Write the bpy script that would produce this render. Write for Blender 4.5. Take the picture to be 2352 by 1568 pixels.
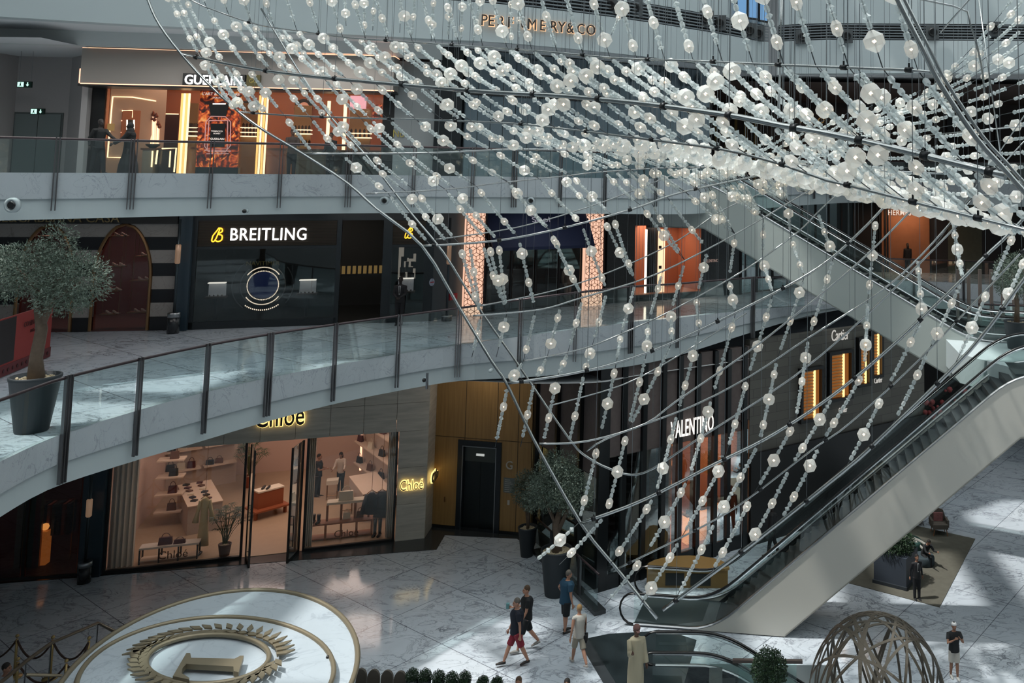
import bpy, bmesh, math, random
from mathutils import Vector, Matrix
random.seed(7)
S=bpy.context.scene; COL=S.collection
for o in list(bpy.data.objects): bpy.data.objects.remove(o)
PI=math.pi
# ---------------------------------------------------------------- camera
F=2050.;CX=1670.;CY=236.;HC=13.0
pitch=math.radians(5); roll=math.atan(0.0115)
_r=Vector((1,0,0));_f=Vector((0,math.cos(pitch),math.sin(pitch)));_u=Vector((0,-math.sin(pitch),math.cos(pitch)))
RR=_r*math.cos(roll)+_u*math.sin(roll); UU=_u*math.cos(roll)-_r*math.sin(roll); FF=_f
CAM=Vector((0,0,HC))
cd=bpy.data.cameras.new('camera'); cam=bpy.data.objects.new('camera',cd); COL.objects.link(cam)
cd.sensor_width=36; cd.lens=F/2352*36; cd.shift_x=(1176-CX)/2352; cd.shift_y=(CY-784)/2352; cd.clip_end=300
M=Matrix((( RR.x,UU.x,-FF.x,0),(RR.y,UU.y,-FF.y,0),(RR.z,UU.z,-FF.z,HC),(0,0,0,1))); cam.matrix_world=M
S.camera=cam
S.view_settings.view_transform='Standard'; S.view_settings.look='None'; S.view_settings.exposure=0.0; S.view_settings.gamma=1
# ---------------------------------------------------------------- light
w=bpy.data.worlds.new('sky'); S.world=w; w.use_nodes=True
bg=w.node_tree.nodes['Background']; bg.inputs[0].default_value=(0.93,0.985,.985,1); bg.inputs[1].default_value=3.1
sd=bpy.data.lights.new('sun','SUN'); sd.energy=4.0; sd.angle=math.radians(1.2); sd.color=(1,.98,.93)
sun=bpy.data.objects.new('sun',sd); COL.objects.link(sun); sun.location=(-20,10,40)
sun.rotation_euler=Vector((0.50,0.10,-1.0)).to_track_quat('-Z','Y').to_euler()
# ---------------------------------------------------------------- pixel helpers (photo frame 2352x1568)
def ray(x,y): return RR*((x-CX)/F)-UU*((y-CY)/F)+FF
def onz(x,y,z=0.): d=ray(x,y); return CAM+d*((z-HC)/d.z)
def ony(x,y,Y): d=ray(x,y); return CAM+d*(Y/d.y)
def at(x,y,w): return CAM+ray(x,y)*w
def proj(p): v=Vector(p)-CAM; w_=v.dot(FF); return CX+F*v.dot(RR)/w_,CY-F*v.dot(UU)/w_,w_
# ---------------------------------------------------------------- materials
def lin(c):
    return tuple(((v/12.92) if v<=.04045 else ((v+.055)/1.055)**2.4) for v in c)
def hx(h): return lin(tuple(int(h[i:i+2],16)/255 for i in (0,2,4)))
MT={}
def mat(name,col=(.5,.5,.5),rough=.5,metal=0,emit=None,es=0,spec=.5,alpha=1,var=0,vs=4):
    if name in MT: return MT[name]
    if isinstance(col,str): col=hx(col)
    m=bpy.data.materials.new(name); m.use_nodes=True; nt=m.node_tree; b=nt.nodes['Principled BSDF']
    b.inputs['Base Color'].default_value=(*col,1); b.inputs['Roughness'].default_value=rough; b.inputs['Metallic'].default_value=metal
    b.inputs['Specular IOR Level'].default_value=spec
    if emit is not None:
        if isinstance(emit,str): emit=hx(emit)
        b.inputs['Emission Color'].default_value=(*emit,1); b.inputs['Emission Strength'].default_value=es
    if var:
        tc=nt.nodes.new('ShaderNodeTexCoord'); n=nt.nodes.new('ShaderNodeTexNoise'); n.inputs['Scale'].default_value=vs; n.inputs['Detail'].default_value=6
        mx=nt.nodes.new('ShaderNodeMix'); mx.data_type='RGBA'
        mx.inputs[6].default_value=(*[max(0,c*(1-var)) for c in col],1); mx.inputs[7].default_value=(*[min(1,c*(1+var)) for c in col],1)
        nt.links.new(tc.outputs['Object'],n.inputs['Vector']); nt.links.new(n.outputs['Fac'],mx.inputs[0]); nt.links.new(mx.outputs[2],b.inputs['Base Color'])
    MT[name]=m; return m
def N(nt,t,**k):
    n=nt.nodes.new('ShaderNode'+t)
    for a,v in k.items(): setattr(n,a,v)
    return n
def marble(name,base,vein,scale=.5,rough=.12,width=.03,strength=1.,tile=0,tang=0.6,line=.006):
    m=bpy.data.materials.new(name); m.use_nodes=True; nt=m.node_tree; L=nt.links.new; b=nt.nodes['Principled BSDF']
    b.inputs['Roughness'].default_value=rough
    tc=N(nt,'TexCoord')
    def veins(sc,dist,wd,off):
        mp=N(nt,'Mapping'); mp.inputs['Location'].default_value=(off,off*2,off); mp.inputs['Rotation'].default_value=(0,0,off)
        mp.inputs['Scale'].default_value=(1,1.8,1)
        n=N(nt,'TexNoise'); n.inputs['Scale'].default_value=sc; n.inputs['Detail'].default_value=7; n.inputs['Roughness'].default_value=.55; n.inputs['Distortion'].default_value=dist
        L(tc.outputs['Object'],mp.inputs[0]); L(mp.outputs[0],n.inputs['Vector'])
        a=N(nt,'Math',operation='SUBTRACT'); a.inputs[1].default_value=.5; L(n.outputs['Fac'],a.inputs[0])
        c=N(nt,'Math',operation='ABSOLUTE'); L(a.outputs[0],c.inputs[0])
        r=N(nt,'MapRange'); r.inputs['From Min'].default_value=0; r.inputs['From Max'].default_value=wd; r.inputs['To Min'].default_value=1; r.inputs['To Max'].default_value=0
        L(c.outputs[0],r.inputs[0]); return r.outputs[0]
    v1=veins(scale,1.6,width,1.3); v2=veins(scale*2.7,2.2,width*.7,4.1)
    bn=N(nt,'TexNoise'); bn.inputs['Scale'].default_value=scale*.9; bn.inputs['Detail'].default_value=3; L(tc.outputs['Object'],bn.inputs['Vector'])
    br=N(nt,'MapRange'); br.inputs['From Min'].default_value=.42; br.inputs['From Max'].default_value=.62; L(bn.outputs['Fac'],br.inputs[0])
    mu=N(nt,'Math',operation='MULTIPLY'); L(v2,mu.inputs[0]); L(br.outputs[0],mu.inputs[1])
    mm=N(nt,'Math',operation='MAXIMUM'); L(v1,mm.inputs[0]); L(mu.outputs[0],mm.inputs[1])
    m3=N(nt,'Math',operation='MULTIPLY'); L(mm.outputs[0],m3.inputs[0]); 
    m3b=N(nt,'MapRange'); m3b.inputs['From Min'].default_value=.3; m3b.inputs['From Max'].default_value=.7; m3b.inputs['To Min'].default_value=.15; m3b.inputs['To Max'].default_value=1.; L(bn.outputs['Fac'],m3b.inputs[0]); L(m3b.outputs[0],m3.inputs[1])
    m4=N(nt,'Math',operation='MULTIPLY'); m4.inputs[1].default_value=strength; L(m3.outputs[0],m4.inputs[0])
    cl=N(nt,'TexNoise'); cl.inputs['Scale'].default_value=scale*2; cl.inputs['Detail'].default_value=5; L(tc.outputs['Object'],cl.inputs['Vector'])
    mc=N(nt,'Mix',data_type='RGBA'); mc.inputs[6].default_value=(*[c*.82 for c in base],1); mc.inputs[7].default_value=(*base,1); L(cl.outputs['Fac'],mc.inputs[0])
    mx=N(nt,'Mix',data_type='RGBA'); mx.inputs[7].default_value=(*vein,1); L(m4.outputs[0],mx.inputs[0]); L(mc.outputs[2],mx.inputs[6])
    out=mx.outputs[2]
    if tile:
        mp=N(nt,'Mapping'); mp.inputs['Rotation'].default_value=(0,0,tang); L(tc.outputs['Object'],mp.inputs[0])
        bk=N(nt,'TexBrick'); bk.offset=.0; bk.inputs['Scale'].default_value=1; bk.inputs['Brick Width'].default_value=tile; bk.inputs['Row Height'].default_value=tile; bk.inputs['Mortar Size'].default_value=line
        bk.inputs['Color1'].default_value=(1,1,1,1); bk.inputs['Color2'].default_value=(.86,.88,.9,1); bk.inputs['Mortar'].default_value=(.3,.3,.32,1); L(mp.outputs[0],bk.inputs['Vector'])
        m5=N(nt,'Mix',data_type='RGBA',blend_type='MULTIPLY'); m5.inputs[0].default_value=1; L(out,m5.inputs[6]); L(bk.outputs['Color'],m5.inputs[7]); out=m5.outputs[2]
    L(out,b.inputs['Base Color']); return m
def striped(name,c1,c2,scale,axis='Z',rough=.5,dist=1.5):   # travertine / wood: fine wavy bands
    m=bpy.data.materials.new(name); m.use_nodes=True; nt=m.node_tree; L=nt.links.new; b=nt.nodes['Principled BSDF']; b.inputs['Roughness'].default_value=rough
    tc=N(nt,'TexCoord'); mp=N(nt,'Mapping')
    mp.inputs['Scale'].default_value=(.12,.12,1) if axis=='Z' else (1,1,.05)
    n=N(nt,'TexNoise'); n.inputs['Scale'].default_value=scale; n.inputs['Detail'].default_value=8; n.inputs['Distortion'].default_value=dist*.2
    mx=N(nt,'Mix',data_type='RGBA'); mx.inputs[6].default_value=(*c1,1); mx.inputs[7].default_value=(*c2,1)
    r=N(nt,'MapRange'); r.inputs['From Min'].default_value=.3; r.inputs['From Max'].default_value=.7
    L(tc.outputs['Object'],mp.inputs[0]); L(mp.outputs[0],n.inputs['Vector']); L(n.outputs['Fac'],r.inputs[0]); L(r.outputs[0],mx.inputs[0]); L(mx.outputs[2],b.inputs['Base Color']); return m
def glassy(name,tint=(.85,.95,.95),refl=.12,dark=0.0,dcol=(.02,.03,.035),rough=.02):
    m=bpy.data.materials.new(name); m.use_nodes=True; nt=m.node_tree; L=nt.links.new; nt.nodes.remove(nt.nodes['Principled BSDF']); out=nt.nodes['Material Output']
    t=N(nt,'BsdfTransparent'); t.inputs[0].default_value=(*tint,1)
    g=N(nt,'BsdfGlossy'); g.inputs['Roughness'].default_value=rough; g.inputs[0].default_value=(.9,1,1,1)
    fr=N(nt,'Fresnel'); fr.inputs[0].default_value=1.5
    mn=N(nt,'Math',operation='MULTIPLY_ADD'); mn.inputs[1].default_value=.9; mn.inputs[2].default_value=refl-.04; L(fr.outputs[0],mn.inputs[0])
    x=N(nt,'MixShader'); L(mn.outputs[0],x.inputs[0]); L(t.outputs[0],x.inputs[1]); L(g.outputs[0],x.inputs[2])
    last=x
    if dark:
        d=N(nt,'BsdfDiffuse'); d.inputs[0].default_value=(*dcol,1); y=N(nt,'MixShader'); y.inputs[0].default_value=dark; L(x.outputs[0],y.inputs[1]); L(d.outputs[0],y.inputs[2]); last=y
    L(last.outputs[0],out.inputs['Surface']); return m
def beadglass(name,tr,white,rough):
    m=bpy.data.materials.new(name); m.use_nodes=True; nt=m.node_tree; L=nt.links.new; nt.nodes.remove(nt.nodes['Principled BSDF']); out=nt.nodes['Material Output']
    t=N(nt,'BsdfTransparent'); t.inputs[0].default_value=(.93,.97,.97,1)
    tl=N(nt,'BsdfTranslucent'); tl.inputs[0].default_value=(*white,1)
    df=N(nt,'BsdfDiffuse'); df.inputs[0].default_value=(*white,1)
    g=N(nt,'BsdfGlossy'); g.inputs['Roughness'].default_value=rough; g.inputs[0].default_value=(1,1,1,1)
    a=N(nt,'MixShader'); a.inputs[0].default_value=.5; L(tl.outputs[0],a.inputs[1]); L(df.outputs[0],a.inputs[2])
    b=N(nt,'MixShader'); b.inputs[0].default_value=tr; L(a.outputs[0],b.inputs[1]); L(t.outputs[0],b.inputs[2])
    c=N(nt,'MixShader'); lw=N(nt,'LayerWeight'); lw.inputs[0].default_value=.35
    mm=N(nt,'Math',operation='MULTIPLY'); mm.inputs[1].default_value=.6; L(lw.outputs['Fresnel'],mm.inputs[0]); L(mm.outputs[0],c.inputs[0]); L(b.outputs[0],c.inputs[1]); L(g.outputs[0],c.inputs[2])
    L(c.outputs[0],out.inputs['Surface']); return m
def emi(name,col,s,samp=True):
    if name in MT: return MT[name]
    m=mat(name,(0.02,.02,.02),.5,emit=col,es=s)
    if not samp: m.cycles.emission_sampling='NONE'
    return m
MARB=marble('white_veined_marble_floor',lin((.78,.81,.84)),lin((.27,.29,.33)),.8,.10,.03,.85,tile=2.4,tang=.62,line=.012)
MARB2=marble('white_marble_fascia',lin((.68,.71,.73)),lin((.44,.47,.5)),.9,.25,.012,.8)
WHITE=mat('white_plaster',lin((.66,.70,.71)),.6); GREYW=mat('grey_wall_plaster',lin((.60,.61,.62)),.7)
CEILM=mat('pale_ceiling',lin((.78,.79,.80)),.8)
STEEL=mat('brushed_steel',lin((.62,.63,.64)),.28,1); CHROME=mat('polished_steel',lin((.8,.82,.83)),.12,1); DSTEEL=mat('dark_bronze_metal',lin((.22,.20,.20)),.35,.8)
BRASS=mat('aged_brass',lin((.52,.48,.40)),.42,.45); BLACK=mat('black_metal',lin((.06,.065,.07)),.4); NEARBLK=mat('dark_stone',lin((.13,.145,.16)),.25); RUBBER=mat('black_rubber',lin((.05,.05,.055)),.25)
GLASS=glassy('railing_glass',(.80,.93,.92),.10); SHOPG=glassy('shop_window_glass',(.93,.94,.94),.06); DARKG=glassy('dark_window_glass',(.55,.58,.6),.055)
GRIM=mat('soil_pebbles','b3a68c',.9,var=.4,vs=30)
# ---------------------------------------------------------------- mesh builder
class MB:
    def __init__(s): s.v=[]; s.f=[]; s.m=[]; s.sm=[]
    def face(s,idx,mi=0,smooth=False): s.f.append(tuple(idx)); s.m.append(mi); s.sm.append(smooth)
    def vs(s,pts):
        b=len(s.v); s.v.extend(Vector(p) for p in pts); return b
    def obox(s,c,ax,ay,az,mi=0):   # centre + half axes
        c=Vector(c); b=s.vs([c+ax*i+ay*j+az*k for k in(-1,1) for j in(-1,1) for i in(-1,1)])
        for q in((0,2,3,1),(4,5,7,6),(0,1,5,4),(2,6,7,3),(0,4,6,2),(1,3,7,5)): s.face([b+i for i in q],mi)
        return s
    def box(s,x0,x1,y0,y1,z0,z1,mi=0,rz=0,piv=None):
        c=Vector(((x0+x1)/2,(y0+y1)/2,(z0+z1)/2)); a=Vector(((x1-x0)/2,0,0)); bb=Vector((0,(y1-y0)/2,0))
        if rz:
            R=Matrix.Rotation(rz,3,'Z'); p=Vector(piv) if piv else Vector((0,0,0)); c=R@(c-p)+p; a=R@a; bb=R@bb
        return s.obox(c,a,bb,Vector((0,0,(z1-z0)/2)),mi)
    def prism(s,pts,z0,z1,mi=0):
        n=len(pts); b=s.vs([(p[0],p[1],z0) for p in pts]+[(p[0],p[1],z1) for p in pts])
        s.face([b+i for i in reversed(range(n))],mi); s.face([b+n+i for i in range(n)],mi)
        for i in range(n): j=(i+1)%n; s.face((b+i,b+j,b+n+j,b+n+i),mi)
        return s
    def extr(s,pts,vec,mi=0):      # arbitrary planar 3d polygon extruded
        n=len(pts); vec=Vector(vec); b=s.vs(list(pts)+[Vector(p)+vec for p in pts])
        s.face([b+i for i in reversed(range(n))],mi); s.face([b+n+i for i in range(n)],mi)
        for i in range(n): j=(i+1)%n; s.face((b+i,b+j,b+n+j,b+n+i),mi)
        return s
    def tube(s,pts,r,n=8,mi=0,closed=False,cap=True,flat=None):
        pts=[Vector(p) for p in pts]; m=len(pts); rs=r if isinstance(r,(list,tuple)) else [r]*m; rings=[]; prev=None
        for i in range(m):
            a=pts[i-1] if (i>0 or closed) else pts[i]; c=pts[(i+1)%m] if (i<m-1 or closed) else pts[i]
            t=(c-a); t=t.normalized() if t.length>1e-9 else Vector((0,0,1))
            if prev is None:
                up=Vector((0,0,1)) if abs(t.z)<.95 else Vector((0,1,0)); prev=t.cross(up).normalized()
            x=(prev-t*prev.dot(t)); x=x.normalized() if x.length>1e-6 else t.orthogonal().normalized(); prev=x; y=t.cross(x)
            rr=rs[i]; rx,ry=rr if isinstance(rr,(tuple,list)) else (rr,rr)
            rings.append(s.vs([pts[i]+x*(rx*math.cos(2*PI*k/n))+y*(ry*math.sin(2*PI*k/n)) for k in range(n)]))
        for i in range(m if closed else m-1):
            a=rings[i]; b=rings[(i+1)%m]
            for k in range(n): l=(k+1)%n; s.face((a+k,a+l,b+l,b+k),mi,n>6)
        if cap and not closed: s.face([rings[0]+k for k in reversed(range(n))],mi); s.face([rings[-1]+k for k in range(n)],mi)
        return s
    def lathe(s,c,prof,n=16,mi=0,ax=None,smooth=True,ph=0):
        c=Vector(c); ax=Vector(ax).normalized() if ax is not None else Vector((0,0,1)); x=ax.orthogonal().normalized() if abs(ax.z)<.999 else Vector((1,0,0)); y=ax.cross(x); R=[]
        for r,z in prof: R.append(s.vs([c+ax*z+x*(r*math.cos(2*PI*k/n+ph))+y*(r*math.sin(2*PI*k/n+ph)) for k in range(n)]))
        for a,b in zip(R,R[1:]):
            for k in range(n): l=(k+1)%n; s.face((a+k,a+l,b+l,b+k),mi,smooth)
        s.face([R[0]+k for k in reversed(range(n))],mi); s.face([R[-1]+k for k in range(n)],mi); return s
    def ball(s,c,r,n=12,mi=0):
        rx,ry,rz=r if isinstance(r,(tuple,list)) else (r,r,r); c=Vector(c); R=[]; m=max(4,n//2)
        for i in range(1,m): a=PI*i/m; R.append(s.vs([c+Vector((rx*math.sin(a)*math.cos(2*PI*k/n),ry*math.sin(a)*math.sin(2*PI*k/n),-rz*math.cos(a))) for k in range(n)]))
        b0=s.vs([c-Vector((0,0,rz))]); b1=s.vs([c+Vector((0,0,rz))])
        for a,b in zip(R,R[1:]):
            for k in range(n): l=(k+1)%n; s.face((a+k,a+l,b+l,b+k),mi,True)
        for k in range(n): l=(k+1)%n; s.face((b0,R[0]+l,R[0]+k),mi,True); s.face((b1,R[-1]+k,R[-1]+l),mi,True)
        return s
    def poly(s,pts,mi=0): b=s.vs(pts); s.face([b+i for i in range(len(pts))],mi); return s
    def build(s,name,mats,parent=None,origin=None):
        me=bpy.data.meshes.new(name)
        if origin is None:
            if parent is not None: origin=wloc(parent)
            else:
                xs=[v.x for v in s.v]; ys=[v.y for v in s.v]; zs=[v.z for v in s.v]; origin=Vector(((min(xs)+max(xs))/2,(min(ys)+max(ys))/2,min(zs)))
        origin=Vector(origin)
        me.from_pydata([v-origin for v in s.v],[],s.f)
        if not isinstance(mats,(list,tuple)): mats=[mats]
        for m in mats: me.materials.append(m)
        me.polygons.foreach_set('material_index',s.m); me.polygons.foreach_set('use_smooth',s.sm); me.update()
        o=bpy.data.objects.new(name,me); COL.objects.link(o)
        if parent is not None: o.parent=parent; o.location=origin-wloc(parent)
        else: o.location=origin
        return o
def wloc(o):
    l=Vector(o.location); p=o.parent
    while p: l+=Vector(p.location); p=p.parent
    return l
def tag(o,label=None,cat=None,group=None,kind=None):
    for k,v in(('label',label),('category',cat),('group',group),('kind',kind)):
        if v: o[k]=v
    return o
def thing(name,loc,label,cat,group=None,rz=0):
    o=bpy.data.objects.new(name,None); COL.objects.link(o); o.location=loc; o.rotation_euler=(0,0,rz); o.empty_display_size=.3
    return tag(o,label,cat,group)
def struct(name,mb,m,parent=None,**k): return tag(mb.build(name,m,parent,**k),kind='structure') if parent is None else mb.build(name,m,parent,**k)
def copytree(o,parent=None,loc=None,rz=None,label=None,group=None):
    c=o.copy(); COL.objects.link(c); c.parent=parent
    if loc is not None: c.location=loc
    if rz is not None: c.rotation_euler=(0,0,rz)
    if label: c['label']=label
    if group: c['group']=group
    for ch in [x for x in o.children]: copytree(ch,c)
    return c
def text_mesh(txt,size,depth=.02,xs=1.,offset=0.,spacing=1.,align='CENTER'):
    c=bpy.data.curves.new('lettering','FONT'); c.body=txt; c.size=size; c.extrude=depth/2; c.offset=offset; c.align_x=align; c.space_character=spacing; c.resolution_u=3
    o=bpy.data.objects.new('t',c); COL.objects.link(o); dg=bpy.context.evaluated_depsgraph_get(); me=bpy.data.meshes.new_from_object(o.evaluated_get(dg)); bpy.data.objects.remove(o)
    for v in me.vertices: v.co.x*=xs
    return me
def put_text(name,txt,size,origin,xdir,m,parent=None,depth=.03,xs=1.,offset=0.,spacing=1.,align='CENTER',up=(0,0,1)):
    me=text_mesh(txt,size,depth,xs,offset,spacing,align); x=Vector(xdir).normalized(); u=Vector(up).normalized(); n=x.cross(u); o0=Vector(origin)
    base=wloc(parent) if parent else o0
    for v in me.vertices:
        p=v.co; q=o0+x*p.x+u*p.y+n*p.z; v.co=q-base
    me.materials.clear(); me.materials.append(m); ob=bpy.data.objects.new(name,me); COL.objects.link(ob)
    if parent: ob.parent=parent
    else: ob.location=base
    return ob
class Wall:       # a vertical plane; s along it, z up, o toward the viewer
    def __init__(s,p0,p1):
        s.p=Vector((p0[0],p0[1],0)); q=Vector((p1[0],p1[1],0)); s.d=(q-s.p).normalized(); s.n=Vector((s.d.y,-s.d.x,0)); s.len=(q-s.p).length
    def at(s,px,py,o=0):
        r=ray(px,py); t=((s.p+s.n*o)-CAM).dot(s.n)/r.dot(s.n); P=CAM+r*t; return ((P-s.p).dot(s.d),P.z)
    def pt(s,a,z,o=0): v=s.p+s.d*a+s.n*o; return Vector((v.x,v.y,z))
    def box(s,mb,s0,s1,z0,z1,o0=-.1,o1=0.,mi=0): return mb.obox(s.pt((s0+s1)/2,(z0+z1)/2,(o0+o1)/2),s.d*((s1-s0)/2),s.n*((o1-o0)/2),Vector((0,0,(z1-z0)/2)),mi)
    def rect(s,x0,y0,x1,y1,o=0):   # photo-frame corners -> s0,s1,z0,z1
        a=s.at(x0,y0,o); b=s.at(x1,y1,o); c=s.at(x0,y1,o); d=s.at(x1,y0,o)
        return ((a[0]+c[0])/2,(b[0]+d[0])/2,(b[1]+c[1])/2,(a[1]+d[1])/2)
    def pbox(s,mb,x0,y0,x1,y1,o0=-.1,o1=0.,mi=0,oo=None):
        r=s.rect(x0,y0,x1,y1,o1 if oo is None else oo); return s.box(mb,*r,o0,o1,mi)
def interp(tab,x):
    if x<=tab[0][0]: return tab[0][1]
    for (a,b),(c,d) in zip(tab,tab[1:]):
        if x<=c: return b+(d-b)*(x-a)/(c-a)
    (a,b),(c,d)=tab[-2:]; return b+(d-b)*(x-a)/(c-a)
def lamp(name,loc,size,energy,col=(1,.72,.5),rot=None,sy=None):
    l=bpy.data.lights.new(name,'AREA'); l.energy=energy; l.color=col; l.shape='RECTANGLE'; l.size=size; l.size_y=sy or size
    o=bpy.data.objects.new(name,l); COL.objects.link(o); o.location=loc
    if rot: o.rotation_euler=rot
    return o
# ================================================================ SHELL
def hole_floor():
    mb=MB(); O=[(-42,-12),(42,-12),(42,70),(-42,70)]
    H=[(-.3,24.05),(3.1,24.05),(3.1,25.35),(-.3,25.35)]
    for i in range(4):
        j=(i+1)%4; mb.poly([(*O[i],0),(*O[j],0),(*H[j],0),(*H[i],0)])
    return struct('floor',mb,MARB,origin=(0,0,0)),H
floor,HOLE=hole_floor()
mb=MB(); mb.box(-42,42,-12,70,-6.4,-6.2); struct('floor_lower',mb,MARB2)
mb=MB()
for i in range(4):
    j=(i+1)%4; mb.poly([(*HOLE[i],0),(*HOLE[j],0),(*HOLE[j],-6.2),(*HOLE[i],-6.2)])
struct('wall_escalator_well',mb,WHITE)
mb=MB(); mb.box(-42.2,-42,-12,70,-6.4,30); struct('wall_left',mb,WHITE)
mb=MB(); mb.box(42,42.2,-12,70,-6.4,30); struct('wall_right',mb,WHITE)
mb=MB(); mb.box(-42,42,70,70.2,-6.4,30); struct('wall_back',mb,GREYW)
mb=MB(); mb.box(-42,42,-12.2,-12,-6.4,30); struct('wall_front',mb,GREYW)
# roof: opaque ring and open skylight; unseen beams added to break sun into patches
mb=MB()
SX0,SX1,SY0,SY1=-28,30,-6,56
for x0,x1,y0,y1 in((-42,SX0,-12,70),(SX1,42,-12,70),(SX0,SX1,-12,SY0),(SX0,SX1,SY1,70)): mb.box(x0,x1,y0,y1,30,30.4)
struct('ceiling',mb,CEILM)
mb=MB(); x=SX0
while x<SX1: mb.box(x-.55,x+.55,SY0,SY1,29.4,30.2); x+=4.4
y=SY0
while y<SY1: mb.box(SX0,SX1,y-.5,y+.5,29.6,30.1); y+=5.2
struct('trim_sun_shading_beams',mb,WHITE)
def inward(P,i):
    a=P[max(0,i-1)]; b=P[min(len(P)-1,i+1)]; d=Vector((b[0]-a[0],b[1]-a[1],0)).normalized(); return Vector((-d.y,d.x,0))
def ribbon(P,z0s,z1s,off,th):   # wall strip that follows a plan curve
    mb=MB(); n=len(P); R=[]
    for i in range(n):
        v=Vector((P[i][0],P[i][1],0)); w=inward(P,i); a=v+w*off; b=v+w*(off+th)
        R.append(mb.vs([(a.x,a.y,z0s[i]),(a.x,a.y,z1s[i]),(b.x,b.y,z1s[i]),(b.x,b.y,z0s[i])]))
    for p,q in zip(R,R[1:]):
        for k in range(4): l=(k+1)%4; mb.face((p+k,q+k,q+l,p+l))
    mb.face([R[0]+k for k in range(4)]); mb.face([R[-1]+k for k in (3,2,1,0)])
    return mb
def smooth(tab,n):  # catmull-rom resample of tuples
    out=[]
    for i in range(len(tab)-1):
        p0=tab[max(0,i-1)];p1=tab[i];p2=tab[i+1];p3=tab[min(len(tab)-1,i+2)]
        for k in range(n):
            t=k/n; out.append(tuple(.5*((2*b)+(-a+c)*t+(2*a-5*b+4*c-d)*t*t+(-a+3*b-3*c+d)*t**3) for a,b,c,d in zip(p0,p1,p2,p3)))
    out.append(tuple(tab[-1])); return out
def edge(tab,n=4):
    R=[]
    for px,yt,yb,d in smooth(tab,n):
        if d==0: continue
        a=ony(px,yt,d); b=ony(px,yb,d); R.append((a.x,a.y,a.z,b.z))
    return R
def l1d(px,y): return onz(px,y,7.6).y
E1T=[(px,yt,yb,l1d(px,yt)) for px,yt,yb in((0,1060,1200),(125,1003,1126),(300,947,1066),(460,903,1018),(612,868,972),(765,839,931),(912,813,900))]+[(1055,791,876,29.0),(1200,772,868,28.8),(1330,755,857,28.9),(1400,747,848,29.2),(1460,738,840,30.),(1552,730,820,31.),(1716,712,768,33.),(1850,702,728,36.),(1930,697,712,38.5)]
e1=edge(E1T); L1E=[(-12.0,3,7.6,6.4),(-12.9,8,7.6,6.4),(-13.5,13,7.6,6.4)]+e1
def slab(nm,E,back,zf,zu,mfl):
    P=[(p[0],p[1]) for p in E]; zt=[p[2] for p in E]; zb=[p[3] for p in E]; zm=[t-(t-b)*.56 for t,b in zip(zt,zb)]
    struct('trim_%s_marble_band'%nm,ribbon(P,zm,zt,0,.22),MARB2,origin=(0,0,0)); struct('trim_%s_fascia'%nm,ribbon(P,zb,[z+.02 for z in zm],.07,.3),WHITE,origin=(0,0,0))
    pts=[(p[0]+inward(P,i).x*.1,p[1]+inward(P,i).y*.1) for i,p in enumerate(P)]+back
    if mfl: m=MB(); m.poly([(x,y,zf) for x,y in pts]); struct('floor_%s'%nm,m,mfl,origin=(0,0,0))
    m=MB(); m.poly([(x,y,zu) for x,y in reversed(pts)]); struct('ceiling_under_%s'%nm,m,CEILM,origin=(0,0,0))
slab('first_level',L1E,[(8.6,39.5),(8.6,60),(-36,60),(-36,3)],7.6,6.55,MARB)
# far right part of the first level and the landing by the escalators
E1R=[(1985,640,704,46.),(2110,645,706,45.),(2230,651,716,43.),(2352,660,728,41.),(2420,668,738,39.)]
e1r=edge(E1R); slab('first_level_right',e1r,[(30,40),(30,62),(7,62)],7.6,6.6,MARB)
E2T=[(-60,396,508,22.5),(0,396,507,23),(400,398,497,25.4),(800,401,490,27.6),(1178,406,490,29.5),(1400,409,491,31.5),(1560,411,492,33),(1640,412,488,34.8),(1760,413,478,39),(1900,413,468,44),(1990,414,465,47),(2150,415,468,48),(2352,417,475,47),(2450,418,480,46)]
e2=edge(E2T); L2E=[(-21.5,14,13.0,11.8),(-20.8,18,13.0,11.8)]+e2
slab('second_level',L2E,[(36,40),(36,64),(-36,64),(-36,14)],12.96,11.95,MARB2)
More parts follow.
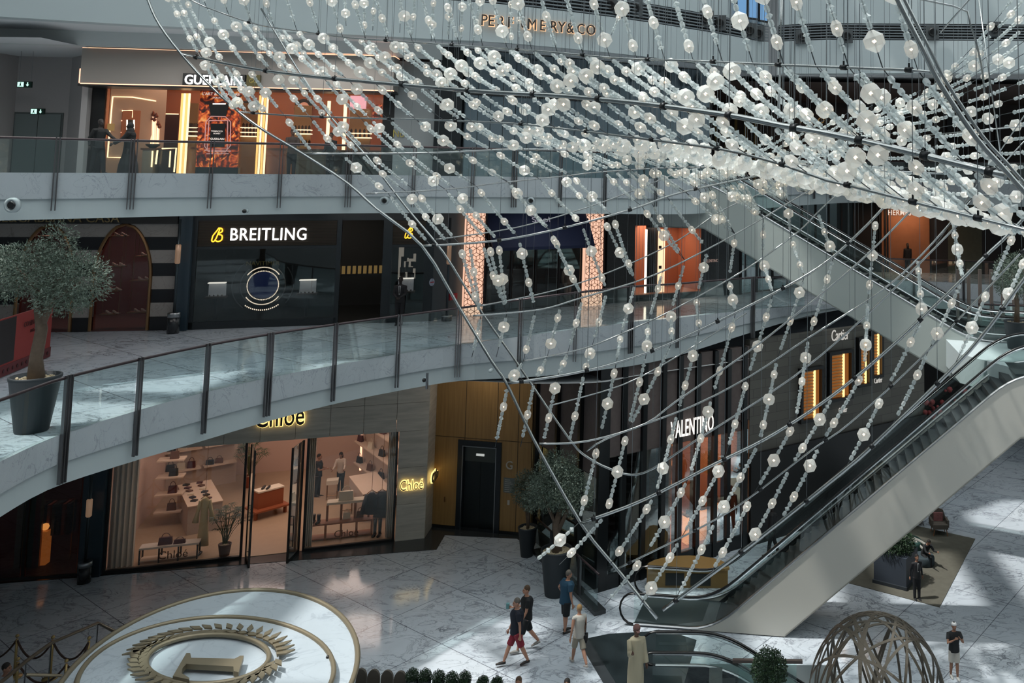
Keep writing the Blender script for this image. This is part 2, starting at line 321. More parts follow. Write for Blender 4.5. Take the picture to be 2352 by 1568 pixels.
# third level fascia
E3T=[(-60,35,27.3),(0,38,27.5),(370,60,28.5),(780,78,30),(1000,90,31),(1155,98,31.8),(1400,121,34),(1630,148,37.3),(1743,168,39.6)]
P3=[]; 
for px,yb,d in smooth(E3T,3): a=ony(px,yb,d); P3.append((a.x,a.y,19.25,a.z))
c=ony(1790,169,40.6); P3b=[(c.x,c.y,19.4,c.z)]
for px,yb,d in((1900,169,40.8),(2352,167,40.6),(2500,167,40)): a=ony(px,yb,d); P3b.append((a.x,a.y,19.55,a.z))
P3=P3+[(c.x-.5,c.y-.15,19.35,c.z)]
for nm,E in(('',P3),('_right',P3b)):
    P=[(p[0],p[1]) for p in E]; zt=[p[2] for p in E]; zb=[p[3] for p in E]
    struct('trim_third_level_fascia'+nm,ribbon(P,zb,zt,0,.5),WHITE)
    struct('wall_upper_drum'+nm,ribbon(P,[z+.8 for z in zt],[30]*len(P),.15,.4),WHITE)
    struct('trim_louvre_backing'+nm,ribbon(P,zt,[z+.8 for z in zt],.25,.3),BLACK)
    lv=MB()
    for k in range(6): r=ribbon(P,[z+.04+k*.13 for z in zt],[z+.09+k*.13 for z in zt],.02,.12); b=len(lv.v); lv.v+=r.v; lv.f+=[tuple(i+b for i in f) for f in r.f]; lv.m+=r.m; lv.sm+=r.sm
    struct('trim_louvre_slats'+nm,lv,mat('louvre_grey',lin((.42,.45,.47)),.5))
    pts=[(p[0]+inward(P,i).x*.1,p[1]+inward(P,i).y*.1) for i,p in enumerate(P)]
    m=MB(); back=[(36,64),(-36,64),(-36,26)] if not nm else []
    if not nm:
        allp=pts+[(p[0],p[1]+.1) for p in P3b]+[(36,40),(36,64),(-36,64),(-36,26)]
        m.poly([(x,y,17.85) for x,y in reversed(allp)]); struct('ceiling_under_third_level',m,CEILM)
# round downlight nozzles in the louvre band
for i,(px,py) in enumerate(((1402,12),(1458,18),(1622,42),(1652,52),(1722,70),(1742,76),(1843,84),(1944,82),(2142,74),(2285,66))):
    d=interp([(1402,34.2),(1630,37.3),(1743,39.6),(1790,40.6),(2352,40.6)],px)-.12; c=ony(px,py,d)
    t=thing('ceiling_spotlight',c,'black round spotlight in the louvre band near the roof, %s from the left'%['first','second','third','fourth','fifth','sixth','seventh','eighth','ninth','tenth'][i],'spotlight','spotlights in the louvre band')
    a=MB(); a.obox(c+Vector((0,.06,0)),Vector((.3,0,0)),Vector((0,.04,0)),Vector((0,0,.33))); a.build('plate',mat('louvre_plate',lin((.25,.27,.28)),.5),t)
    a=MB(); a.lathe(c-Vector((0,.02,0)),[(.2,0),(.2,.1),(.13,.11),(.12,.02)],16,0,(0,-1,-.2)); a.build('bezel',BLACK,t)
# upper windows
for k,(px0,px1) in enumerate(((1690,1712),(1716,1738),(1742,1760))):
    a=ony(px0,34+k*6,38.4+k*.6); b=ony(px1,38+k*6,38.7+k*.6); W=Wall((a.x,a.y),(b.x,b.y)); m=MB(); W.box(m,0,W.len,a.z,a.z+3,0,.06); o=struct('window_%d'%(k+1),m,mat('sky_blue_pane',lin((.25,.38,.5)),.1,emit=lin((.55,.75,.95)),es=.5))
    m=MB(); W.box(m,-.06,.02,a.z-.05,a.z+3,.03,.1); W.box(m,-.06,W.len+.06,a.z-.08,a.z,.03,.1); m.build('window_frame',BLACK,o)
# ---------------------------------------------------------------- level 2 left: bulkhead, door wall
bk=[(-60,98,29.6),(0,99,29.8),(400,110,30.6),(800,123,31.8),(1015,136,32.6)]
PB=[]
for px,y,d in bk: a=ony(px,y,d); PB.append((a.x,a.y,a.z))
struct('trim_bulkhead',ribbon([(p[0],p[1]) for p in PB],[p[2] for p in PB],[17.9]*5,0,.3),mat('bulkhead_grey',lin((.74,.76,.76)),.7))
WG=Wall(ony(187,398,31.6).xy[:],ony(1000,405,33.2).xy[:])    # perfume shop front plane
def wallseg(nm,x0,y0,x1,y1,z0,z1,m,th=.15):
    W=Wall((x0,y0),(x1,y1)); mb=MB(); W.box(mb,0,W.len,z0,z1,-th,0); return struct(nm,mb,m),W
ZF2=12.96
p0=ony(-80,398,31.5); p1=ony(22,398,33.2); p2=ony(146,398,33.4); p3=ony(209,398,31.8)
DW=mat('service_wall_grey',lin((.60,.59,.59)),.75)
wallseg('wall_service_left',p0.x,p0.y,p1.x,p1.y,ZF2,17.4,DW); _,WD=wallseg('wall_service_back',p1.x,p1.y,p2.x,p2.y,ZF2,17.4,DW); wallseg('wall_service_right',p2.x,p2.y,p3.x,p3.y,ZF2,17.4,DW)
m=MB(); m.poly([(p0.x-2,28.5,17.35),(p3.x+.4,28.5,17.35),(p3.x+.4,36,17.35),(p0.x-2,36,17.35)]); struct('ceiling_service_corner',m,CEILM)
mb=MB(); r=WD.rect(33,262,138,397); WD.box(mb,r[0]-.06,r[1]+.06,ZF2,r[3]+.06,0,.03)
door=struct('door_1',mb,mat('door_frame_grey',lin((.30,.33,.33)),.5)); h=(r[0]+r[1])/2
for a,b in((r[0],h-.01),(h+.01,r[1])):
    mb=MB(); WD.box(mb,a,b,ZF2+.02,r[3],.03,.07); mb.build('door_leaf',mat('door_grey',lin((.40,.44,.44)),.5),door)
def exit_sign(px,py,W,o,lab,hang):
    s,z=W.at(px,py,o); c=W.pt(s,z,o); t=thing('exit_sign',c,lab,'exit sign','exit signs on the upper level')
    mb=MB(); mb.obox(c,W.d*.24,W.n*.03,Vector((0,0,.11))); mb.build('sign_box',mat('exit_dark_green',hx('0c2b22'),.4),t)
    g=emi('exit_pale_green','b9f0dc',1.6)
    mb=MB(); q=c+W.n*.035; mb.obox(q-W.d*.12,W.d*.1,W.n*.004,Vector((0,0,.085))); mb.build('lit_panel',g,t)
    mb=MB(); q=c+W.n*.035+W.d*.11
    mb.obox(q+Vector((0,0,.03)),W.d*.014,W.n*.005,Vector((0,0,.045))); mb.extr([q+W.d*.05+Vector((0,0,-.005)),q-W.d*.05+Vector((0,0,-.005)),q+Vector((0,0,-.07))],W.n*.006); mb.build('arrow',g,t)
    mb=MB(); q=c-W.d*.12+W.n*.045; mb.ball(q+Vector((0.01,0,.055)),.017,8); mb.obox(q+Vector((0,0,.0)),W.d*.02,W.n*.003,Vector((0,0,.035))); mb.tube([q+Vector((0,0,-.03)),q-W.d*.05-Vector((0,0,.07))],.009,5); mb.tube([q+Vector((0,0,-.03)),q+W.d*.045-Vector((0,0,.07))],.009,5); mb.build('running_figure',mat('exit_fig',hx('0c2b22'),.4),t)
    if hang:
        mb=MB()
        for k in(-.2,.2): p=c+W.d*k; mb.tube([p+Vector((0,0,.1)),(p.x,p.y,17.36)],.008,5)
        mb.build('hanging_wire',STEEL,t)
exit_sign(57,194,WD,1.6,'green exit sign hanging on two wires from the ceiling at far left',True)
exit_sign(87,256,WD,.05,'small green exit sign on the wall above the grey double door',False)
# fill lights added under the slabs to brighten the dim walkways
for i,(px_,d_) in enumerate(((60,27.5),(400,29),(750,30.5))): c=ony(px_,300,d_); lamp('upper_walkway_fill',(c.x,c.y,17.2),3.5,80,(1,.95,.9),None,1.5)
for i,(px_,d_) in enumerate(((150,27.5),(500,29.5),(850,32),(1300,36))): c=ony(px_,600,d_); lamp('walkway_fill',(c.x,c.y,11.85),3.5,30,(1,.95,.92),None,1.5)
# ---------------------------------------------------------------- walls behind level 1 shops
def shop_room(nm,W,s0,s1,z0,z1,depth,mw,mf,mc):
    for tagn,box in(('back',(s0,s1,z0,z1,-depth-.1,-depth)),('side_a',(s0-.1,s0,z0,z1,-depth,-.02)),('side_b',(s1,s1+.1,z0,z1,-depth,-.02))):
        mb=MB(); W.box(mb,*box); struct('wall_%s_%s'%(nm,tagn),mb,mw)
    mb=MB(); W.box(mb,s0,s1,z0+.005,z0+.03,-depth,-.02); struct('floor_'+nm,mb,mf)
    mb=MB(); W.box(mb,s0,s1,z1,z1+.05,-depth,-.02); struct('ceiling_'+nm,mb,mc)
def panes(parent,W,s0,s1,z0,z1,n,fm,gm,fw=.04,o=0.):
    for i in range(n):
        a=s0+(s1-s0)*i/n; b=s0+(s1-s0)*(i+1)/n; mb=MB(); W.box(mb,a+fw,b-fw,z0+fw,z1-fw,o-.01,o+.01); mb.build('window_pane',gm,parent)
    mb=MB(); W.box(mb,s0,s1,z0,z0+fw,o-.04,o+.04); W.box(mb,s0,s1,z1-fw,z1,o-.04,o+.04)
    for i in range(n+1): a=s0+(s1-s0)*i/n; W.box(mb,max(s0,a-fw/2),min(s1,a+fw/2),z0+fw,z1-fw,o-.04,o+.04)
    mb.build('window_frame',fm,parent)
# ================================================================ LEVEL 1 SHOPFRONTS
def Z(px,py): return onz(px,py,7.6)
q0=Z(-80,767);q1=Z(400,758);q2=Z(432,757);q3=Z(990,737);q4=Z(1064,722);q5=Z(1392,697);q6=Z(1700,676);q7=Z(1960,640)
TOP1=11.9
WA=Wall(q0.xy[:],q1.xy[:]); WB=Wall(q2.xy[:],q3.xy[:]); WC=Wall(q3.xy[:],q4.xy[:]); WN=Wall(q4.xy[:],q5.xy[:]); WE=Wall(q5.xy[:],q6.xy[:]); WF=Wall(q6.xy[:],q7.xy[:])
# -- striped boutique with two pointed arches
arches=[]
for x0,x1,ya in((32,160,517),(206,338,515)):
    a=WA.at(x0,757)[0]; b=WA.at(x1,757)[0]; zt=WA.at((x0+x1)/2,ya)[1]; arches.append([(a+b)/2,(b-a)/2,zt])
def ahw(A,z):   # half width of an ogive arch at height z
    c,h,zt=A; zs=7.6+(zt-7.6)*.52
    if z<=zs: return h
    if z>=zt: return 0
    t=(z-zs)/(zt-zs); return h*math.sqrt(max(0,1-t**1.7))
zb=[WA.at(345,y)[1] for y in(759,727,695,664,634,604,574,544,514,470)]
wm=marble('chevron_white_marble',lin((.62,.60,.58)),lin((.42,.40,.38)),1.2,.3,.02,.8); bm_=mat('black_marble',lin((.07,.075,.09)),.2)
for col,mm,nm in((0,bm_,'black'),(1,wm,'white')):
    mb=MB()
    for k in range(len(zb)-1):
        if k%2!=col: continue
        n=10
        for i in range(n):
            za=zb[k]+(zb[k+1]-zb[k])*i/n; zc=zb[k]+(zb[k+1]-zb[k])*(i+1)/n; zm=(za+zc)/2; cur=0
            for A in arches:
                w=ahw(A,zm)
                if w>0: WA.box(mb,cur,A[0]-w,za,zc,-.2,0); cur=A[0]+w
            WA.box(mb,cur,WA.len,za,zc,-.2,0)
    struct('wall_boutique_%s_stripes'%nm,mb,mm)
mb=MB(); WA.box(mb,0,WA.len,zb[-2]+.02,TOP1,-.25,.3); struct('trim_boutique_header',mb,BLACK)
t=thing('shop_sign',WA.pt(WA.at(170,503)[0],11.2,.32),'gold letters on black header above the striped boutique, half hidden by the slab','sign','shop signs')
put_text('lettering','OLCE&GABBANA CASA',.42,WA.pt(WA.at(120,510)[0],WA.at(120,509)[1],.33),WA.d,mat('dull_gold',hx('8c7a55'),.4,.6),t)
shop_room('boutique_room',WA,.3,WA.len-.3,7.6,TOP1,4.,mat('burgundy_wall',hx('5a2f30'),.7),mat('burgundy_carpet',hx('4a2c2c'),.8),mat('dark_ceiling',hx('2a1c1c'),.8))
gold=mat('gold_frame',hx('8b6a4a'),.35,.8)
def shoe(mb,c,dx,sz=.28,mi=0,heel=True):   # a shoe lofted along dx
    c=Vector(c); d=Vector(dx).normalized()*sz; u=Vector((0,0,sz))
    mb.tube([c+u*(.45 if heel else .2),c+d*.2+u*(.33 if heel else .2),c+d*.55+u*.12,c+d*.8+u*.09,c+d*1.0+u*.05],[sz*.09,sz*.14,sz*.15,sz*.16,sz*.07],6,mi)
    if heel: mb.tube([c+u*.4,c+d*.02],[sz*.06,sz*.03],5,mi)
for k,A in enumerate(arches):
    c,h,zt=A; t=thing('arch_window',WA.pt(c,7.6,0),['tall pointed arch window with gold rim behind the olive tree crown','tall pointed arch window showing glass shelves of heeled shoes'][k],'shop window','pointed arch windows')
    zs=[7.62+(zt-7.62)*i/40 for i in range(41)]
    pts=[WA.pt(c-ahw(A,z),z,.02) for z in zs]+[WA.pt(c+ahw(A,z),z,.02) for z in reversed(zs[:-1])]
    mb=MB(); mb.tube(pts,.055,6); mb.build('arch_rim',gold,t)
    mb=MB(); mb.poly([WA.pt(c-ahw(A,z),z,-.1) for z in zs]+[WA.pt(c+ahw(A,z),z,-.1) for z in reversed(zs[:-1])]); mb.build('window_pane',DARKG,t)
    for j,(ds,sw,z) in enumerate(((-.55,.55,8.1),(.35,.6,8.15),(-.5,.5,8.9),(.4,.65,9.25),(.45,.5,10.1),(-.45,.55,9.75),(-.45,.55,10.8))):
        mb=MB(); WA.box(mb,c+ds-sw*.5,c+ds+sw*.5,z,z+.03,-.75,-.4); s=mb.build('display_shelf',gold,None); tag(s,'small gold display shelf %s in the %s arch window'%(['low on the left','low on the right','left at knee height','right at waist height','upper right','left at waist height','top left'][j],['tree-hidden','fully visible'][k]),'shelf','shelves in the arch windows')
        for e in(-1,1):
            mb=MB(); p=WA.pt(c+ds+e*sw*.46,z,-.6); mb.tube([p,(p.x,p.y,min(TOP1,z+2))],.008,4); mb.build('hanging_rod',gold,s)
        if k==1:
            for e in(-.12,.1):
                mb=MB(); shoe(mb,WA.pt(c+ds+e,z+.03,-.55),WA.d+WA.n*.4,.24); o=mb.build('heeled_shoe',mat('pale_shoe',hx('b8a898'),.4)); tag(o,'%s heeled shoe on the %s shelf of the striped boutique window'%(['left','right'][e>0],['low left','low right','left knee-high','right waist-high','upper right','left waist-high','top left'][j]),'shoe','shoes in the arch window')
    lamp('arch_window_light',WA.pt(c,11.3,-1.6),1.5,28,(1,.5,.38))
# -- dark pier with a lamp column
mb=MB(); W_=Wall(q1.xy[:],q2.xy[:]); W_.box(mb,0,W_.len,7.6,TOP1,-.3,.25); struct('wall_pier_dark',mb,mat('blue_grey_stone',hx('2e3d47'),.3))
def lamp_column(px0,y0,px1,y1,base,lab,W,o):
    s,z=W.at(px1,y1,o); b=W.pt(s,base,o); t=thing('column_lamp',b,lab,'lamp','slender column lamps between shops')
    top=W.at(px0,y0,o)[1]; zm=W.at(px1,y1,o)[1]
    mb=MB(); mb.lathe(b,[(.19,0),(.19,(zm-base)*.78)],16); mb.build('base_drum',NEARBLK,t)
    mb=MB(); mb.lathe(b+Vector((0,0,(zm-base)*.78)),[(.2,0),(.2,(zm-base)*.22),(.17,(zm-base)*.24)],16); mb.build('metal_collar',STEEL,t)
    mb=MB(); mb.tube([b+Vector((0,0,zm-base)),(b.x,b.y,top)],.045,8); mb.build('pole',mat('dark_steel',hx('4b5458'),.3,.9),t)
    mb=MB(); h=top-zm; mb.lathe((b.x,b.y,zm+h*.52),[(.055,0),(.085,.03),(.085,h*.2),(.055,h*.2+.03)],12); mb.build('lamp_head',mat('bronze_sleeve',hx('8a7568'),.3,.8,emit='c8a080',es=.25),t)
lamp_column(417,503,400,718,7.6,'slender metal column lamp on the dark pier left of the watch shop',W_,.7)
# -- watch shop
for nm,(x0,y0,x1,y1) in dict(lower=(432,745,990,760),).items(): pass
def fr(nm,W,x0,y0,x1,y1,m,o0=-.15,o1=.0): mb=MB(); W.pbox(mb,x0,y0,x1,y1,o0,o1); return struct(nm,mb,m)
BF=mat('charcoal_frame',hx('1b2226'),.35)
S_=lambda px,py,W=WB,o=0: W.at(px,py,o)
def colr(W,px,ym,z0,z1,wd,m,nm,o0=-.2,o1=.05):
    s=W.at(px,ym)[0]; mb=MB(); W.box(mb,s-wd/2,s+wd/2,z0,z1,o0,o1); return struct(nm,mb,m)
for i,px in enumerate((438,776,888,984)): colr(WB,px,620,7.6,TOP1,.32 if i!=1 else .16,BF,'trim_watch_shop_post_%d'%i)
sA,sB,sC,sD=[WB.at(p,620)[0] for p in(438,776,888,984)]
zw=WB.at(600,566)[1]; zt=WB.at(600,506)[1]
mb=MB(); WB.box(mb,0,WB.len,zt,TOP1,-.15,.04); WB.box(mb,0,sB,zw-.08,zw+.02,-.15,.04); WB.box(mb,sC,sD,zw-.08,zw+.02,-.15,.04); WB.box(mb,0,sB,7.6,7.85,-.15,.05); WB.box(mb,sC,sD,7.6,7.85,-.15,.05); struct('trim_watch_shop_rails',mb,BF)
mesh_m=mat('bronze_mesh',hx('3a3530'),.35,.7)
for a,b,nm in((sA,sB,'main'),(sC,sD,'side')):
    mb=MB(); WB.box(mb,a+.1,b-.1,zw,zt,-.1,-.02); struct('trim_mesh_panel_'+nm,mb,mesh_m)
    mb=MB(); z=zw+.05
    while z<zt-.03: WB.box(mb,a+.1,b-.1,z,z+.012,-.02,.01); z+=.055
    struct('trim_mesh_slats_'+nm,mb,mat('bronze_slat',hx('55493c'),.3,.8))
wn=thing('window_display',WB.pt((sA+sB)/2,7.85,0),'large dark glass window of the watch shop','shop window'); mb=MB(); WB.box(mb,sA+.1,sB-.08,7.85,zw-.08,-.02,0); mb.build('window_pane',DARKG,wn)
wn=thing('window_display',WB.pt((sC+sD)/2,7.85,0),'narrow side window of the watch shop right of its dark doorway','shop window'); mb=MB(); WB.box(mb,sC+.1,sD-.1,7.85,zw-.08,-.02,0); mb.build('window_pane',DARKG,wn)
shop_room('watch_shop',WB,.1,WB.len-.1,7.6,TOP1-.05,5.,mat('dark_shop_wall',hx('23282b'),.6),mat('dark_shop_floor',hx('1e2224'),.3),mat('dark_shop_ceiling',hx('15181a'),.8))
t=thing('shop_sign',WB.pt((sA+sB)/2,zw+.2,.03),'large lit white BREITLING lettering with a gold B emblem on bronze mesh','sign','shop signs')
a=WB.at(617,550,.05); put_text('lettering','BREITLING',.62,WB.pt(a[0],WB.at(617,551,.05)[1],.06),WB.d,emi('white_sign_glow','ffffff',2.6),t,.05,.80,.002,1.08)
def script_b(W,px,py,h,parent):
    s,z=W.at(px,py,.06); mb=MB(); P=[(-.5,-.45),(-.42,-.1),(.0,.6),(.2,.95),(.3,.75),(.15,.2),(-.05,-.5),(-.3,-.95),(-.52,-.85),(-.5,-.45)]
    mb.tube([W.pt(s+x*h*.55,z+y*h*.5,.07) for x,y,*_ in smooth(P,4)],h*.045,5)
    P=[(.2,.95),(.55,.85),(.6,.45),(.15,.1),(.6,-.1),(.6,-.7),(.2,-.95),(-.1,-.8)]
    mb.tube([W.pt(s+x*h*.55,z+y*h*.5,.07) for x,y,*_ in smooth(P,4)],h*.05,5); mb.build('script_emblem',emi('amber_sign_glow','ffb52e',2.2),parent)
script_b(WB,498,539,.5,t)
t=thing('shop_sign',WB.pt((sC+sD)/2,zw+.2,.03),'gold script B emblem above the narrow side window','sign','shop signs'); script_b(WB,938,535,.4,t)
# round window motif of lit dots
s0,z0=WB.at(604,655,-.4); R0=abs(WB.at(640,655,-.4)[0]-s0)
t=thing('window_ornament',WB.pt(s0,z0-1,-.4),'round blue dial display ringed with warm light dots in the watch shop window','display')
dot=emi('warm_dot_glow','ffe3c4',3.)
def ringdots(rx,a0,a1,n,sz,off=0):
    for i in range(n):
        a=a0+(a1-a0)*i/max(1,n-1); mb.ball(WB.pt(s0+rx*math.cos(a),z0+off+rx*math.sin(a),-.38),sz,6)
mb=MB(); ringdots(R0,0,2*PI,64,.022); ringdots(R0*1.22,PI*.2,PI*.8,30,.022,.02); ringdots(R0*1.25,-PI*.8,-PI*.2,30,.022,-.04); ringdots(R0*1.75,-PI*.7,-PI*.3,18,.026,.02); o=mb.build('light_dots',dot,t); o['kind']='stuff'
for rr_,a0,a1 in((R0*1.45,-.9,.9),(R0*1.45,PI-.9,PI+.9),(R0*1.95,-.7,.7),(R0*1.95,PI-.9,PI+.9)):
    mb=MB(); mb.tube([WB.pt(s0+rr_*math.cos(a0+(a1-a0)*i/16),z0+rr_*math.sin(a0+(a1-a0)*i/16),-.4) for i in range(17)],.02,5); mb.build('ring_arc',mat('grey_arc',hx('7c8285'),.3,.6),t)
mb=MB(); mb.lathe(WB.pt(s0,z0,-.5),[(R0*.93,0),(R0*.93,.04)],32,0,WB.n); mb.build('blue_dial',mat('midnight_blue_disc',hx('1b2340'),.4,emit=hx('2a3560'),es=.5),t)
put_text('caption','NAVITIMER',.22,WB.pt(WB.at(604,608,-.4)[0],WB.at(604,609,-.4)[1],-.38),WB.d,mat('dim_gold',hx('6d6235'),.4,emit='6d6235',es=.4),t,.02)
for px,py,lab in((497,665,'left'),(706,658,'right'),(932,654,'side window')):
    s,z=WB.at(px,py,-.5); t=thing('watch_display_case',WB.pt(s,7.85,-.5),'lit white watch display box, %s one in the watch shop front'%lab,'display','watch display boxes')
    mb=MB(); WB.box(mb,s-.28,s+.28,z-.25,z+.22,-.7,-.66); mb.build('back_panel',mat('grey_photo_panel',hx('8e9092'),.6,emit='a0a0a0',es=.5),t)
    mb=MB(); WB.box(mb,s-.34,s+.34,z-.3,z-.24,-.75,-.35); mb.build('tray',mat('bronze_tray',hx('5a4638'),.4),t)
    mb=MB(); WB.box(mb,s-.28,s+.28,z+.22,z+.25,-.7,-.45); mb.build('light_strip',emi('case_glow','fff0dc',2.5),t)
    for i in range(4):
        mb=MB(); mb.lathe(WB.pt(s-.2+i*.13,z-.24,-.5),[(.02,0),(.03,.04),(.012,.08)],8); o=mb.build('wristwatch',CHROME); tag(o,'small steel wristwatch on the %s display box tray, %s from the left'%(lab,['first','second','third','fourth'][i]),'watch','watches in the window')
    mb=MB(); WB.box(mb,s-.04,s+.04,7.85,z-.3,-.6,-.5); mb.build('stand',BLACK,t)
t=thing('watch_shelf',WB.pt(WB.at(835,600,-3)[0],8.6,-3),'row of small gold lit boxes on a dark shelf inside the watch shop doorway','shelf'); mb=MB(); r=WB.rect(782,628,880,633,-3); WB.box(mb,*r,-3.2,-2.9); mb.build('shelf_board',BLACK,t)
for i in range(8): mb=MB(); a=r[0]+(r[1]-r[0])*(i+.5)/8; WB.box(mb,a-.06,a+.06,r[3],r[3]+.3,-3.1,-3.); mb.build('lit_box',emi('gold_box_glow','8a7040',.5),t)
lamp('watch_shop_light',WB.pt(WB.len*.5,11.6,-2.5),3,30,(1,.8,.62)); 
t=thing('window_poster',WB.pt((sC+sD)/2,9.2,-.8),'bright window backdrop of black motor parts in the narrow side window','poster'); mb=MB(); r=WB.rect(915,568,955,640,-.8); WB.box(mb,*r,-.85,-.8); mb.build('backdrop',emi('warm_white_backdrop','c8b8a4',.9),t)
mb=MB(); rs=random.Random(3)
for i in range(16): a=r[0]+(r[1]-r[0])*rs.random(); z=r[2]+(r[3]-r[2])*rs.random(); mb.obox(WB.pt(a,z,-.76),WB.d*rs.uniform(.03,.1),WB.n*.01,Vector((0,0,rs.uniform(.05,.3))))
mb.build('dark_shapes',BLACK,t)
# -- plain dark wall panel with fire box
mb=MB(); WC.box(mb,0,WC.len,7.6,TOP1,-.3,0); struct('wall_teal_panel',mb,mat('teal_grey_panel',hx('3a4a50'),.45))
for px,py,lab,w,h in((1041,681,'small red fire alarm plate on the dark wall panel',.22,.12),):
    s,z=WC.at(px,py,.03); mb=MB(); WC.box(mb,s-w,s+w,z-h,z+h,0,.05); o=mb.build('alarm_plate',mat('red_plate',hx('a02030'),.5)); tag(o,lab,'alarm'); m2=MB(); WC.box(m2,s-.05,s+.05,z-.05,z+.05,.05,.06); m2.build('white_mark',WHITE,o)
s,z=WC.at(993,648,.03); mb=MB(); mb.lathe(WC.pt(s,z,0),[(.14,0),(.14,.02)],20,0,WC.n); o=mb.build('round_sign',mat('white_disc',hx('a8b4c8'),.5)); tag(o,'small round white and red sign on the dark wall panel','sign'); m2=MB(); WC.box(m2,s-.1,s+.1,z-.02,z+.02,.02,.03); m2.build('red_mark',mat('red_plate',(0,0,0)),o)
lamp_column(1031,500,1026,724,7.6,'slender metal column lamp on the teal panel right of the watch shop',WC,.5)
# -- navy boutique between two glowing lattice columns
mb=MB(); WN.box(mb,0,WN.len,WN.at(1250,497)[1]-.1,TOP1+.05,-.3,0); struct('trim_navy_header',mb,BLACK)
LM=bpy.data.materials.new('lit_hex_lattice'); LM.use_nodes=True; b_=LM.node_tree.nodes['Principled BSDF']; b_.inputs['Base Color'].default_value=(.6,.5,.45,1); b_.inputs['Emission Color'].default_value=(*hx('ffc7a8'),1); b_.inputs['Emission Strength'].default_value=.95
def hexcolumn(x0,x1,lab):
    a=WN.at(x0,600,.3)[0]; b=WN.at(x1,600,.3)[0]; t=thing('lattice_column',WN.pt((a+b)/2,7.6,.1),lab,'column','glowing lattice columns')
    mb=MB(); WN.box(mb,a,b,7.6,TOP1,-.2,.3); mb.build('light_box',LM,t)
    mb=MB(); h=.165; rows=int((TOP1-7.6)/(h*1.5)); c=WN
    def seg(x0,z0,x1,z1):
        x0=min(max(x0,a),b); x1=min(max(x1,a),b)
        if abs(x1-x0)+abs(z1-z0)>.02: mb.tube([WN.pt(x0,z0,.305),WN.pt(x1,z1,.305)],.011,4,cap=False)
    dx=h*math.sqrt(3)/2
    for r_ in range(rows):
        z=7.65+r_*h*1.5; n=int((b-a)/(2*dx))+2
        for i in range(-1,n):
            cx=a+i*2*dx+(dx if r_%2 else 0)
            if cx<a-dx or cx>b+dx: continue
            for (ux,uz) in((dx,.5*h),(-dx,.5*h),(0,-h)):   # three spokes of the cube look
                if a<=cx<=b: seg(cx,z,cx+ux,z+uz)
            seg(cx-dx,z+.5*h,cx,z+h); seg(cx,z+h,cx+dx,z+.5*h); seg(cx+dx,z+.5*h,cx+dx,z-.5*h)
    o=mb.build('hex_lattice',mat('copper_lattice',hx('8a5f48'),.4,.6),t); mb=MB(); WN.box(mb,b,b+.07,7.6,TOP1,-.2,.32); mb.build('dark_edge',mat('dark_brown_edge',hx('2a1512'),.4),t)
hexcolumn(1069,1112,'glowing hexagon lattice column left of the navy awning'); hexcolumn(1346,1385,'glowing hexagon lattice column right of the navy awning')
a=WN.at(1116,520,.1); b=WN.at(1346,520,.1); zt=TOP1-.1; zl=WN.at(1230,566,.9)[1]
t=thing('awning',WN.pt((a[0]+b[0])/2,zl,.1),'dark navy fabric awning between the two glowing lattice columns','awning')
mb=MB(); mb.extr([WN.pt(a[0],zt,0),WN.pt(a[0],zl,1.),WN.pt(a[0],zl-.12,1.),WN.pt(a[0],zl-.12,.96),WN.pt(a[0],zt-.06,0)],WN.d*(b[0]-a[0])); mb.build('canopy',mat('navy_fabric',hx('0c1c3c'),.8),t)
su=(WN.pt(0,zt,0)-WN.pt(0,zl,1.)).normalized(); sg=emi('white_sign_glow',(1,1,1),4)
put_text('lettering','Sool',.36,WN.pt(WN.at(1243,518,.5)[0],zl+.62*(zt-zl),.5)+WN.n*.04,WN.d,mat('pale_lilac_print',hx('d0cce0'),.6),t,.02,1.3,0,1,'CENTER',su)
mb=MB(); pc=WN.pt(WN.at(1221,498,.3)[0],zl+.84*(zt-zl),.24); pts=[]
for i in range(13): an=PI*.1+PI*1.6*i/12; pts.append(pc+WN.d*(.12*math.cos(an+1))+su*(.12*math.sin(an+1)))
mb.tube(pts,.02,5); mb.build('crescent_mark',MT['pale_lilac_print'],t)
shop_room('navy_shop',WN,.8,WN.len-.7,7.6,TOP1,5,mat('dark_red_brown',hx('2b2020'),.6),mat('dark_shop_floor2',hx('2a2424'),.3),mat('dark_shop_ceiling',hx('15181a')))
t=thing('window_display',WN.pt(WN.len/2,7.6,0),'dark glass front under the navy awning','shop window'); panes(t,WN,a[0]+.1,b[0]-.1,7.65,TOP1-.5,4,BLACK,DARKG,.07)
lamp('navy_shop_light',WN.pt(WN.len*.5,11.6,-2),3,45,(1,.8,.7))
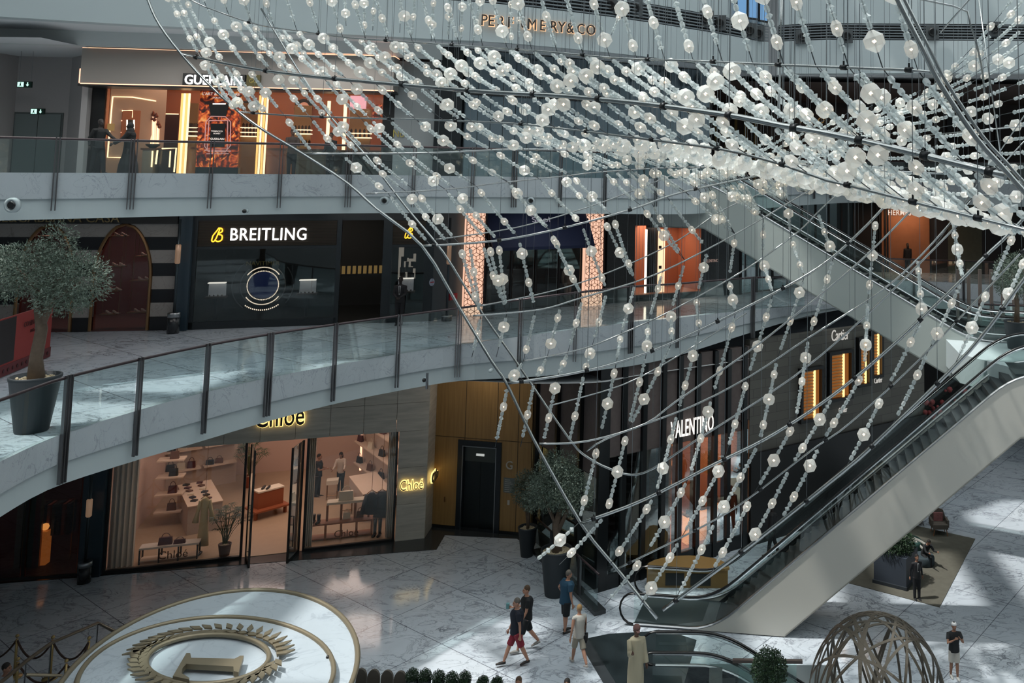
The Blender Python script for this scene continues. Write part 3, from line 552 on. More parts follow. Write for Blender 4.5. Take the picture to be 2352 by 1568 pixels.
def mannequin(px,py,W,o,h,shirt,trou,lab,z0=None,g='mannequins'):
    s,z=W.at(px,py,o); b=W.pt(s,z0 if z0 is not None else z,o); t=thing('mannequin',b,lab,'mannequin',g)
    mb=MB(); mb.tube([b+Vector((0,0,h*v)) for v in(.46,.5,.58,.66,.76,.81,.83)],[(h*.095,h*.07),(h*.1,h*.075),(h*.085,h*.06),(h*.1,h*.065),(h*.125,h*.06),(h*.1,h*.05),(h*.035,h*.035)],12)
    for e in(-1,1): mb.tube([b+W.d*(e*h*.11)+Vector((0,0,h*.79)),b+W.d*(e*h*.145)+Vector((0,0,h*.63)),b+W.d*(e*h*.14)+W.n*.03+Vector((0,0,h*.47))],[h*.04,h*.032,h*.025],8)
    mb.build('jacket',shirt,t); mb=MB()
    for e in(-1,1): mb.tube([b+W.d*(e*h*.045)+Vector((0,0,h*v)) for v in(.5,.27,.03)],[h*.055,h*.045,h*.04],8)
    mb.build('trousers',trou,t)
    mb=MB(); mb.ball(b+Vector((0,0,h*.93)),(h*.045,h*.055,h*.07),10); mb.tube([b+Vector((0,0,h*.82)),b+Vector((0,0,h*.89))],h*.028,8); mb.build('head',mat('mannequin_grey',hx('4a4540'),.5),t)
    mb=MB(); mb.lathe(b,[(.2,0),(.2,.02)],16); mb.build('stand_plate',BLACK,t)
for px,m1,lab in((1118,mat('beige_cloth',hx('a39a8c'),.8),'beige jacketed mannequin beside the left lattice column'),(1150,mat('white_cloth',hx('b5b2ae'),.8),'white shirted mannequin in the navy shop window, second from the left column'),(1303,mat('khaki_cloth',hx('8e8474'),.8),'khaki jacketed mannequin under the right end of the navy awning')):
    mannequin(px,700,WN,-.8,1.75,m1,mat('stone_trousers',hx('9a948a'),.8),lab,7.62)
# -- dark granite shop with warm display
GR=mat('speckled_charcoal',hx('3b3f41'),.6,var=.35,vs=14)
r=WE.rect(1458,516,1610,674); ZT=WE.at(1530,516)[1]
mb=MB(); WE.box(mb,0,r[0],7.6,TOP1,-.3,0); WE.box(mb,r[1],WE.len,7.6,TOP1,-.3,0); WE.box(mb,r[0],r[1],r[3],TOP1,-.3,0); WE.box(mb,r[0],r[1],7.6,r[2],-.3,.05); struct('wall_charcoal_speckled',mb,GR)
shop_room('orange_display',WE,r[0],r[1],r[2],r[3],2.2,mat('terracotta_wall',hx('a36a50'),.6),mat('terracotta_floor',hx('b07860'),.5),mat('terracotta_ceiling',hx('8a5a44'),.7)); lamp('orange_display_light',WE.pt((r[0]+r[1])/2,r[3]-.15,-1.1),2,70,(1,.66,.48))
t=thing('display_partition',WE.pt(r[0]+.3,r[2],-.8),'glowing tall panel with black cut-outs between dark screens in the orange lit window','partition')
for x0,x1,mm,o in((1487,1513,BLACK,-.5),(1513,1527,emi('peach_panel_glow','ffc9a0',1.6),-.4),(1484,1487,emi('white_strip_glow','ffe8d0',3.),-.45)):
    q=WE.rect(x0,527 if mm is not BLACK else 517,x1,672,-.4); mb=MB(); WE.box(mb,q[0],q[1],r[2],q[3],o-.1,o); mb.build('tall_panel',mm,t)
mb=MB()
for py in(564,610,642): q=WE.rect(1513,py,1519,py+7,-.4); WE.box(mb,*q,-.4,-.37)
mb.build('cut_out',BLACK,t)
t=thing('shop_sign',WE.pt(WE.at(1633,600)[0],9.3,.03),'small pale VALENTINO lettering on the charcoal wall right of the orange window','sign','shop signs'); put_text('lettering','VALENTINO',.2,WE.pt(WE.at(1633,602,.03)[0],WE.at(1633,602,.03)[1],.03),WE.d,mat('pale_pink_letters',hx('b59a90'),.4,emit='b59a90',es=.4),t,.02,.75)  # faint glow put into the letter colour, not a lit sign
# dark glazed run further right
mb=MB(); WF.box(mb,0,WF.len,7.6,TOP1,-3.1,-3); struct('wall_dark_far',mb,mat('dark_brown_wall',hx('2b2524'),.6))
for i in range(9): mb=MB(); a=WF.len*i/8; WF.box(mb,a-.06,a+.06,7.6,TOP1,-.1,.05); struct('trim_mullion_%d'%i,mb,BLACK)
t=thing('window_display',WF.pt(WF.len/2,7.6,0),'dark glazed shopfront behind the long escalator on the first level','shop window'); mb=MB(); WF.box(mb,0,WF.len,7.65,TOP1,-.01,.01); mb.build('window_pane',DARKG,t)
lamp('dark_run_light',WF.pt(WF.len*.4,11.5,-1.5),3,25,(1,.75,.55))
# ---------------------------------------------------------------- far right shops, level 1
h0=onz(1965,632,7.6);h1=onz(2420,640,7.6); W1=Wall((h0.x-.4,h0.y+2.5),(h1.x+3,h1.y+1.5))
HM=mat('ochre_suede_wall',hx('8a5c3e'),.7,var=.2,vs=2); r=W1.rect(2025,470,2135,622)
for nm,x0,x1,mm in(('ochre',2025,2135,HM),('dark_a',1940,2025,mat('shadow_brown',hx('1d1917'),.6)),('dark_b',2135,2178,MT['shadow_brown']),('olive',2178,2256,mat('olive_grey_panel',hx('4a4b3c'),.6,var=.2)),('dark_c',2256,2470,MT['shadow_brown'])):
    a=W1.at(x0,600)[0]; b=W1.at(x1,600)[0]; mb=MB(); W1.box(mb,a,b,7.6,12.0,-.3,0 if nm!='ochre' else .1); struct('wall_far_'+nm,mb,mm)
t=thing('shop_sign',W1.pt(r[0]+.5,11,.12),'lit white HERMES lettering on the ochre shopfront at far right','sign','shop signs'); a=W1.at(2066,494,.15); put_text('lettering','HERMÈS',.46,W1.pt(a[0],a[1],.16),W1.d,emi('soft_white_glow','e8d8c8',1.0),t,.03,.8,.004,1.1)
lamp('far_shop_light',W1.pt(W1.at(2080,600)[0],11.5,1.5),2,80,(1,.6,.38))
for i in range(4): mb=MB(); a=W1.at(2015+i*18-30*(i>1),600)[0]; W1.box(mb,a-.05,a+.05,7.6,12.,.0,.15); struct('trim_far_mullion_%d'%i,mb,BLACK)
# ---------------------------------------------------------------- level 2 right: dark shops under brown ceiling
w0=ony(1610,412,52); w1=ony(2480,416,52); WR=Wall(w0.xy[:],w1.xy[:]); mb=MB(); WR.box(mb,-3,WR.len+3,12.96,17.8,-.3,0); struct('wall_upper_far_brown',mb,mat('deep_brown_wall',hx('2c211c'),.6,var=.2,vs=1))
m=MB(); m.poly([(w0.x-1,41,17.6),(w0.x-1,52,17.6),(w1.x+2,52,17.6),(w1.x+2,41,17.6)]); struct('ceiling_upper_far',m,mat('brown_ceiling',hx('4a3c36'),.7))
mb=MB()
for i,px in enumerate((1645,1668,1690,1712,1735)): a=WR.at(px,300)[0]; WR.box(mb,a-.08,a+.08,13,17.,0,.1)
struct('trim_gold_fins',mb,mat('dim_gold_fin',hx('6e5a30'),.4,.6))
mb=MB()
for i,px in enumerate((1760,1830,1905,1990,2080,2180,2290)): a=WR.at(px,300)[0]; WR.box(mb,a-.15,a+.15,13,17.6,0,.15)
struct('trim_upper_far_posts',mb,BLACK)
t=thing('shop_sign',WR.pt(WR.at(1884,276)[0],16,.1),'dim gold lettering on the dark upper shopfront behind the chandelier crest','sign','shop signs'); put_text('lettering','TRE  OWEE',.5,WR.pt(WR.at(1884,283,.1)[0],WR.at(1884,283,.1)[1],.1),WR.d,mat('dim_gold_glow',hx('8a6a3a'),.4,emit='8a6a3a',es=.5),t,.03)
lamp('upper_far_light',(6,47,17.4),6,60,(1,.7,.5))
# ================================================================ LEVEL 2 LEFT: PERFUME SHOP
LEDW=emi('warm_led_glow','ffd2a0',2.8); LEDP=emi('peach_led_glow','ffb894',2.4)
s0,_=WG.at(187,300); s1,_=WG.at(905,300)
ft=lambda px:WG.at(px,interp([(187,110),(900,129)],px),1.)[1]; fb=lambda px:WG.at(px,interp([(183,189),(420,196),(900,207)],px),1.)[1]
a=WG.at(186,150,1.)[0]; b=WG.at(905,160,1.)[0]
mb=MB(); zt_=ft(400); zb_=fb(400); WG.box(mb,a,b,zb_,zt_,.2,1.0); struct('trim_perfume_shop_fascia',mb,mat('warm_grey_fascia',hx('8b8681'),.6))
mb=MB(); WG.box(mb,a,b,zt_,zt_+.02,.2,.99); WG.box(mb,a+.02,b,zb_-.03,zb_,.85,1.01); WG.box(mb,a-.03,a,zb_,zb_+.5,.85,1.01); o=tag(mb.build('cove_light',LEDP),'peach glowing strip outlining the grey fascia of the perfume shop','light strip')
mb=MB(); WG.box(mb,a-.05,b,zb_-.1,zb_-.035,.15,1.02); struct('trim_fascia_shadow_gap',mb,BLACK)
q=WG.rect(420,170,563,197,1.1); t=thing('shop_sign',WG.pt((q[0]+q[1])/2,q[2],1.1),'black sign box with lit white GUERLAIN lettering','sign','shop signs')
mb=MB(); WG.box(mb,q[0],q[1],q[2],q[3],1.0,1.12); mb.build('sign_box',BLACK,t); put_text('lettering','GUERLAIN',.47,WG.pt((q[0]+q[1])/2,(q[2]+q[3])/2-.17,1.14),WG.d,emi('white_sign_glow',(1,1,1),4),t,.03,.86,.006)
q2_=WG.rect(566,172,597,199,1.1); t=thing('shop_sign',WG.pt((q2_[0]+q2_[1])/2,q2_[2],1.1),'small gold square emblem plate right of the GUERLAIN sign','sign','shop signs'); mb=MB(); WG.box(mb,*q2_,1.0,1.1); mb.build('plate',mat('olive_gold_plate',hx('5c5636'),.4,.5),t); put_text('emblem','GG',.22,WG.pt((q2_[0]+q2_[1])/2,(q2_[2]+q2_[3])/2-.08,1.11),WG.d,mat('gold_emblem',hx('a89a58'),.4,.4),t,.02,.8)
# black pillar at left, grey return wall and black pillar right
def pcol(W,x0,x1,z0,z1,nm,m,o0=-.3,o1=.05,py=300): a=W.at(x0,py)[0]; b=W.at(x1,py)[0]; mb=MB(); W.box(mb,a,b,z0,z1,o0,o1); return struct(nm,mb,m)
pcol(WG,207,238,ZF2,17.2,'trim_black_pillar',BLACK); pcol(WG,193,207,ZF2,17.2,'wall_grey_jamb',DW,-.4,.3)
pcol(WG,905,1000,ZF2,17.3,'wall_grey_after_perfume',mat('cool_grey_wall',hx('7d8284'),.6)); pcol(WG,878,905,ZF2,17.2,'trim_black_pillar_b',BLACK); pcol(WG,1000,1062,ZF2,17.9,'trim_black_pillar_c',mat('black_blue_cladding',hx('12181c'),.3),-.3,.3)
t=thing('wall_monogram',WG.pt(WG.at(915,305)[0],15,.1),'small faint gold monogram on the grey wall right of the perfume shop','sign'); put_text('lettering','No',.4,WG.pt(*WG.at(915,315,.08),.08),WG.d,mat('gold_emblem',(0,0,0)),t,.02,.8)
sa=WG.at(240,300)[0]; sb=WG.at(878,300)[0]; OR=mat('amber_wall',hx('a8694a'),.6); DZ=4.2
shop_room('perfume_shop',WG,sa,sb,ZF2,17.05,DZ,OR,mat('cream_floor',hx('a08a78'),.4),mat('warm_ceiling',hx('8d6a55'),.7))
for k in range(3): lamp('perfume_shop_light',WG.pt(sa+(sb-sa)*(k+.5)/3,16.9,-1.9),2.4,60,(1,.66,.45))
t=thing('window_display',WG.pt((sa+sb)/2,ZF2,0),'clear glass front of the perfume shop','shop window'); mb=MB(); WG.box(mb,sa,sb,ZF2,16.2,-.01,.01); mb.build('window_pane',SHOPG,t)
# pale angled feature wall with LED outline
FW=Wall(WG.pt(sa+.02,0,-.2).xy[:],WG.pt(WG.at(375,300,-1.8)[0],0,-1.9).xy[:])
t=thing('feature_wall',FW.pt(FW.len/2,ZF2,0),'pale angled wall panel outlined with glowing strips behind the shop greeter','wall panel')
mb=MB(); FW.box(mb,0,FW.len,ZF2,17.0,-.15,0); mb.build('panel',mat('blush_plaster',hx('b09a8e'),.6),t)
def px_line(W,pts,r,m,parent,nm='light_strip',o=.03):
    mb=MB(); mb.tube([W.pt(*W.at(x,y,o),o) for x,y in pts],r,5); return mb.build(nm,m,parent)
px_line(FW,[(520,360)][:0] or [(283,362),(247,361),(252,300),(259,222),(305,223),(358,232)],.022,LEDW,t)
r=FW.rect(247,284,262,300,.05); mb=MB(); FW.box(mb,*r,.03,.08); mb.build('gold_plaque',emi('gold_plaque_glow','b08a50',.7),t)
r=FW.rect(279,253,320,325,.02); mb=MB(); FW.box(mb,*r,.0,.05); mb.build('niche_back',OR,t)
px_line(FW,[(281,254),(304,254),(303,270)],.03,LEDW,t); px_line(FW,[(279,277),(302,277)],.02,LEDP,t,'niche_shelf'); px_line(FW,[(278,304),(300,304)],.02,LEDP,t,'niche_shelf')
mb=MB(); r=FW.rect(292,275,308,300,.4); FW.box(mb,*r,.35,.42); mb.build('black_screen',BLACK,t); px_line(FW,[(292,275),(292,298)],.025,emi('white_strip_glow',(1,1,1),3),t,o=.45); px_line(FW,[(308,275),(308,298)],.025,emi('white_strip_glow',(1,1,1),3),t,o=.45)
def wpanel(x0,y0,x1,y1,o,m,nm,lab,cat,th=.06,parent=None):
    r=WG.rect(x0,y0,x1,y1,o); mb=MB(); WG.box(mb,*r,o-th,o)
    if parent is not None: return mb.build(nm,m,parent),r
    return tag(mb.build(nm,m),lab,cat),r
wpanel(312,257,342,345,-3.2,mat('dark_walnut',hx('3a1c14'),.4),'inner_doorway','dark brown doorway inside the perfume shop, left one','doorway'); wpanel(366,262,408,345,-3.4,mat('dark_walnut',(0,0,0)),'inner_doorway','dark brown doorway inside the perfume shop with a glowing lintel','doorway')
px=thing('light_frame',WG.pt(WG.at(370,300,-2)[0],14,-2),'tall thin glowing tubes standing in the middle of the perfume shop','light strip')
px_line(WG,[(363,193),(359,261)],.035,LEDW,px,o=-2.2); px_line(WG,[(361,261),(410,262)],.02,LEDW,px,'lintel_strip',-3.3); px_line(WG,[(345,257),(343,280)],.04,LEDW,px,o=-2.2)
t=thing('perfume_tower',WG.pt(WG.at(355,300,-1.5)[0],ZF2,-1.5),'cluster of tall glowing glass tubes and bottles on a counter behind the greeters','display')
for i,x in enumerate((339,343,347,351,354,358,362,365)):
    y0=(300,292,278,268,280,272,290,296)[i]; px_line(WG,[(x,y0),(x-1,330)],.025,(LEDW,LEDP)[i%2],t,'glass_tube',-1.5)
    c=WG.pt(*WG.at(x+1,y0-2,-1.5),-1.5); mb=MB(); mb.lathe(c,[(.06,0),(.07,.06),(.03,.13),(.03,.18)],8); mb.build('bottle_top',mat('bronze_glass',hx('7a3e28'),.2,.3),t)
def ledcol(xa,xb,y0,y1,lab,o=-.6):
    t=thing('light_column',WG.pt(WG.at((xa+xb)/2,300,o)[0],ZF2,o),lab,'light column','glowing bar columns')
    for i in range(4):
        x=xa+(xb-xa)*(i+.5)/4; dxx=(398-y0)*-.05; a=WG.at(x,y0,o); c=WG.at(x+dxx,y1,o); mb=MB(); s=(a[0]+c[0])/2+(i-1.5)*0; WG.box(mb,s-.022,s+.022,ZF2,a[1],o-.08,o); mb.build('light_bar',LEDW if i%2 else emi('amber_led_glow','ffb868',2.),t)
        if i<3: mb=MB(); s2=s+.09; WG.box(mb,s2-.055,s2-.015,ZF2,a[1],o-.1,o-.06); mb.build('bronze_bar',mat('bronze_bar',hx('9a5a30'),.3,.7),t)
ledcol(414,436,214,398,'glowing column of amber vertical bars left of the perfume poster'); ledcol(593,617,219,398,'glowing column of amber vertical bars right of the perfume poster')
# poster screen
PM=bpy.data.materials.new('fiery_abstract_print'); PM.use_nodes=True; nt=PM.node_tree; b=nt.nodes['Principled BSDF']; tc=N(nt,'TexCoord'); vo=N(nt,'TexNoise'); vo.inputs['Scale'].default_value=2.1; vo.inputs['Detail'].default_value=6; vo.inputs['Distortion'].default_value=3.
cr=N(nt,'ValToRGB'); e=cr.color_ramp.elements; e[0].position=.36; e[0].color=(*hx('1c0d0a'),1); e[1].position=.72; e[1].color=(*hx('f0b878'),1)
for p,c in((.46,'5a1c10'),(.54,'b8461c'),(.6,'d87a34')): n_=cr.color_ramp.elements.new(p); n_.color=(*hx(c),1)
nt.links.new(tc.outputs['Object'],vo.inputs['Vector']); nt.links.new(vo.outputs['Fac'],cr.inputs[0]); nt.links.new(cr.outputs[0],b.inputs['Base Color']); nt.links.new(cr.outputs[0],b.inputs['Emission Color']); b.inputs['Emission Strength'].default_value=.45
t=thing('poster_screen',WG.pt(WG.at(500,390,.1)[0],ZF2,.1),'tall lit poster of a pink glass perfume bottle over fiery orange and black bark','poster')
r=WG.rect(455,197,549,384,.15); mb=MB(); WG.box(mb,*r,.05,.15); mb.build('lit_print',PM,t); mb=MB(); r2=WG.rect(450,384,548,399,.15); WG.box(mb,*r2,.0,.2); mb.build('plinth',mat('dark_teal_plinth',hx('1b2426'),.4),t)
def P(x,y,o=.17): return WG.pt(*WG.at(x,y,o),o)
mb=MB(); mb.extr([P(480,238),P(528,238),P(523,252),P(519,268),P(485,268),P(482,252)],WG.n*.02); mb.extr([P(485,284),P(518,284),P(516,338),P(482,338)],WG.n*.025); mb.build('black_cap_and_label',BLACK,t)
pk=emi('pink_outline_glow','d89a94',.8); mb=MB()
for pts in([(485,267),(518,268),(530,280),(529,335),(517,349),(479,348),(470,336),(473,280),(485,267)],[(480,277),(523,277),(522,342),(476,342),(480,277)],[(470,345),(530,347)],[(474,353),(525,353)]): mb.tube([P(*p,.19) for p in pts],.018,5)
mb.build('bottle_outline',pk,t)
mb=MB(); mb.tube([P(489,238.5,.2),P(518,238.5,.2)],.02,5); mb.build('cap_highlight',emi('white_strip_glow',(1,1,1),3),t)
wt=mat('poster_white_ink',hx('d8ccc4'),.5,emit='d8ccc4',es=.8)
for txt,px_,py_,sz in(("L'ART & LA MATIERE",508,219,.14),('COLLECTION',505,226,.08),('TOBACCO',498,303,.08),('HONEY',498,308,.07),('GUERLAIN',499,321,.1)): put_text('caption',txt,sz,P(px_,py_,.21),WG.d,wt,t,.01)
# shelves, counters
def shelf_unit(x0,x1,ys,o,lab):
    t=thing('wall_shelf',WG.pt(WG.at((x0+x1)/2,320,o)[0],14,o),lab,'shelf','lit bottle shelves in the perfume shop')
    r=WG.rect(x0,ys[0]-55,x1,398,o-.3); mb=MB(); WG.box(mb,*r,o-.36,o-.3); mb.build('back_panel',mat('tan_panel',hx('8a6a44'),.6),t)
    for y in ys:
        q=WG.rect(x0,y,x1,y+2,o); mb=MB(); WG.box(mb,q[0],q[1],q[2],q[2]+.035,o-.3,o); mb.build('shelf_board',emi('shelf_led','ffe0b8',1.8),t)
        for k in range(5):
            s=q[0]+(q[1]-q[0])*(k+.5)/5; mb=MB(); WG.box(mb,s-.035,s+.035,q[2]+.035,q[2]+.16,o-.16,o-.08); WG.box(mb,s-.015,s+.015,q[2]+.16,q[2]+.2,o-.14,o-.1); mb.build('bottle',mat('dark_bottle',hx('2a1814'),.2),t)
shelf_unit(428,450,(292,301,311),-1.1,'lit shelves of small dark bottles left of the perfume poster'); shelf_unit(552,592,(292,303,312),-1.1,'lit shelves of small dark bottles right of the perfume poster'); shelf_unit(672,712,(297,306,330),-2.4,'lit shelves under the portrait picture'); shelf_unit(800,850,(305,315),-2.4,'lit shelves under the pink picture'); 
def counter(x0,x1,yt,o,dp,mc,lab,led=True,yb=399):
    r=WG.rect(x0,yt,x1,398,o); t=thing('display_counter',WG.pt((r[0]+r[1])/2,ZF2,o),lab,'counter','counters in the perfume shop'); mb=MB(); WG.box(mb,r[0],r[1],ZF2+.05,r[3]-.06,o-dp,o); mb.build('body',mc,t); mb=MB(); WG.box(mb,r[0]-.05,r[1]+.05,r[3]-.06,r[3],o-dp-.05,o+.05); mb.build('counter_top',mat('bronze_top',hx('6a4a3a'),.3,.4),t)
    if led: mb=MB(); mb.tube([WG.pt(r[1]-.03,r[3]-.1,o+.03),WG.pt(r[1]-.03,ZF2+.3,o+.03)],.025,5); mb.build('light_strip',LEDW,t)
    return t,r
white_c=mat('off_white_counter',hx('8c8c88'),.4)
_,rc=counter(326,352,340,-.5,.7,white_c,'white display counter beside the abaya-clad woman'); counter(365,393,340,-.6,.7,mat('dark_glass_counter',hx('2c2422'),.2),'dark counter with glowing edge in the middle of the perfume shop'); counter(414,448,338,-.8,.6,mat('tan_counter',hx('8a6a50'),.4),'tan counter left of the perfume poster',False)
counter(612,655,340,-.8,.7,mat('blush_counter',hx('8d5f50'),.4),'blush counter right of the glowing column',False); counter(680,745,342,-.5,.8,mat('granite_counter',hx('66645c'),.5,var=.3,vs=25),'long grey speckled counter in front of the shop clerk',False); counter(760,870,345,-.9,.7,mat('dark_glass_counter',(0,0,0)),'long dark counter at the right end of the perfume shop',False)
px=thing('light_frame',WG.pt(WG.at(395,370,-.7)[0],ZF2,-.5),'bright angular strip lights low between the counters','light strip'); px_line(WG,[(372,341),(405,340),(400,395)],.028,LEDW,px,o=-.45); px_line(WG,[(362,345),(358,377)],.03,LEDW,px,o=-.45)
t=thing('flower_bowl',WG.pt(WG.at(340,338,-.5)[0],rc[3],-.8),'dark bowl and yellow bottle on the white counter','bowl'); mb=MB(); c=WG.pt((rc[0]+rc[1])/2,rc[3],-.8); mb.lathe(c,[(.08,0),(.22,.1),(.24,.16),(.2,.16)],14); mb.build('bowl',BLACK,t)
o,_=wpanel(676,232,716,290,-3.8,mat('portrait_ground',hx('4a2a20'),.6,emit='4a2a20',es=.5),'wall_picture','lit picture of a dark haired woman resting chin on hand inside the perfume shop','picture')
r=WG.rect(676,232,716,290,-3.75); wc=(r[0]+r[1])/2; hh=r[3]-r[2]
for nm,ds,dz,rx,rz,mm in(('hair',0,.2,.36,.4,mat('print_dark_hair',hx('1c1210'),.7)),('face',.03,.14,.24,.33,mat('print_skin',hx('b88470'),.6,emit='b88470',es=.5)),('arm',.15,-.55,.2,.35,mat('print_skin',(0,0,0)))):
    mb=MB(); c=WG.pt(wc+ds,(r[2]+r[3])/2+dz,-3.74+(.02 if nm!='hair' else 0)); b0=mb.vs([c+WG.d*(rx*math.cos(2*PI*k/20))+Vector((0,0,rz*math.sin(2*PI*k/20))) for k in range(20)]); mb.face([b0+k for k in range(20)]); ob=mb.build('printed_'+nm,mm,o)
o,_=wpanel(803,220,840,290,-3.6,mat('pink_print',hx('d8a8c0'),.6,emit='d8a8c0',es=.6),'wall_picture','lit pale pink and black picture at the right end of the perfume shop','picture'); mb=MB(); rr=WG.rect(806,270,836,290,-3.55); WG.box(mb,*rr,-3.58,-3.56); mb.build('printed_black_shape',BLACK,o)
o,_=wpanel(856,240,876,276,-3.2,PM,'wall_picture','small orange and black picture beside the right pillar of the perfume shop','picture')
wpanel(556,232,586,280,-4.12,BLACK,'black_screen','black square screen above the shelves right of the poster','screen')
for i,x in enumerate((752,790)): t=thing('light_column',WG.pt(WG.at(x,300,-3)[0],ZF2,-3),['slim amber light bar left of the pink picture, farther one','slim amber light bar just left of the pink picture'][i],'light column'); mb=MB(); s=WG.at(x,300,-3)[0]; WG.box(mb,s-.05,s+.05,ZF2,16,-3.1,-3.); mb.build('light_bar',LEDW,t)
mb=MB(); r=WG.rect(395,202,458,213,-2); WG.box(mb,r[0],r[1],16.95,17.02,-3.2,-1.2); tag(mb.build('ceiling_light_panel',emi('ceiling_cream_glow','ffe0b8',2.)),'glowing cream ceiling panel left of the poster top','ceiling light')
for i in range(9): mb=MB(); c=WG.pt(sa+.8+i*(sb-sa-1)/9,17.03,-.9-(i%3)*.5); mb.lathe(c,[(.06,0),(.06,.015)],10); tag(mb.build('ceiling_downlight',emi('downlight_glow','ffe8c8',5)),'tiny round downlight in the perfume shop ceiling, %s from the left'%['first','second','third','fourth','fifth','sixth','seventh','eighth','ninth'][i],'ceiling light','perfume shop downlights')
# ---------------------------------------------------------------- tall blue-grey beauty shop front
sp0=ony(1062,406,33.2); sp1=ony(1628,411,39.0); WS=Wall(sp0.xy[:],sp1.xy[:]); BG=mat('blue_grey_cladding',hx('566168'),.35)
mb=MB(); WS.box(mb,0,WS.len,ZF2,17.82,-.3,-.05); struct('wall_beauty_shop',mb,BG)
t=thing('glass_facade',WS.pt(WS.len/2,ZF2,0),'tall blue-grey glass front with large SEPHORA letters behind the bead strings','shopfront')
n=22
for i in range(n): a=WS.len*i/n; mb=MB(); WS.box(mb,a+.015,a+WS.len/n-.015,ZF2+.05,17.8,-.03,0); mb.build('glass_panel',mat('blue_grey_glass',hx('5f6c74'),.12,spec=.8),t)
mb=MB(); zc=WS.at(1500,240)[1]; WS.box(mb,0,WS.len,zc-.06,zc+.02,0,.05); mb.build('dark_transom',BLACK,t)
x=1190
for ch,px_,py_ in(('S',1150,168),('E',1222,172),('P',1300,176),('H',1462,188),('O',1523,192),('R',1572,197),('A',1602,201)):
    s,z=WS.at(px_,py_,.1); put_text('letter',ch,.92,WS.pt(s,z,.12),WS.d,mat('brushed_letter',hx('3c464c'),.3,.5),t,.06,.9 if ch!='A' else .8,.01)
for i,px_ in enumerate((1010,1170,1290,1400)):
    s=WS.at(px_,380)[0]
# third level sign
def FP(px,py): d=interp([(780,30),(1000,31),(1155,31.8),(1400,34)],px)-.25; return ony(px,py,d)
t=thing('shop_sign',FP(1230,60),'dark letters with warm glowing edges spelling PERFUMERY & CO on the white upper fascia','sign','shop signs')
txt='PERFUMERY & CO'; xs_=[1110,1128,1148,1170,1200,1222,1247,1271,1290,1300,1308,1320,1335,1358]
posx=[1112,1128,1150,1172,1206,1222,1246,1272,1290,None,1310,None,1334,1357]
for i,ch in enumerate(txt):
    if posx[i] is None: continue
    x=posx[i]; y=interp([(1110,58),(1357,80)],x); a=FP(x,y); b=FP(x+10,y+.9); dr=(b-a).normalized(); dr.z=0
    put_text('letter_halo',ch,.56,a+Vector((0,.05,0)),dr,emi('letter_halo_glow','ffcfa0',1.0),t,.02,.85,.022); put_text('letter',ch,.56,a-Vector((0,.02,0)),dr,mat('dark_bronze_letter',hx('3a3431'),.4,.4),t,.05,.85,0)
# ================================================================ GROUND LEVEL SHOPFRONTS
g0=onz(235,1318);g1=onz(905,1243);WH=Wall(g0.xy[:],g1.xy[:]); TRAV=striped('travertine_cladding',hx('c6c0b4'),hx('aba69b'),9,'Z',.6)
gc=onz(975,1250); sc=(Vector((gc.x,gc.y,0))-WH.p).dot(WH.d)
zT=WH.at(905,991)[1]; zS=6.6
sW1=WH.at(555,1283)[0]; sW2=WH.at(690,1268)[0]; sW3=WH.at(905,1243)[0]
mb=MB()
n=9
for i in range(n):
    a=sc*i/n; WH.box(mb,a,a+sc/n-.012,zT+1.,zS,-.3,.06); WH.box(mb,a,a+sc/n-.012,zT,zT+.99,-.3,.06)
for k in range(3): WH.box(mb,sW3+.03,sc,zT*k/3+.0,zT*(k+1)/3-.01,-.3,.06)
struct('wall_travertine_front',mb,TRAV)
br=onz(992,1210); WHs=Wall((WH.pt(sc,0,.06)).xy[:],(br.x,br.y)); mb=MB(); WHs.box(mb,0,WHs.len,0,zS,-.2,0); struct('wall_travertine_return',mb,TRAV)
CF=mat('sandstone_shop_floor',hx('a08a72'),.35,var=.08,vs=3); CW=mat('blush_shop_wall',hx('b89c8c'),.7)
shop_room('boutique_ground',WH,0,sc-.2,0,zT+.4,9.5,CW,CF,CW)
for a,b,e in((.2,.3,260),(.55,.35,300),(.8,.3,240),(.35,.75,240),(.75,.8,240)): lamp('boutique_ceiling_light',WH.pt(sc*a,zT+.3,-9*b),2.2,e*.2,(1,.76,.66))
BK=mat('matt_black_frame',hx('101214'),.45)
def window(s0,s1,lab,nm='window_display'):
    t=thing(nm,WH.pt((s0+s1)/2,0,0),lab,'shop window'); mb=MB(); WH.box(mb,s0,s1,.02,zT,-.01,.01); mb.build('window_pane',SHOPG,t)
    mb=MB(); WH.box(mb,s0,s1,0,.1,-.06,.06); WH.box(mb,s0,s0+.07,.1,zT,-.06,.06); WH.box(mb,s1-.07,s1,.1,zT,-.06,.06); mb.build('window_frame',BK,t); return t
window(0,sW1,'large black framed window at left with hanging cream dress and potted palm'); window(sW2+.05,sW3,'black framed window at right with hanging black clothes and a bench of handbags')
def gdoor(s,lab,sw):
    t=thing('glass_door',WH.pt(s,0,0),lab,'door','boutique doors'); D=Wall(WH.pt(s,0,0).xy[:],WH.pt(s+sw*.25,0,.95).xy[:]) if sw>0 else Wall(WH.pt(s+sw*.25,0,.95).xy[:],WH.pt(s,0,0).xy[:])
    mb=MB(); D.box(mb,0,D.len,.03,zT-.05,-.01,.01); mb.build('door_pane',SHOPG,t)
    mb=MB(); D.box(mb,0,D.len,.02,.12,-.03,.03); D.box(mb,0,.06,.1,zT-.05,-.03,.03); D.box(mb,D.len-.06,D.len,.1,zT-.05,-.03,.03); mb.build('door_frame',BK,t)
    e=D.len-.15 if sw>0 else .15
    for zz in(1.0,): mb=MB(); a=D.pt(e,zz-.5,.1); b=D.pt(e,zz+.5,.1); mb.tube([D.pt(e,zz-.5,0),a,b,D.pt(e,zz+.5,0)],.018,6); mb.build('door_handle',BK,t)
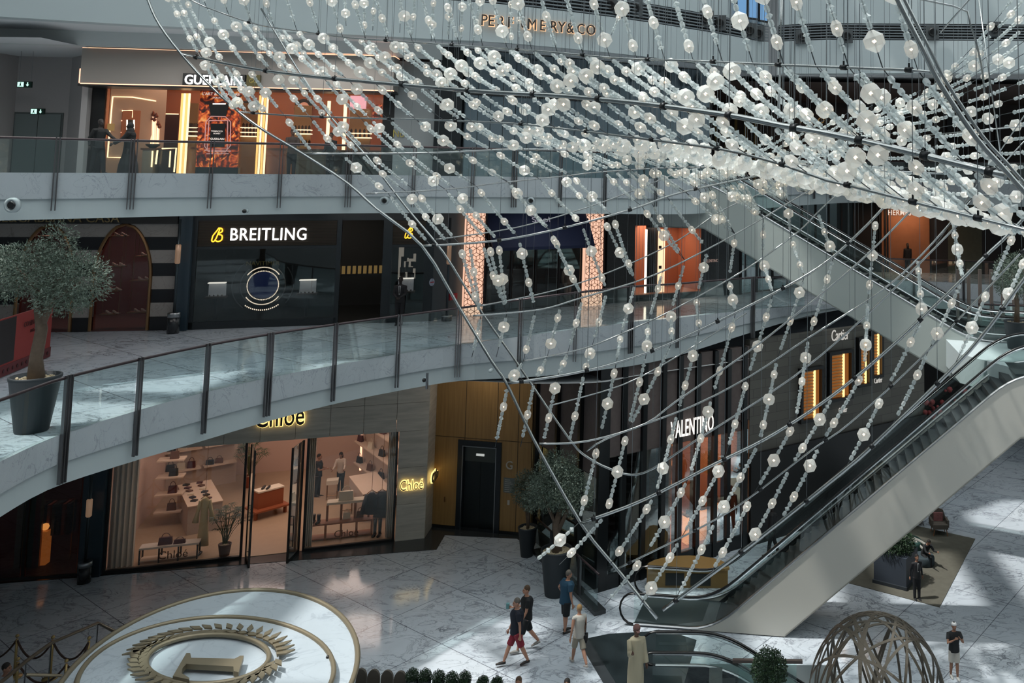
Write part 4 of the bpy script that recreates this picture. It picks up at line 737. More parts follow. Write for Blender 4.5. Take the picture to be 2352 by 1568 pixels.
gdoor(sW1+.12,'open black framed glass door hinged left of the entrance',1); gdoor(sW2-.06,'open black framed glass door hinged right of the entrance',-1)
def halo_text(parent,txt,size,org,xd,xs=.92,off=.02):
    n=Vector(xd).normalized().cross(Vector((0,0,1)))
    put_text('letter_halo',txt,size,Vector(org),xd,emi('golden_halo_glow','f2cf7a',2.2),parent,.04,xs,off+.012); put_text('lettering',txt,size,Vector(org)+n*.05,xd,mat('dark_bronze_letter',(0,0,0)),parent,.05,xs,off-.014)
t=thing('shop_sign',WH.pt(WH.at(640,965)[0],5,.1),'large halo-lit Chloé lettering partly hidden by the walkway','sign','shop signs'); a=WH.at(642,977,.12); halo_text(t,'Chloé',.98,WH.pt(a[0],a[1],.12),WH.d,.66)
t=thing('shop_sign',WH.pt(WH.at(945,1115)[0],2,.1),'smaller halo-lit Chloé lettering on the travertine pier','sign','shop signs'); a=WH.at(945,1124,.12); halo_text(t,'Chloé',.5,WH.pt(a[0],a[1],.12),WH.d,.66,.008)
t=thing('shop_sign',WHs.pt(WHs.len*.5,2,.1),'halo-lit Chloé lettering seen edge-on round the pier corner','sign','shop signs'); halo_text(t,'Chloé',.5,WHs.pt(WHs.len*.62,WHs.at(988,1112,.1)[1],.12),WHs.d,.9,.012)
t=thing('window_decal',WH.pt(WH.at(400,1280)[0],.3,.02),'small brown Chloé lettering low on the left window','sign','window decals'); a=WH.at(397,1281,.02); put_text('lettering','Chloé',.36,WH.pt(a[0],a[1],.03),WH.d,mat('brown_decal',hx('5a4438'),.5),t,.005)
t=thing('window_decal',WH.pt(WH.at(790,1230)[0],.3,.02),'small brown Chloé lettering low on the right window','sign','window decals'); a=WH.at(795,1231,.02); put_text('lettering','Chloé',.33,WH.pt(a[0],a[1],.03),WH.d,mat('brown_decal',(0,0,0)),t,.005)
# curtains at both ends of the windows
cur=mat('sheer_cream_curtain',hx('d0c6b8'),.8)
for px_,lab in((270,'tall pale sheer curtain at the left edge of the left window'),(703,'tall pale sheer curtain at the left edge of the right window'),(893,'tall pale sheer curtain at the right edge of the right window')):
    s=WH.at(px_,1290 if px_<400 else 1250)[0]; w_=.75 if px_<400 else .3; mb=MB(); n=24; pts=[]
    for i in range(n+1): a=s-w_/2+w_*i/n; pts.append(WH.pt(a,0,-.35-.06*math.sin(i*1.3)))
    for p,q in zip(pts,pts[1:]): mb.poly([p,q,Vector((q.x,q.y,zT)),Vector((p.x,p.y,zT))])
    tag(mb.build('curtain',cur),lab,'curtain','boutique curtains')
# -- dark stone kerb in front
KM=mat('dark_kerb_stone',hx('34383b'),.2)
K=[onz(*p) for p in((-60,1345),(0,1340),(1003,1262),(1022,1229),(1187,1237),(1225,1266),(1372,1411),(1358,1425),(1205,1290))]
mb=MB(); kb=[onz(-60,1345),onz(1003,1262),onz(1022,1229),onz(1187,1237),onz(1225,1262)]
mb.prism([(p.x,p.y) for p in kb]+[(-6.8,34.6),(-11,34.9),(WHs.p.x,WHs.p.y+.0),(WH.p.x-6,WH.p.y-1.4)],0.0,.015); struct('floor_kerb',mb,KM,origin=(0,0,0))
# -- leftmost ground shop
gl0=onz(-80,1343);gl1=onz(232,1322); WL=Wall(gl0.xy[:],(gl1.x-.02,gl1.y)); sP=WL.at(180,1325)[0]
mb=MB(); WL.box(mb,sP,WL.len,0,zS,-.3,.1); struct('wall_pier_ground',mb,mat('blue_grey_stone',(0,0,0)))
shop_room('ground_left_shop',WL,0,sP,0,zS-.4,4,mat('oxblood_wall',hx('4a211c'),.6),mat('oxblood_floor',hx('3a1c18'),.6),mat('dark_shop_ceiling',(0,0,0)))
lamp('ground_left_shop_light',WL.pt(sP*.6,5.9,-2),2,45,(1,.5,.35))
for x0,x1,mm,nm in((30,44,mat('sage_stripe',hx('8a8a7a'),.6),'sage'),(44,72,mat('deep_green_stripe',hx('14402c'),.6),'green'),(72,84,mat('brick_stripe',hx('6a2c1c'),.6),'brick'),(84,88,gold,'gold')):
    a=WL.at(x0,1300,-1)[0]; b=WL.at(x1,1300,-1)[0]; mb=MB(); WL.box(mb,a,b,0,6,-1.1,-1); tag(mb.build('wall_drape',mm),'%s vertical display band in the dark red shop at the left edge'%nm,'display band','striped bands in the left shop')
t=thing('window_display',WL.pt(sP/2,0,0),'dark red shop window at the lower left edge','shop window'); panes(t,WL,0,sP,.05,zS-.4,2,BK,DARKG,.08)
t=thing('clothes_rack',WL.pt(WL.at(125,1280,-1.5)[0],.03,-1.5),'gold clothes rack with dark garments in the lower left shop','clothes rack'); a=WL.at(92,1300,-1.5)[0]; b=WL.at(160,1300,-1.5)[0]
mb=MB(); mb.tube([WL.pt(a,.03,-1.5),WL.pt(a,2.,-1.5),WL.pt(b,2.,-1.5),WL.pt(b,.03,-1.5)],.02,6); mb.build('rail_frame',gold,t)
for i in range(6): s=a+(b-a)*(i+.5)/6; mb=MB(); WL.box(mb,s-.04,s+.05,.9,1.9,-1.75,-1.3); mb.build('garment',[BK,mat('rust_cloth',hx('7a3c26'),.8),mat('grey_cloth',hx('3a3a36'),.8)][i%3],t)
t=thing('display_lamp',WL.pt(WL.at(100,1250,-1.2)[0],.03,-1.2),'small orange glowing plinth in the lower left shop','lamp'); r=WL.rect(86,1270,108,1292,-1.2); mb=MB(); WL.box(mb,r[0],r[1],.03,1.1,-1.4,-1.1); mb.build('plinth',mat('amber_plinth',hx('8a4a20'),.4,emit='c86a28',es=.7),t); c=WL.pt((r[0]+r[1])/2,1.1,-1.25); mb=MB(); mb.ball(c+Vector((0,0,.12)),.12,8); mb.build('lamp_shade',emi('amber_bulb','ffa050',2),t)
lamp_column(218,1092,196,1290,0,'slender metal column lamp on the dark pier left of the travertine shop',WL,.45)
# -- lift lobby
LB=Wall(br.xy[:],onz(1215,1232).xy[:]); WOOD=striped('bronze_wood_panel',hx('a3804f'),hx('8f6f44'),14,'X',.45)
r=LB.rect(1050,1012,1150,1218); 
mb=MB(); LB.box(mb,0,r[0],0,zS,-.3,0); LB.box(mb,r[1],LB.len,0,zS,-.3,0); LB.box(mb,r[0],r[1],r[3],zS,-.3,0); struct('wall_lift_lobby',mb,WOOD)
mb=MB()
for px_ in(1070,1143,1192): a=LB.at(px_,950)[0]; LB.box(mb,a-.012,a+.012,r[3] if px_<1160 else 0,zS,0,.006)
LB.box(mb,0,LB.len,r[3]+.06,r[3]+.08,0,.006); struct('trim_panel_joints',mb,mat('joint_brown',hx('4a3a28'),.6))
mb=MB(); LB.box(mb,0,LB.len,0,.12,0,.03); struct('baseboard_lift',mb,NEARBLK)
t=thing('elevator',LB.pt((r[0]+r[1])/2,0,0),'dark two-leaf elevator with black surround in the bronze panelled lobby','elevator')
mb=MB(); LB.box(mb,r[0],r[0]+.22,0,r[3],-.2,.05); LB.box(mb,r[1]-.22,r[1],0,r[3],-.2,.05); LB.box(mb,r[0]+.22,r[1]-.22,r[3]-.22,r[3],-.2,.05); mb.build('surround',mat('blue_black_frame',hx('1d242a'),.3),t)
i0=r[0]+.22;i1=r[1]-.22;mid=(i0+i1)/2; zd=LB.at(1100,1062)[1]
for a,b in((i0,mid-.006),(mid+.006,i1)): mb=MB(); LB.box(mb,a,b,0.02,zd,-.2,-.12); mb.build('door_leaf',mat('dark_lift_steel',hx('2a3134'),.35,.6),t)
mb=MB(); LB.box(mb,i0,i1,zd,r[3]-.22,-.2,-.1); mb.build('transom_panel',mat('grey_transom',hx('4b5150'),.35,.5),t)
mb=MB(); LB.box(mb,i0-.03,i0,0,r[3]-.2,.0,.06); LB.box(mb,i1,i1+.03,0,r[3]-.2,0,.06); LB.box(mb,i0,i1,r[3]-.23,r[3]-.2,0,.06); mb.build('steel_edge',STEEL,t)
mb=MB(); q=LB.rect(1094,1042,1112,1047,-.08); LB.box(mb,*q,-.1,-.07); mb.build('floor_indicator',emi('indicator_glow','c8ccc8',.8),t)
t=thing('wall_letter',LB.pt(*LB.at(1170,1078,.02),.02),'pale letter G on the bronze wall beside the elevator','sign'); put_text('letter','G',.42,LB.pt(*LB.at(1170,1077,.02),.03),LB.d,mat('pale_letter',hx('b8b4ac'),.4),t)
q=LB.rect(1157,1097,1182,1131); mb=MB(); LB.box(mb,*q,0,.02); o=tag(mb.build('directory_plate',mat('brushed_plate',hx('6f7674'),.4,.5)),'grey directory plate under the letter G','sign'); mb=MB()
for i in range(7): z=q[3]-.08-i*.07; LB.box(mb,q[0]+.05,q[0]+.25+.05*(i%3),z,z+.018,.02,.024)
mb.build('text_lines',mat('pale_letter',(0,0,0)),o)
q=LB.rect(1166,1148,1171,1159); mb=MB(); LB.box(mb,*q,0,.03); tag(mb.build('call_button',mat('pale_letter',(0,0,0))),'small pale elevator call button plate','button')
q=LB.rect(1020,1140,1023,1152); mb=MB(); LB.box(mb,*q,0,.02); tag(mb.build('key_plate',gold),'tiny brass key plate left of the elevator','plate')
lamp('lobby_light',(-9,33.2,6.4),1.2,18,(1,.9,.78))
# -- dark fluted couture shop
vA0=(LB.pt(LB.len,0,0).x,LB.pt(LB.len,0,0).y); vA1=(-3.9,29.46); vB1=(.95,33.25)
VA=Wall(vA0,vA1); VB=Wall(vA1,vB1); BZ=mat('mauve_brown_panel',hx('5c5250'),.7,var=.25,vs=6)
def fluted(W,bars,nm,zl):
    mb=MB()
    for i in range(len(bars)+1):
        a=0 if i==0 else bars[i-1]+.1; b=W.len if i==len(bars) else bars[i]-.1
        if b>a: W.box(mb,a,b,zl,7.0,-.25,-.05)
    struct('wall_couture_'+nm,mb,BZ)
    mb=MB()
    for s in bars: W.box(mb,s-.08,s+.08,0,7.0,-.3,.08)
    W.box(mb,0,W.len,0,.45,-.2,.03); struct('trim_couture_posts_'+nm,mb,mat('blue_black_post',hx('0f1315'),.3))
    t=thing('window_display',W.pt(W.len/2,.45,0),'dark glass %s of the fluted couture shop'%nm,'shop window'); mb=MB(); W.box(mb,.05,W.len-.05,.45,zl,-.03,-.01); mb.build('window_pane',glassy('smoked_glass_'+nm,(.8,.82,.83),.06),t)
zl=VB.at(1600,1010)[1]; zl2=zl
fluted(VA,[VA.at(p,1000)[0] for p in(1232,1281,1334,1380)],'left_bay',3.4)
fluted(VB,[VB.at(p,1000)[0] for p in(1433,1479,1523,1561,1602,1642,1672,1709)],'right_bay',zl)
t=thing('shop_sign',VB.pt(VB.at(1588,980)[0],zl+.5,.1),'white serif-like VALENTINO lettering on the dark fluted couture front','sign','shop signs'); a=VB.at(1590,997,.1); put_text('lettering','VALENTINO',.80,VB.pt(a[0],a[1],.12),VB.d,emi('sign_white_dim','f0ece4',1.3),t,.03,.40,.004,1.05)
shop_room('couture_room',VB,2.75,VB.len-.05,0.02,zl+.3,4.2,mat('orange_brown_wall',hx('8a5a3c'),.6),mat('terracotta_floor',(0,0,0)),MT['dark_ceiling']); lamp('couture_light',VB.pt(4.3,zl+.1,-1.8),2.2,260,(1,.66,.42))
mb=MB(); VB.box(mb,.1,2.5,.0,zl,-1.6,-1.5); struct('wall_couture_display',mb,mat('dusky_wall',hx('3c302c'),.7))
mb=MB(); VA.box(mb,.1,VA.len-.1,.0,3.4,-1.6,-1.5); struct('wall_couture_display_b',mb,MT['dusky_wall'])
q=VB.rect(1440,1060,1478,1120,-1.); mb=MB(); VB.box(mb,q[0]+.6,q[1]+.2,1.5,zl-.3,-1.05,-.95); tag(mb.build('window_screen',mat('pale_sheer_panel',hx('6a736e'),.6)),'pale sheer hanging panel in the dark couture window','screen')
for i,(px_,y0,y1) in enumerate(((1697,1188,1252),(1727,1170,1238),(1757,1160,1222))):
    s=VB.at(px_,1240,-1.4)[0]; s=VB.len-.45-(2-i)*.6; t=thing('display_plinth',VB.pt(s,.03,-1.4),'glowing peach box plinth in the couture window, %s'%['leftmost','middle','rightmost'][i],'plinth','glowing plinths'); mb=MB(); VB.box(mb,s-.17,s+.17,.03,1.0+.12*i,-1.55,-1.25); mb.build('light_box',emi('peach_plinth_glow','ffa870',1.5),t); mb=MB(); VB.box(mb,s-.2,s+.2,1.0+.12*i,1.04+.12*i,-1.6,-1.2); mb.build('top_board',gold,t)
    mb=MB(); c=VB.pt(s,1.04+.12*i,-1.4); mb.box(c.x-.1,c.x+.1,c.y-.06,c.y+.06,c.z,c.z+.14); mb.tube([c+Vector((-.06,0,.14)),c+Vector((0,0,.24)),c+Vector((.06,0,.14))],.01,5); o=tag(mb.build('handbag',mat('dark_handbag',hx('3a2a20'),.4)),'small dark handbag on the %s glowing plinth'%['leftmost','middle','rightmost'][i],'handbag','handbags on plinths')
for j in range(4):
    t=thing('wall_shelf',VB.pt(4.2,1.2+j*.75,-3.9),'wooden display shelf in the couture room, %s'%['lowest','second from bottom','third from bottom','topmost'][j],'shelf','couture room shelves'); mb=MB(); VB.box(mb,2.8,VB.len-.3,1.2+j*.75,1.25+j*.75,-4.2,-3.8); mb.build('shelf_board',mat('honey_wood',hx('c08a5a'),.5),t)
    for k in range(5):
        mb=MB(); c=VB.pt(3.1+k*.55,1.25+j*.75,-3.95); mb.box(c.x-.1,c.x+.1,c.y-.05,c.y+.05,c.z,c.z+.18); mb.tube([c+Vector((-.06,0,.18)),c+Vector((0,0,.3)),c+Vector((.06,0,.18))],.01,4); tag(mb.build('handbag',[MT['dark_handbag'],mat('tan_handbag',hx('8a6a4a'),.5)][(j+k)%2]),'handbag on the %s couture room shelf, %s from the left'%(['lowest','second','third','topmost'][j],['first','second','third','fourth','fifth'][k]),'handbag','handbags on couture shelves')
for i,(px_,lab) in enumerate(((1405,'dark robed mannequin in the left part of the couture window'),(1450,'mannequin in a floral dress left of the VALENTINO sign'),(1500,'mannequin in a dusky skirt below the VALENTINO sign'))):
    s=VB.at(px_,1300,-.6)[0]; s=max(.3,s); mannequin(0,0,type('q',(),{'at':lambda self,a,b,c:(s,.05),'pt':VB.pt,'d':VB.d,'n':VB.n})(),-.6,1.8,mat(['plum_cloth','rose_floral','taupe_cloth'][i],hx(['3a2a2c','6a4a48','54463e'][i]),.8,var=.4,vs=12),mat('dusk_skirt',hx('40302e'),.8),lab,.46)
# -- greige brick jewellery shop with gold louvre windows
vC1=onz(2140,1085); WCt=Wall(vB1,(8.6,39.2)); BR=bpy.data.materials.new('greige_brick'); BR.use_nodes=True; nt=BR.node_tree; bk=N(nt,'TexBrick'); bk.inputs['Scale'].default_value=1.; bk.inputs['Brick Width'].default_value=.9; bk.inputs['Row Height'].default_value=.32; bk.inputs['Mortar Size'].default_value=.008
bk.inputs['Color1'].default_value=(*hx('5d5b55'),1); bk.inputs['Color2'].default_value=(*hx('514f4a'),1); bk.inputs['Mortar'].default_value=(*hx('3d3b38'),1); tc=N(nt,'TexCoord'); mp=N(nt,'Mapping'); mp.inputs['Rotation'].default_value=(PI/2,0,0); nt.links.new(tc.outputs['Object'],mp.inputs[0]); nt.links.new(mp.outputs[0],bk.inputs['Vector']); nt.links.new(bk.outputs['Color'],nt.nodes['Principled BSDF'].inputs['Base Color'])
mb=MB(); WCt.box(mb,0,WCt.len,0,7.2,-.3,0); struct('wall_jewellery',mb,BR)
mb=MB(); WCt.box(mb,0,WCt.len,0,WCt.at(1860,1010)[1],0,.12); struct('trim_jewellery_base',mb,BLACK)
for i,(x0,y0,x1,y1) in enumerate(((1842,850,1884,960),(1907,812,1952,912),(1974,780,1993,880),(2004,765,2022,860))):
    r=WCt.rect(x0,y0,x1,y1,.1); lab=['leftmost','second from left','third from left','rightmost'][i]; t=thing('shuttered_window',WCt.pt((r[0]+r[1])/2,r[2],.1),'black framed window with glowing golden slats on the greige brick wall, %s'%lab,'window','golden slatted windows')
    r=(r[0],max(r[1],r[0]+.45),r[2],r[3]); mb=MB(); 
    for q in((r[0]-.12,r[0],r[2]-.12,r[3]+.12),(r[1],r[1]+.12,r[2]-.12,r[3]+.12),(r[0],r[1],r[3],r[3]+.12),(r[0],r[1],r[2]-.12,r[2])): WCt.box(mb,*q,0,.2)
    mb.build('window_frame',BLACK,t); mb=MB(); WCt.box(mb,*r,.01,.03); mb.build('glow_panel',emi('amber_panel_glow','b06828',.55),t)
    mb=MB(); z=r[2]+.05; sp=r[0]+(r[1]-r[0])*.62
    while z<r[3]-.03: WCt.box(mb,r[0],sp,z,z+.04,.06,.12); z+=.12
    mb.build('slats',mat('brass_slat',hx('c09060'),.35,.7),t); mb=MB(); WCt.box(mb,sp+.03,sp+.1,*r[2:],.06,.12); mb.build('light_edge',emi('bright_amber_edge','ffc070',3.),t)
for px_,py_,sz,lab in((1930,775,.62,'large'),(1936,941,.3,'left small'),(2017,873,.3,'right small')):
    s,z=WCt.at(px_,py_,.15); t=thing('shop_sign',WCt.pt(s,z,.14),'%s white script Cartier lettering on the jewellery wall'%lab,'sign','shop signs'); put_text('lettering','Cartier',sz,WCt.pt(s,z-.1,.15),WCt.d,emi('sign_white_soft','e0dcd4',.7),t,.02,.6,0,.9)
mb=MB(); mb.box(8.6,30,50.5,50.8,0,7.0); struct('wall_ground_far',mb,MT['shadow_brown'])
mb=MB(); mb.box(8.5,26,39,60,6.45,6.55)
for i in range(9): pass
t=thing('floral_display',onz(2130,1000),'dark shopfront display with red blossoms under the upper escalator','flowers'); rs=random.Random(5); base=Vector((9.6,39.4,0)); t.location=base
mb=MB(); mb.lathe(base,[(.3,0),(.4,.8),(.35,.8)],12); mb.build('vase',BLACK,t)
mb=MB(); 
for i in range(70): p=base+Vector((rs.gauss(0,.8),rs.gauss(0,.15)-.1,1.6+rs.random()*2.6)); mb.ball(p,rs.uniform(.06,.14),6)
mb.build('blossoms',mat('dusky_red_blossom',hx('7a2a2c'),.7),t)['kind']='stuff'
# ================================================================ RAILINGS
def curve_at(T,px):
    xs=[(a[0],) for a in T]; return [interp([(a[0],a[k]) for a in T],px) for k in range(4)]
class Curve:
    def __init__(s,E):
        s.P=[Vector((p[0],p[1],p[2])) for p in E]; s.L=[0]
        for a,b in zip(s.P,s.P[1:]): s.L.append(s.L[-1]+(b-a).length)
    def at(s,l):
        l=max(0,min(s.L[-1],l))
        for i in range(len(s.P)-1):
            if l<=s.L[i+1]+1e-9: t=(l-s.L[i])/max(1e-6,s.L[i+1]-s.L[i]); return s.P[i].lerp(s.P[i+1],t),(s.P[i+1]-s.P[i]).normalized()
    def find(s,px):   # arc length whose projection has this photo x
        best=0;bd=1e9; n=600
        for k in range(n+1):
            p,_=s.at(s.L[-1]*k/n); v=p-CAM; w_=v.dot(FF)
            if w_<1: continue
            x=CX+F*v.dot(RR)/w_
            if abs(x-px)<bd: bd=abs(x-px); best=s.L[-1]*k/n
        return best
RAILM=mat('dark_bronze_handrail',hx('41373a'),.3,.5); FIN=mat('post_steel',hx('6b6a6c'),.3,.8)
def railing(E,posts,h,below,lab,glass=GLASS,n3=(),start=0,end=None):
    C=Curve(E); end=C.L[-1] if end is None else C.find(end); b0,_=C.at(start); t=thing('glass_railing',b0,lab,'railing')
    pts=[]; l=start
    while l<end: p,_=C.at(l); pts.append(p+Vector((0,0,h))); l+=.8
    p,_=C.at(end); pts.append(p+Vector((0,0,h))); mb=MB(); mb.tube(pts,.035,8); mb.build('handrail',RAILM,t)
    ls=sorted([C.find(x) if x>-900 else float(-x-1000) for x in posts])
    for l in ls:
        p,d=C.at(l); dh=Vector((d.x,d.y,0)).normalized(); n=Vector((dh.y,-dh.x,0)); mb=MB()
        k3=any(abs(C.find(x)-l)<.05 for x in n3)
        for e in((-.075,0,.075) if k3 else(-.04,.04)):
            c=p+dh*e+n*.05; mb.obox(c+Vector((0,0,(h+.05-below)/2)),dh*.014,n*.035,Vector((0,0,(h+.05+below)/2)))
        mb.build('railing_post',FIN,t)
    bs=[start]+ls+[end]
    for a,b in zip(bs,bs[1:]):
        if b-a<.3: continue
        m=max(1,int((b-a)/.9)); mb=MB(); a2=a+.06; b2=b-.06
        for i in range(m):
            p,_=C.at(a2+(b2-a2)*i/m); q,_=C.at(a2+(b2-a2)*(i+1)/m); mb.poly([p,q,q+Vector((0,0,h-.03)),p+Vector((0,0,h-.03))])
        mb.build('glass_pane',glass,t)
    return t
railing(L1E,[-1005.,-1007.,-1009.,-1011.]+[145,310,467,617,768,912,1055,1197,1322,1446,1556,1726],1.15,1.0,'curved glass railing with dark handrail along the first level walkway',n3=(145,617,1055,1446,1726),start=3,end=1850)
railing(L2E,[128,305,484,647,804,953,1089,1178,1287,1389,1504],.9,1.0,'glass railing with dark handrail along the upper level in front of the perfume shop',n3=(305,804,1178),start=2,end=1575)
railing(L2E[-18:],[1800,1905,2005,2120,2240],1.0,.9,'distant glass railing along the upper level behind the chandelier crest')
railing(e1r,[2030,2100,2215,2310],1.05,.95,'distant glass railing along the first level in front of the ochre shopfront')
# lobby balustrade by the planters
a=onz(1229,1268);b=onz(1374,1413); E=[(a.x,a.y,.12,0),(b.x,b.y,.12,0)]
mb=MB(); Wq=Wall(a.xy[:],b.xy[:]); Wq.box(mb,0,Wq.len,0,.12,-.25,.12); struct('trim_balustrade_kerb',mb,KM)
railing(E,[1268,1333],1.05,.0,'glass balustrade with dark rail behind the olive tree planters',n3=(1333,))
mb=MB(); Q=[onz(*p) for p in((1350,1466),(1397,1456),(1530,1448),(1600,1470),(1560,1610),(1440,1610))]; mb.prism([(p.x,p.y) for p in Q],0,.012); struct('floor_landing_plate',mb,mat('dark_landing_steel',hx('2f383b'),.22,.5),origin=(0,0,0))
mb=MB(); Q=[onz(*p) for p in((1325,1466),(1350,1466),(1440,1610),(1410,1610))]; mb.prism([(p.x,p.y) for p in Q],0,.01); struct('floor_landing_border',mb,KM,origin=(0,0,0))
# ================================================================ ESCALATORS
CLAD=mat('pale_beige_cladding',hx('bab8b0'),.35); STEP=mat('dark_step_metal',hx('1b1e20'),.5,.3); EG=glassy('escalator_glass',(.86,.95,.93),.06)
def escalator(lab,A,B,width,ext_lo,ext_hi,deep,clad=CLAD,wsign=1,hr=.88,nsteps=True):
    A=Vector(A);B=Vector(B); d=Vector((B.x-A.x,B.y-A.y,0)); run=d.length; d.normalize(); wv=Vector((-d.y,d.x,0)); wv*= (1 if wv.y>0 else -1); rise=B.z-A.z
    t=thing('escalator',(A.x,A.y,A.z),lab,'escalator')
    Pt=lambda s,z,o: A+d*s+wv*o+Vector((0,0,z))
    top=[(-ext_lo,0),(0,0),(run,rise),(run+ext_hi,rise)]
    kk=rise/run; q_=.7
    def zz(s):
        a=0 if s<-q_ else (kk*(s+q_)**2/(4*q_) if s<q_ else kk*s)
        return a if s<run-q_ else (rise if s>run+q_ else rise-kk*(run+q_-s)**2/(4*q_))
    ss=[-ext_lo]+[-q_+2*q_*i/6 for i in range(7)]+[q_+(run-2*q_)*i/8 for i in range(1,9)]+[run-q_+2*q_*i/6 for i in range(1,7)]+[run+ext_hi]
    prof=[(s,zz(s)) for s in ss]
    bot=[(run+ext_hi,rise-deep),(run+.2,rise-deep),(.6,rise*.6/run-deep+.2)]
    zf=-.015
    k=run/rise
    s0=(deep-.0)*k*1.0
    botline=[(run+ext_hi,rise-deep),(run+.1,rise-deep)]+([(s0+.1,0.)] if clad is not None and A.z>-1 and A.z<1 else [(.4,-deep+.3),(-ext_lo,-deep+.3)])
    for o0,nm in((0,'near_cladding'),(width-.06,'far_cladding')):
        poly=[Pt(s,z,o0) for s,z in prof]+[Pt(s,z,o0) for s,z in botline]
        if A.z>-1 and A.z<1: poly=[p if p.z>0.0 else Vector((p.x,p.y,0.0)) for p in poly]
        mb=MB(); mb.extr(poly,wv*.06); mb.build(nm,clad,t)
    mb=MB(); bl=[(s,z) for s,z in botline]
    for (s_a,z_a),(s_b,z_b) in zip(bl,bl[1:]): mb.extr([Pt(s_a,z_a,.0),Pt(s_b,z_b,.0),Pt(s_b,z_b+.05,.0),Pt(s_a,z_a+.05,.0)],wv*width)
    mb.build('underside',clad,t)
    for o0,nm in((.02,'near'),(width-.06,'far')):
        mb=MB(); P=[Pt(s,z+.03,o0) for s,z in prof]; mb.tube(P,[(.05,.035)]*len(P),6); mb.build('skirt_trim',STEEL,t)
        gp=prof; 
        ng=8
        for g in range(ng):
            i0=int(len(gp)*g/ng); i1=min(len(gp)-1,int(len(gp)*(g+1)/ng)); mb=MB()
            for i in range(i0,i1): (s_a,z_a),(s_b,z_b)=gp[i],gp[i+1]; mb.poly([Pt(s_a,z_a+.04,o0+.02),Pt(s_b,z_b+.04,o0+.02),Pt(s_b,z_b+hr,o0+.02),Pt(s_a,z_a+hr,o0+.02)])
            mb.build('balustrade_glass',EG,t)
        H=[Pt(s,z+hr,o0+.02) for s,z in gp]; lo=[Pt(-ext_lo-.42*math.sin(PI*i/8),hr/2-hr/2*math.cos(PI*i/8)*-1 if False else hr/2-hr/2*math.cos(PI*i/8),o0+.02) for i in range(9)]
        hi=[Pt(run+ext_hi+.42*math.sin(PI*i/8),rise+hr/2+hr/2*math.cos(PI*i/8),o0+.02) for i in range(9)]
        mb=MB(); mb.tube(lo+H+hi,[(.045,.03)]*(len(lo)+len(H)+len(hi)),8); mb.build('handrail',RUBBER,t)
        mb=MB(); mb.tube([p-Vector((0,0,.05)) for p in H],[(.032,.032)]*len(H),6); mb.build('handrail_guide',CHROME,t)
    n=int(rise/.2)
    for i in range(n):
        s=run*(i+.5)/n; z=rise*(i+.5)/n-.12; hs=run/n/2
        mb=MB(); mb.obox(Pt(s,z-.1,width/2),d*hs,wv*(width/2-.16),Vector((0,0,.1))); mb.build('step',STEP,t)
    for s_a,s_b,z in((-ext_lo,0.0,0.01),(run,run+ext_hi,rise+.0)): mb=MB(); mb.extr([Pt(s_a,z-.06,.1),Pt(s_b,z-.06,.1),Pt(s_b,z,.1),Pt(s_a,z,.1)],wv*(width-.2)); mb.build('landing_plate',mat('ribbed_landing',hx('50585a'),.35,.7),t)
    mb=MB()
    for o0 in(.12,width-.16): mb.extr([Pt(-.1,-.02,o0),Pt(.1,0.0,o0),Pt(run,rise-.12,o0),Pt(run,rise-.3,o0)],wv*.04)
    mb.build('skirt_panel',mat('skirt_black',hx('1d2022'),.3,.3),t)
    return t
A=onz(1637,1449,.03); B=onz(2334,861,7.6)
escalator('long beige-clad escalator rising from the ground floor to the right behind the chandelier',A,B,1.95,2.35,5.,1.75)
A2=onz(2232,783,7.6); B2=ony(1622,430,34.4); B2.z=12.92
escalator('pale-clad escalator descending from the upper level down to the first level',A2,B2,1.6,2.6,2.2,1.75,mat('pale_green_grey_cladding',hx('9aa29f'),.4))
U=Vector((0.05,24.12,0.0)); Lo=Vector((9.5,24.12,-5.6))
te=escalator('dark escalator going down to the lower floor at the bottom of the view',Lo,U,1.15,1.,1.8,1.1,mat('charcoal_cladding',hx('30373a'),.4))
mb=MB(); pts=[(8.0,28.0),(8.7,26.6),(22,26.6),(22,31),(8.9,33.),(7.7,31.6),(7.5,29)]
mb.prism(pts,6.7,7.6); struct('floor_escalator_landing',mb,WHITE)
railing([(9.2,32.9,7.6,0),(20,31.0,7.6,0)],[-1000.5,-1003.,-1006.],1.05,.1,'glass railing round the first level landing between the two escalators')
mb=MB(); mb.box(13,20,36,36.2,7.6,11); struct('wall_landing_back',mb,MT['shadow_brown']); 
mb=MB(); r=0
for i in range(14): mb.box(9.2+i*.45,9.32+i*.45,36,36.1,7.6,9.6)
struct('trim_slatted_screen',mb,mat('taupe_slats',hx('5a504a'),.6))
# glass guard at the far side of the down escalator
a=Vector((.45,23.5,0));b=Vector((1.9,23.5,0))
mb=MB(); mb.box(a.x,b.x,23.49,23.51,.02,1.0); g=tag(mb.build('glass_guard',EG),'short glass guard with brown top rail beside the round topiary','railing'); mb=MB(); mb.obox(Vector(((a.x+b.x)/2,23.5,1.03)),Vector(((b.x-a.x)/2+.15,0,0)),Vector((0,.05,0)),Vector((0,0,.035))); mb.build('top_rail',mat('brown_rail',hx('4a403c'),.4),g)
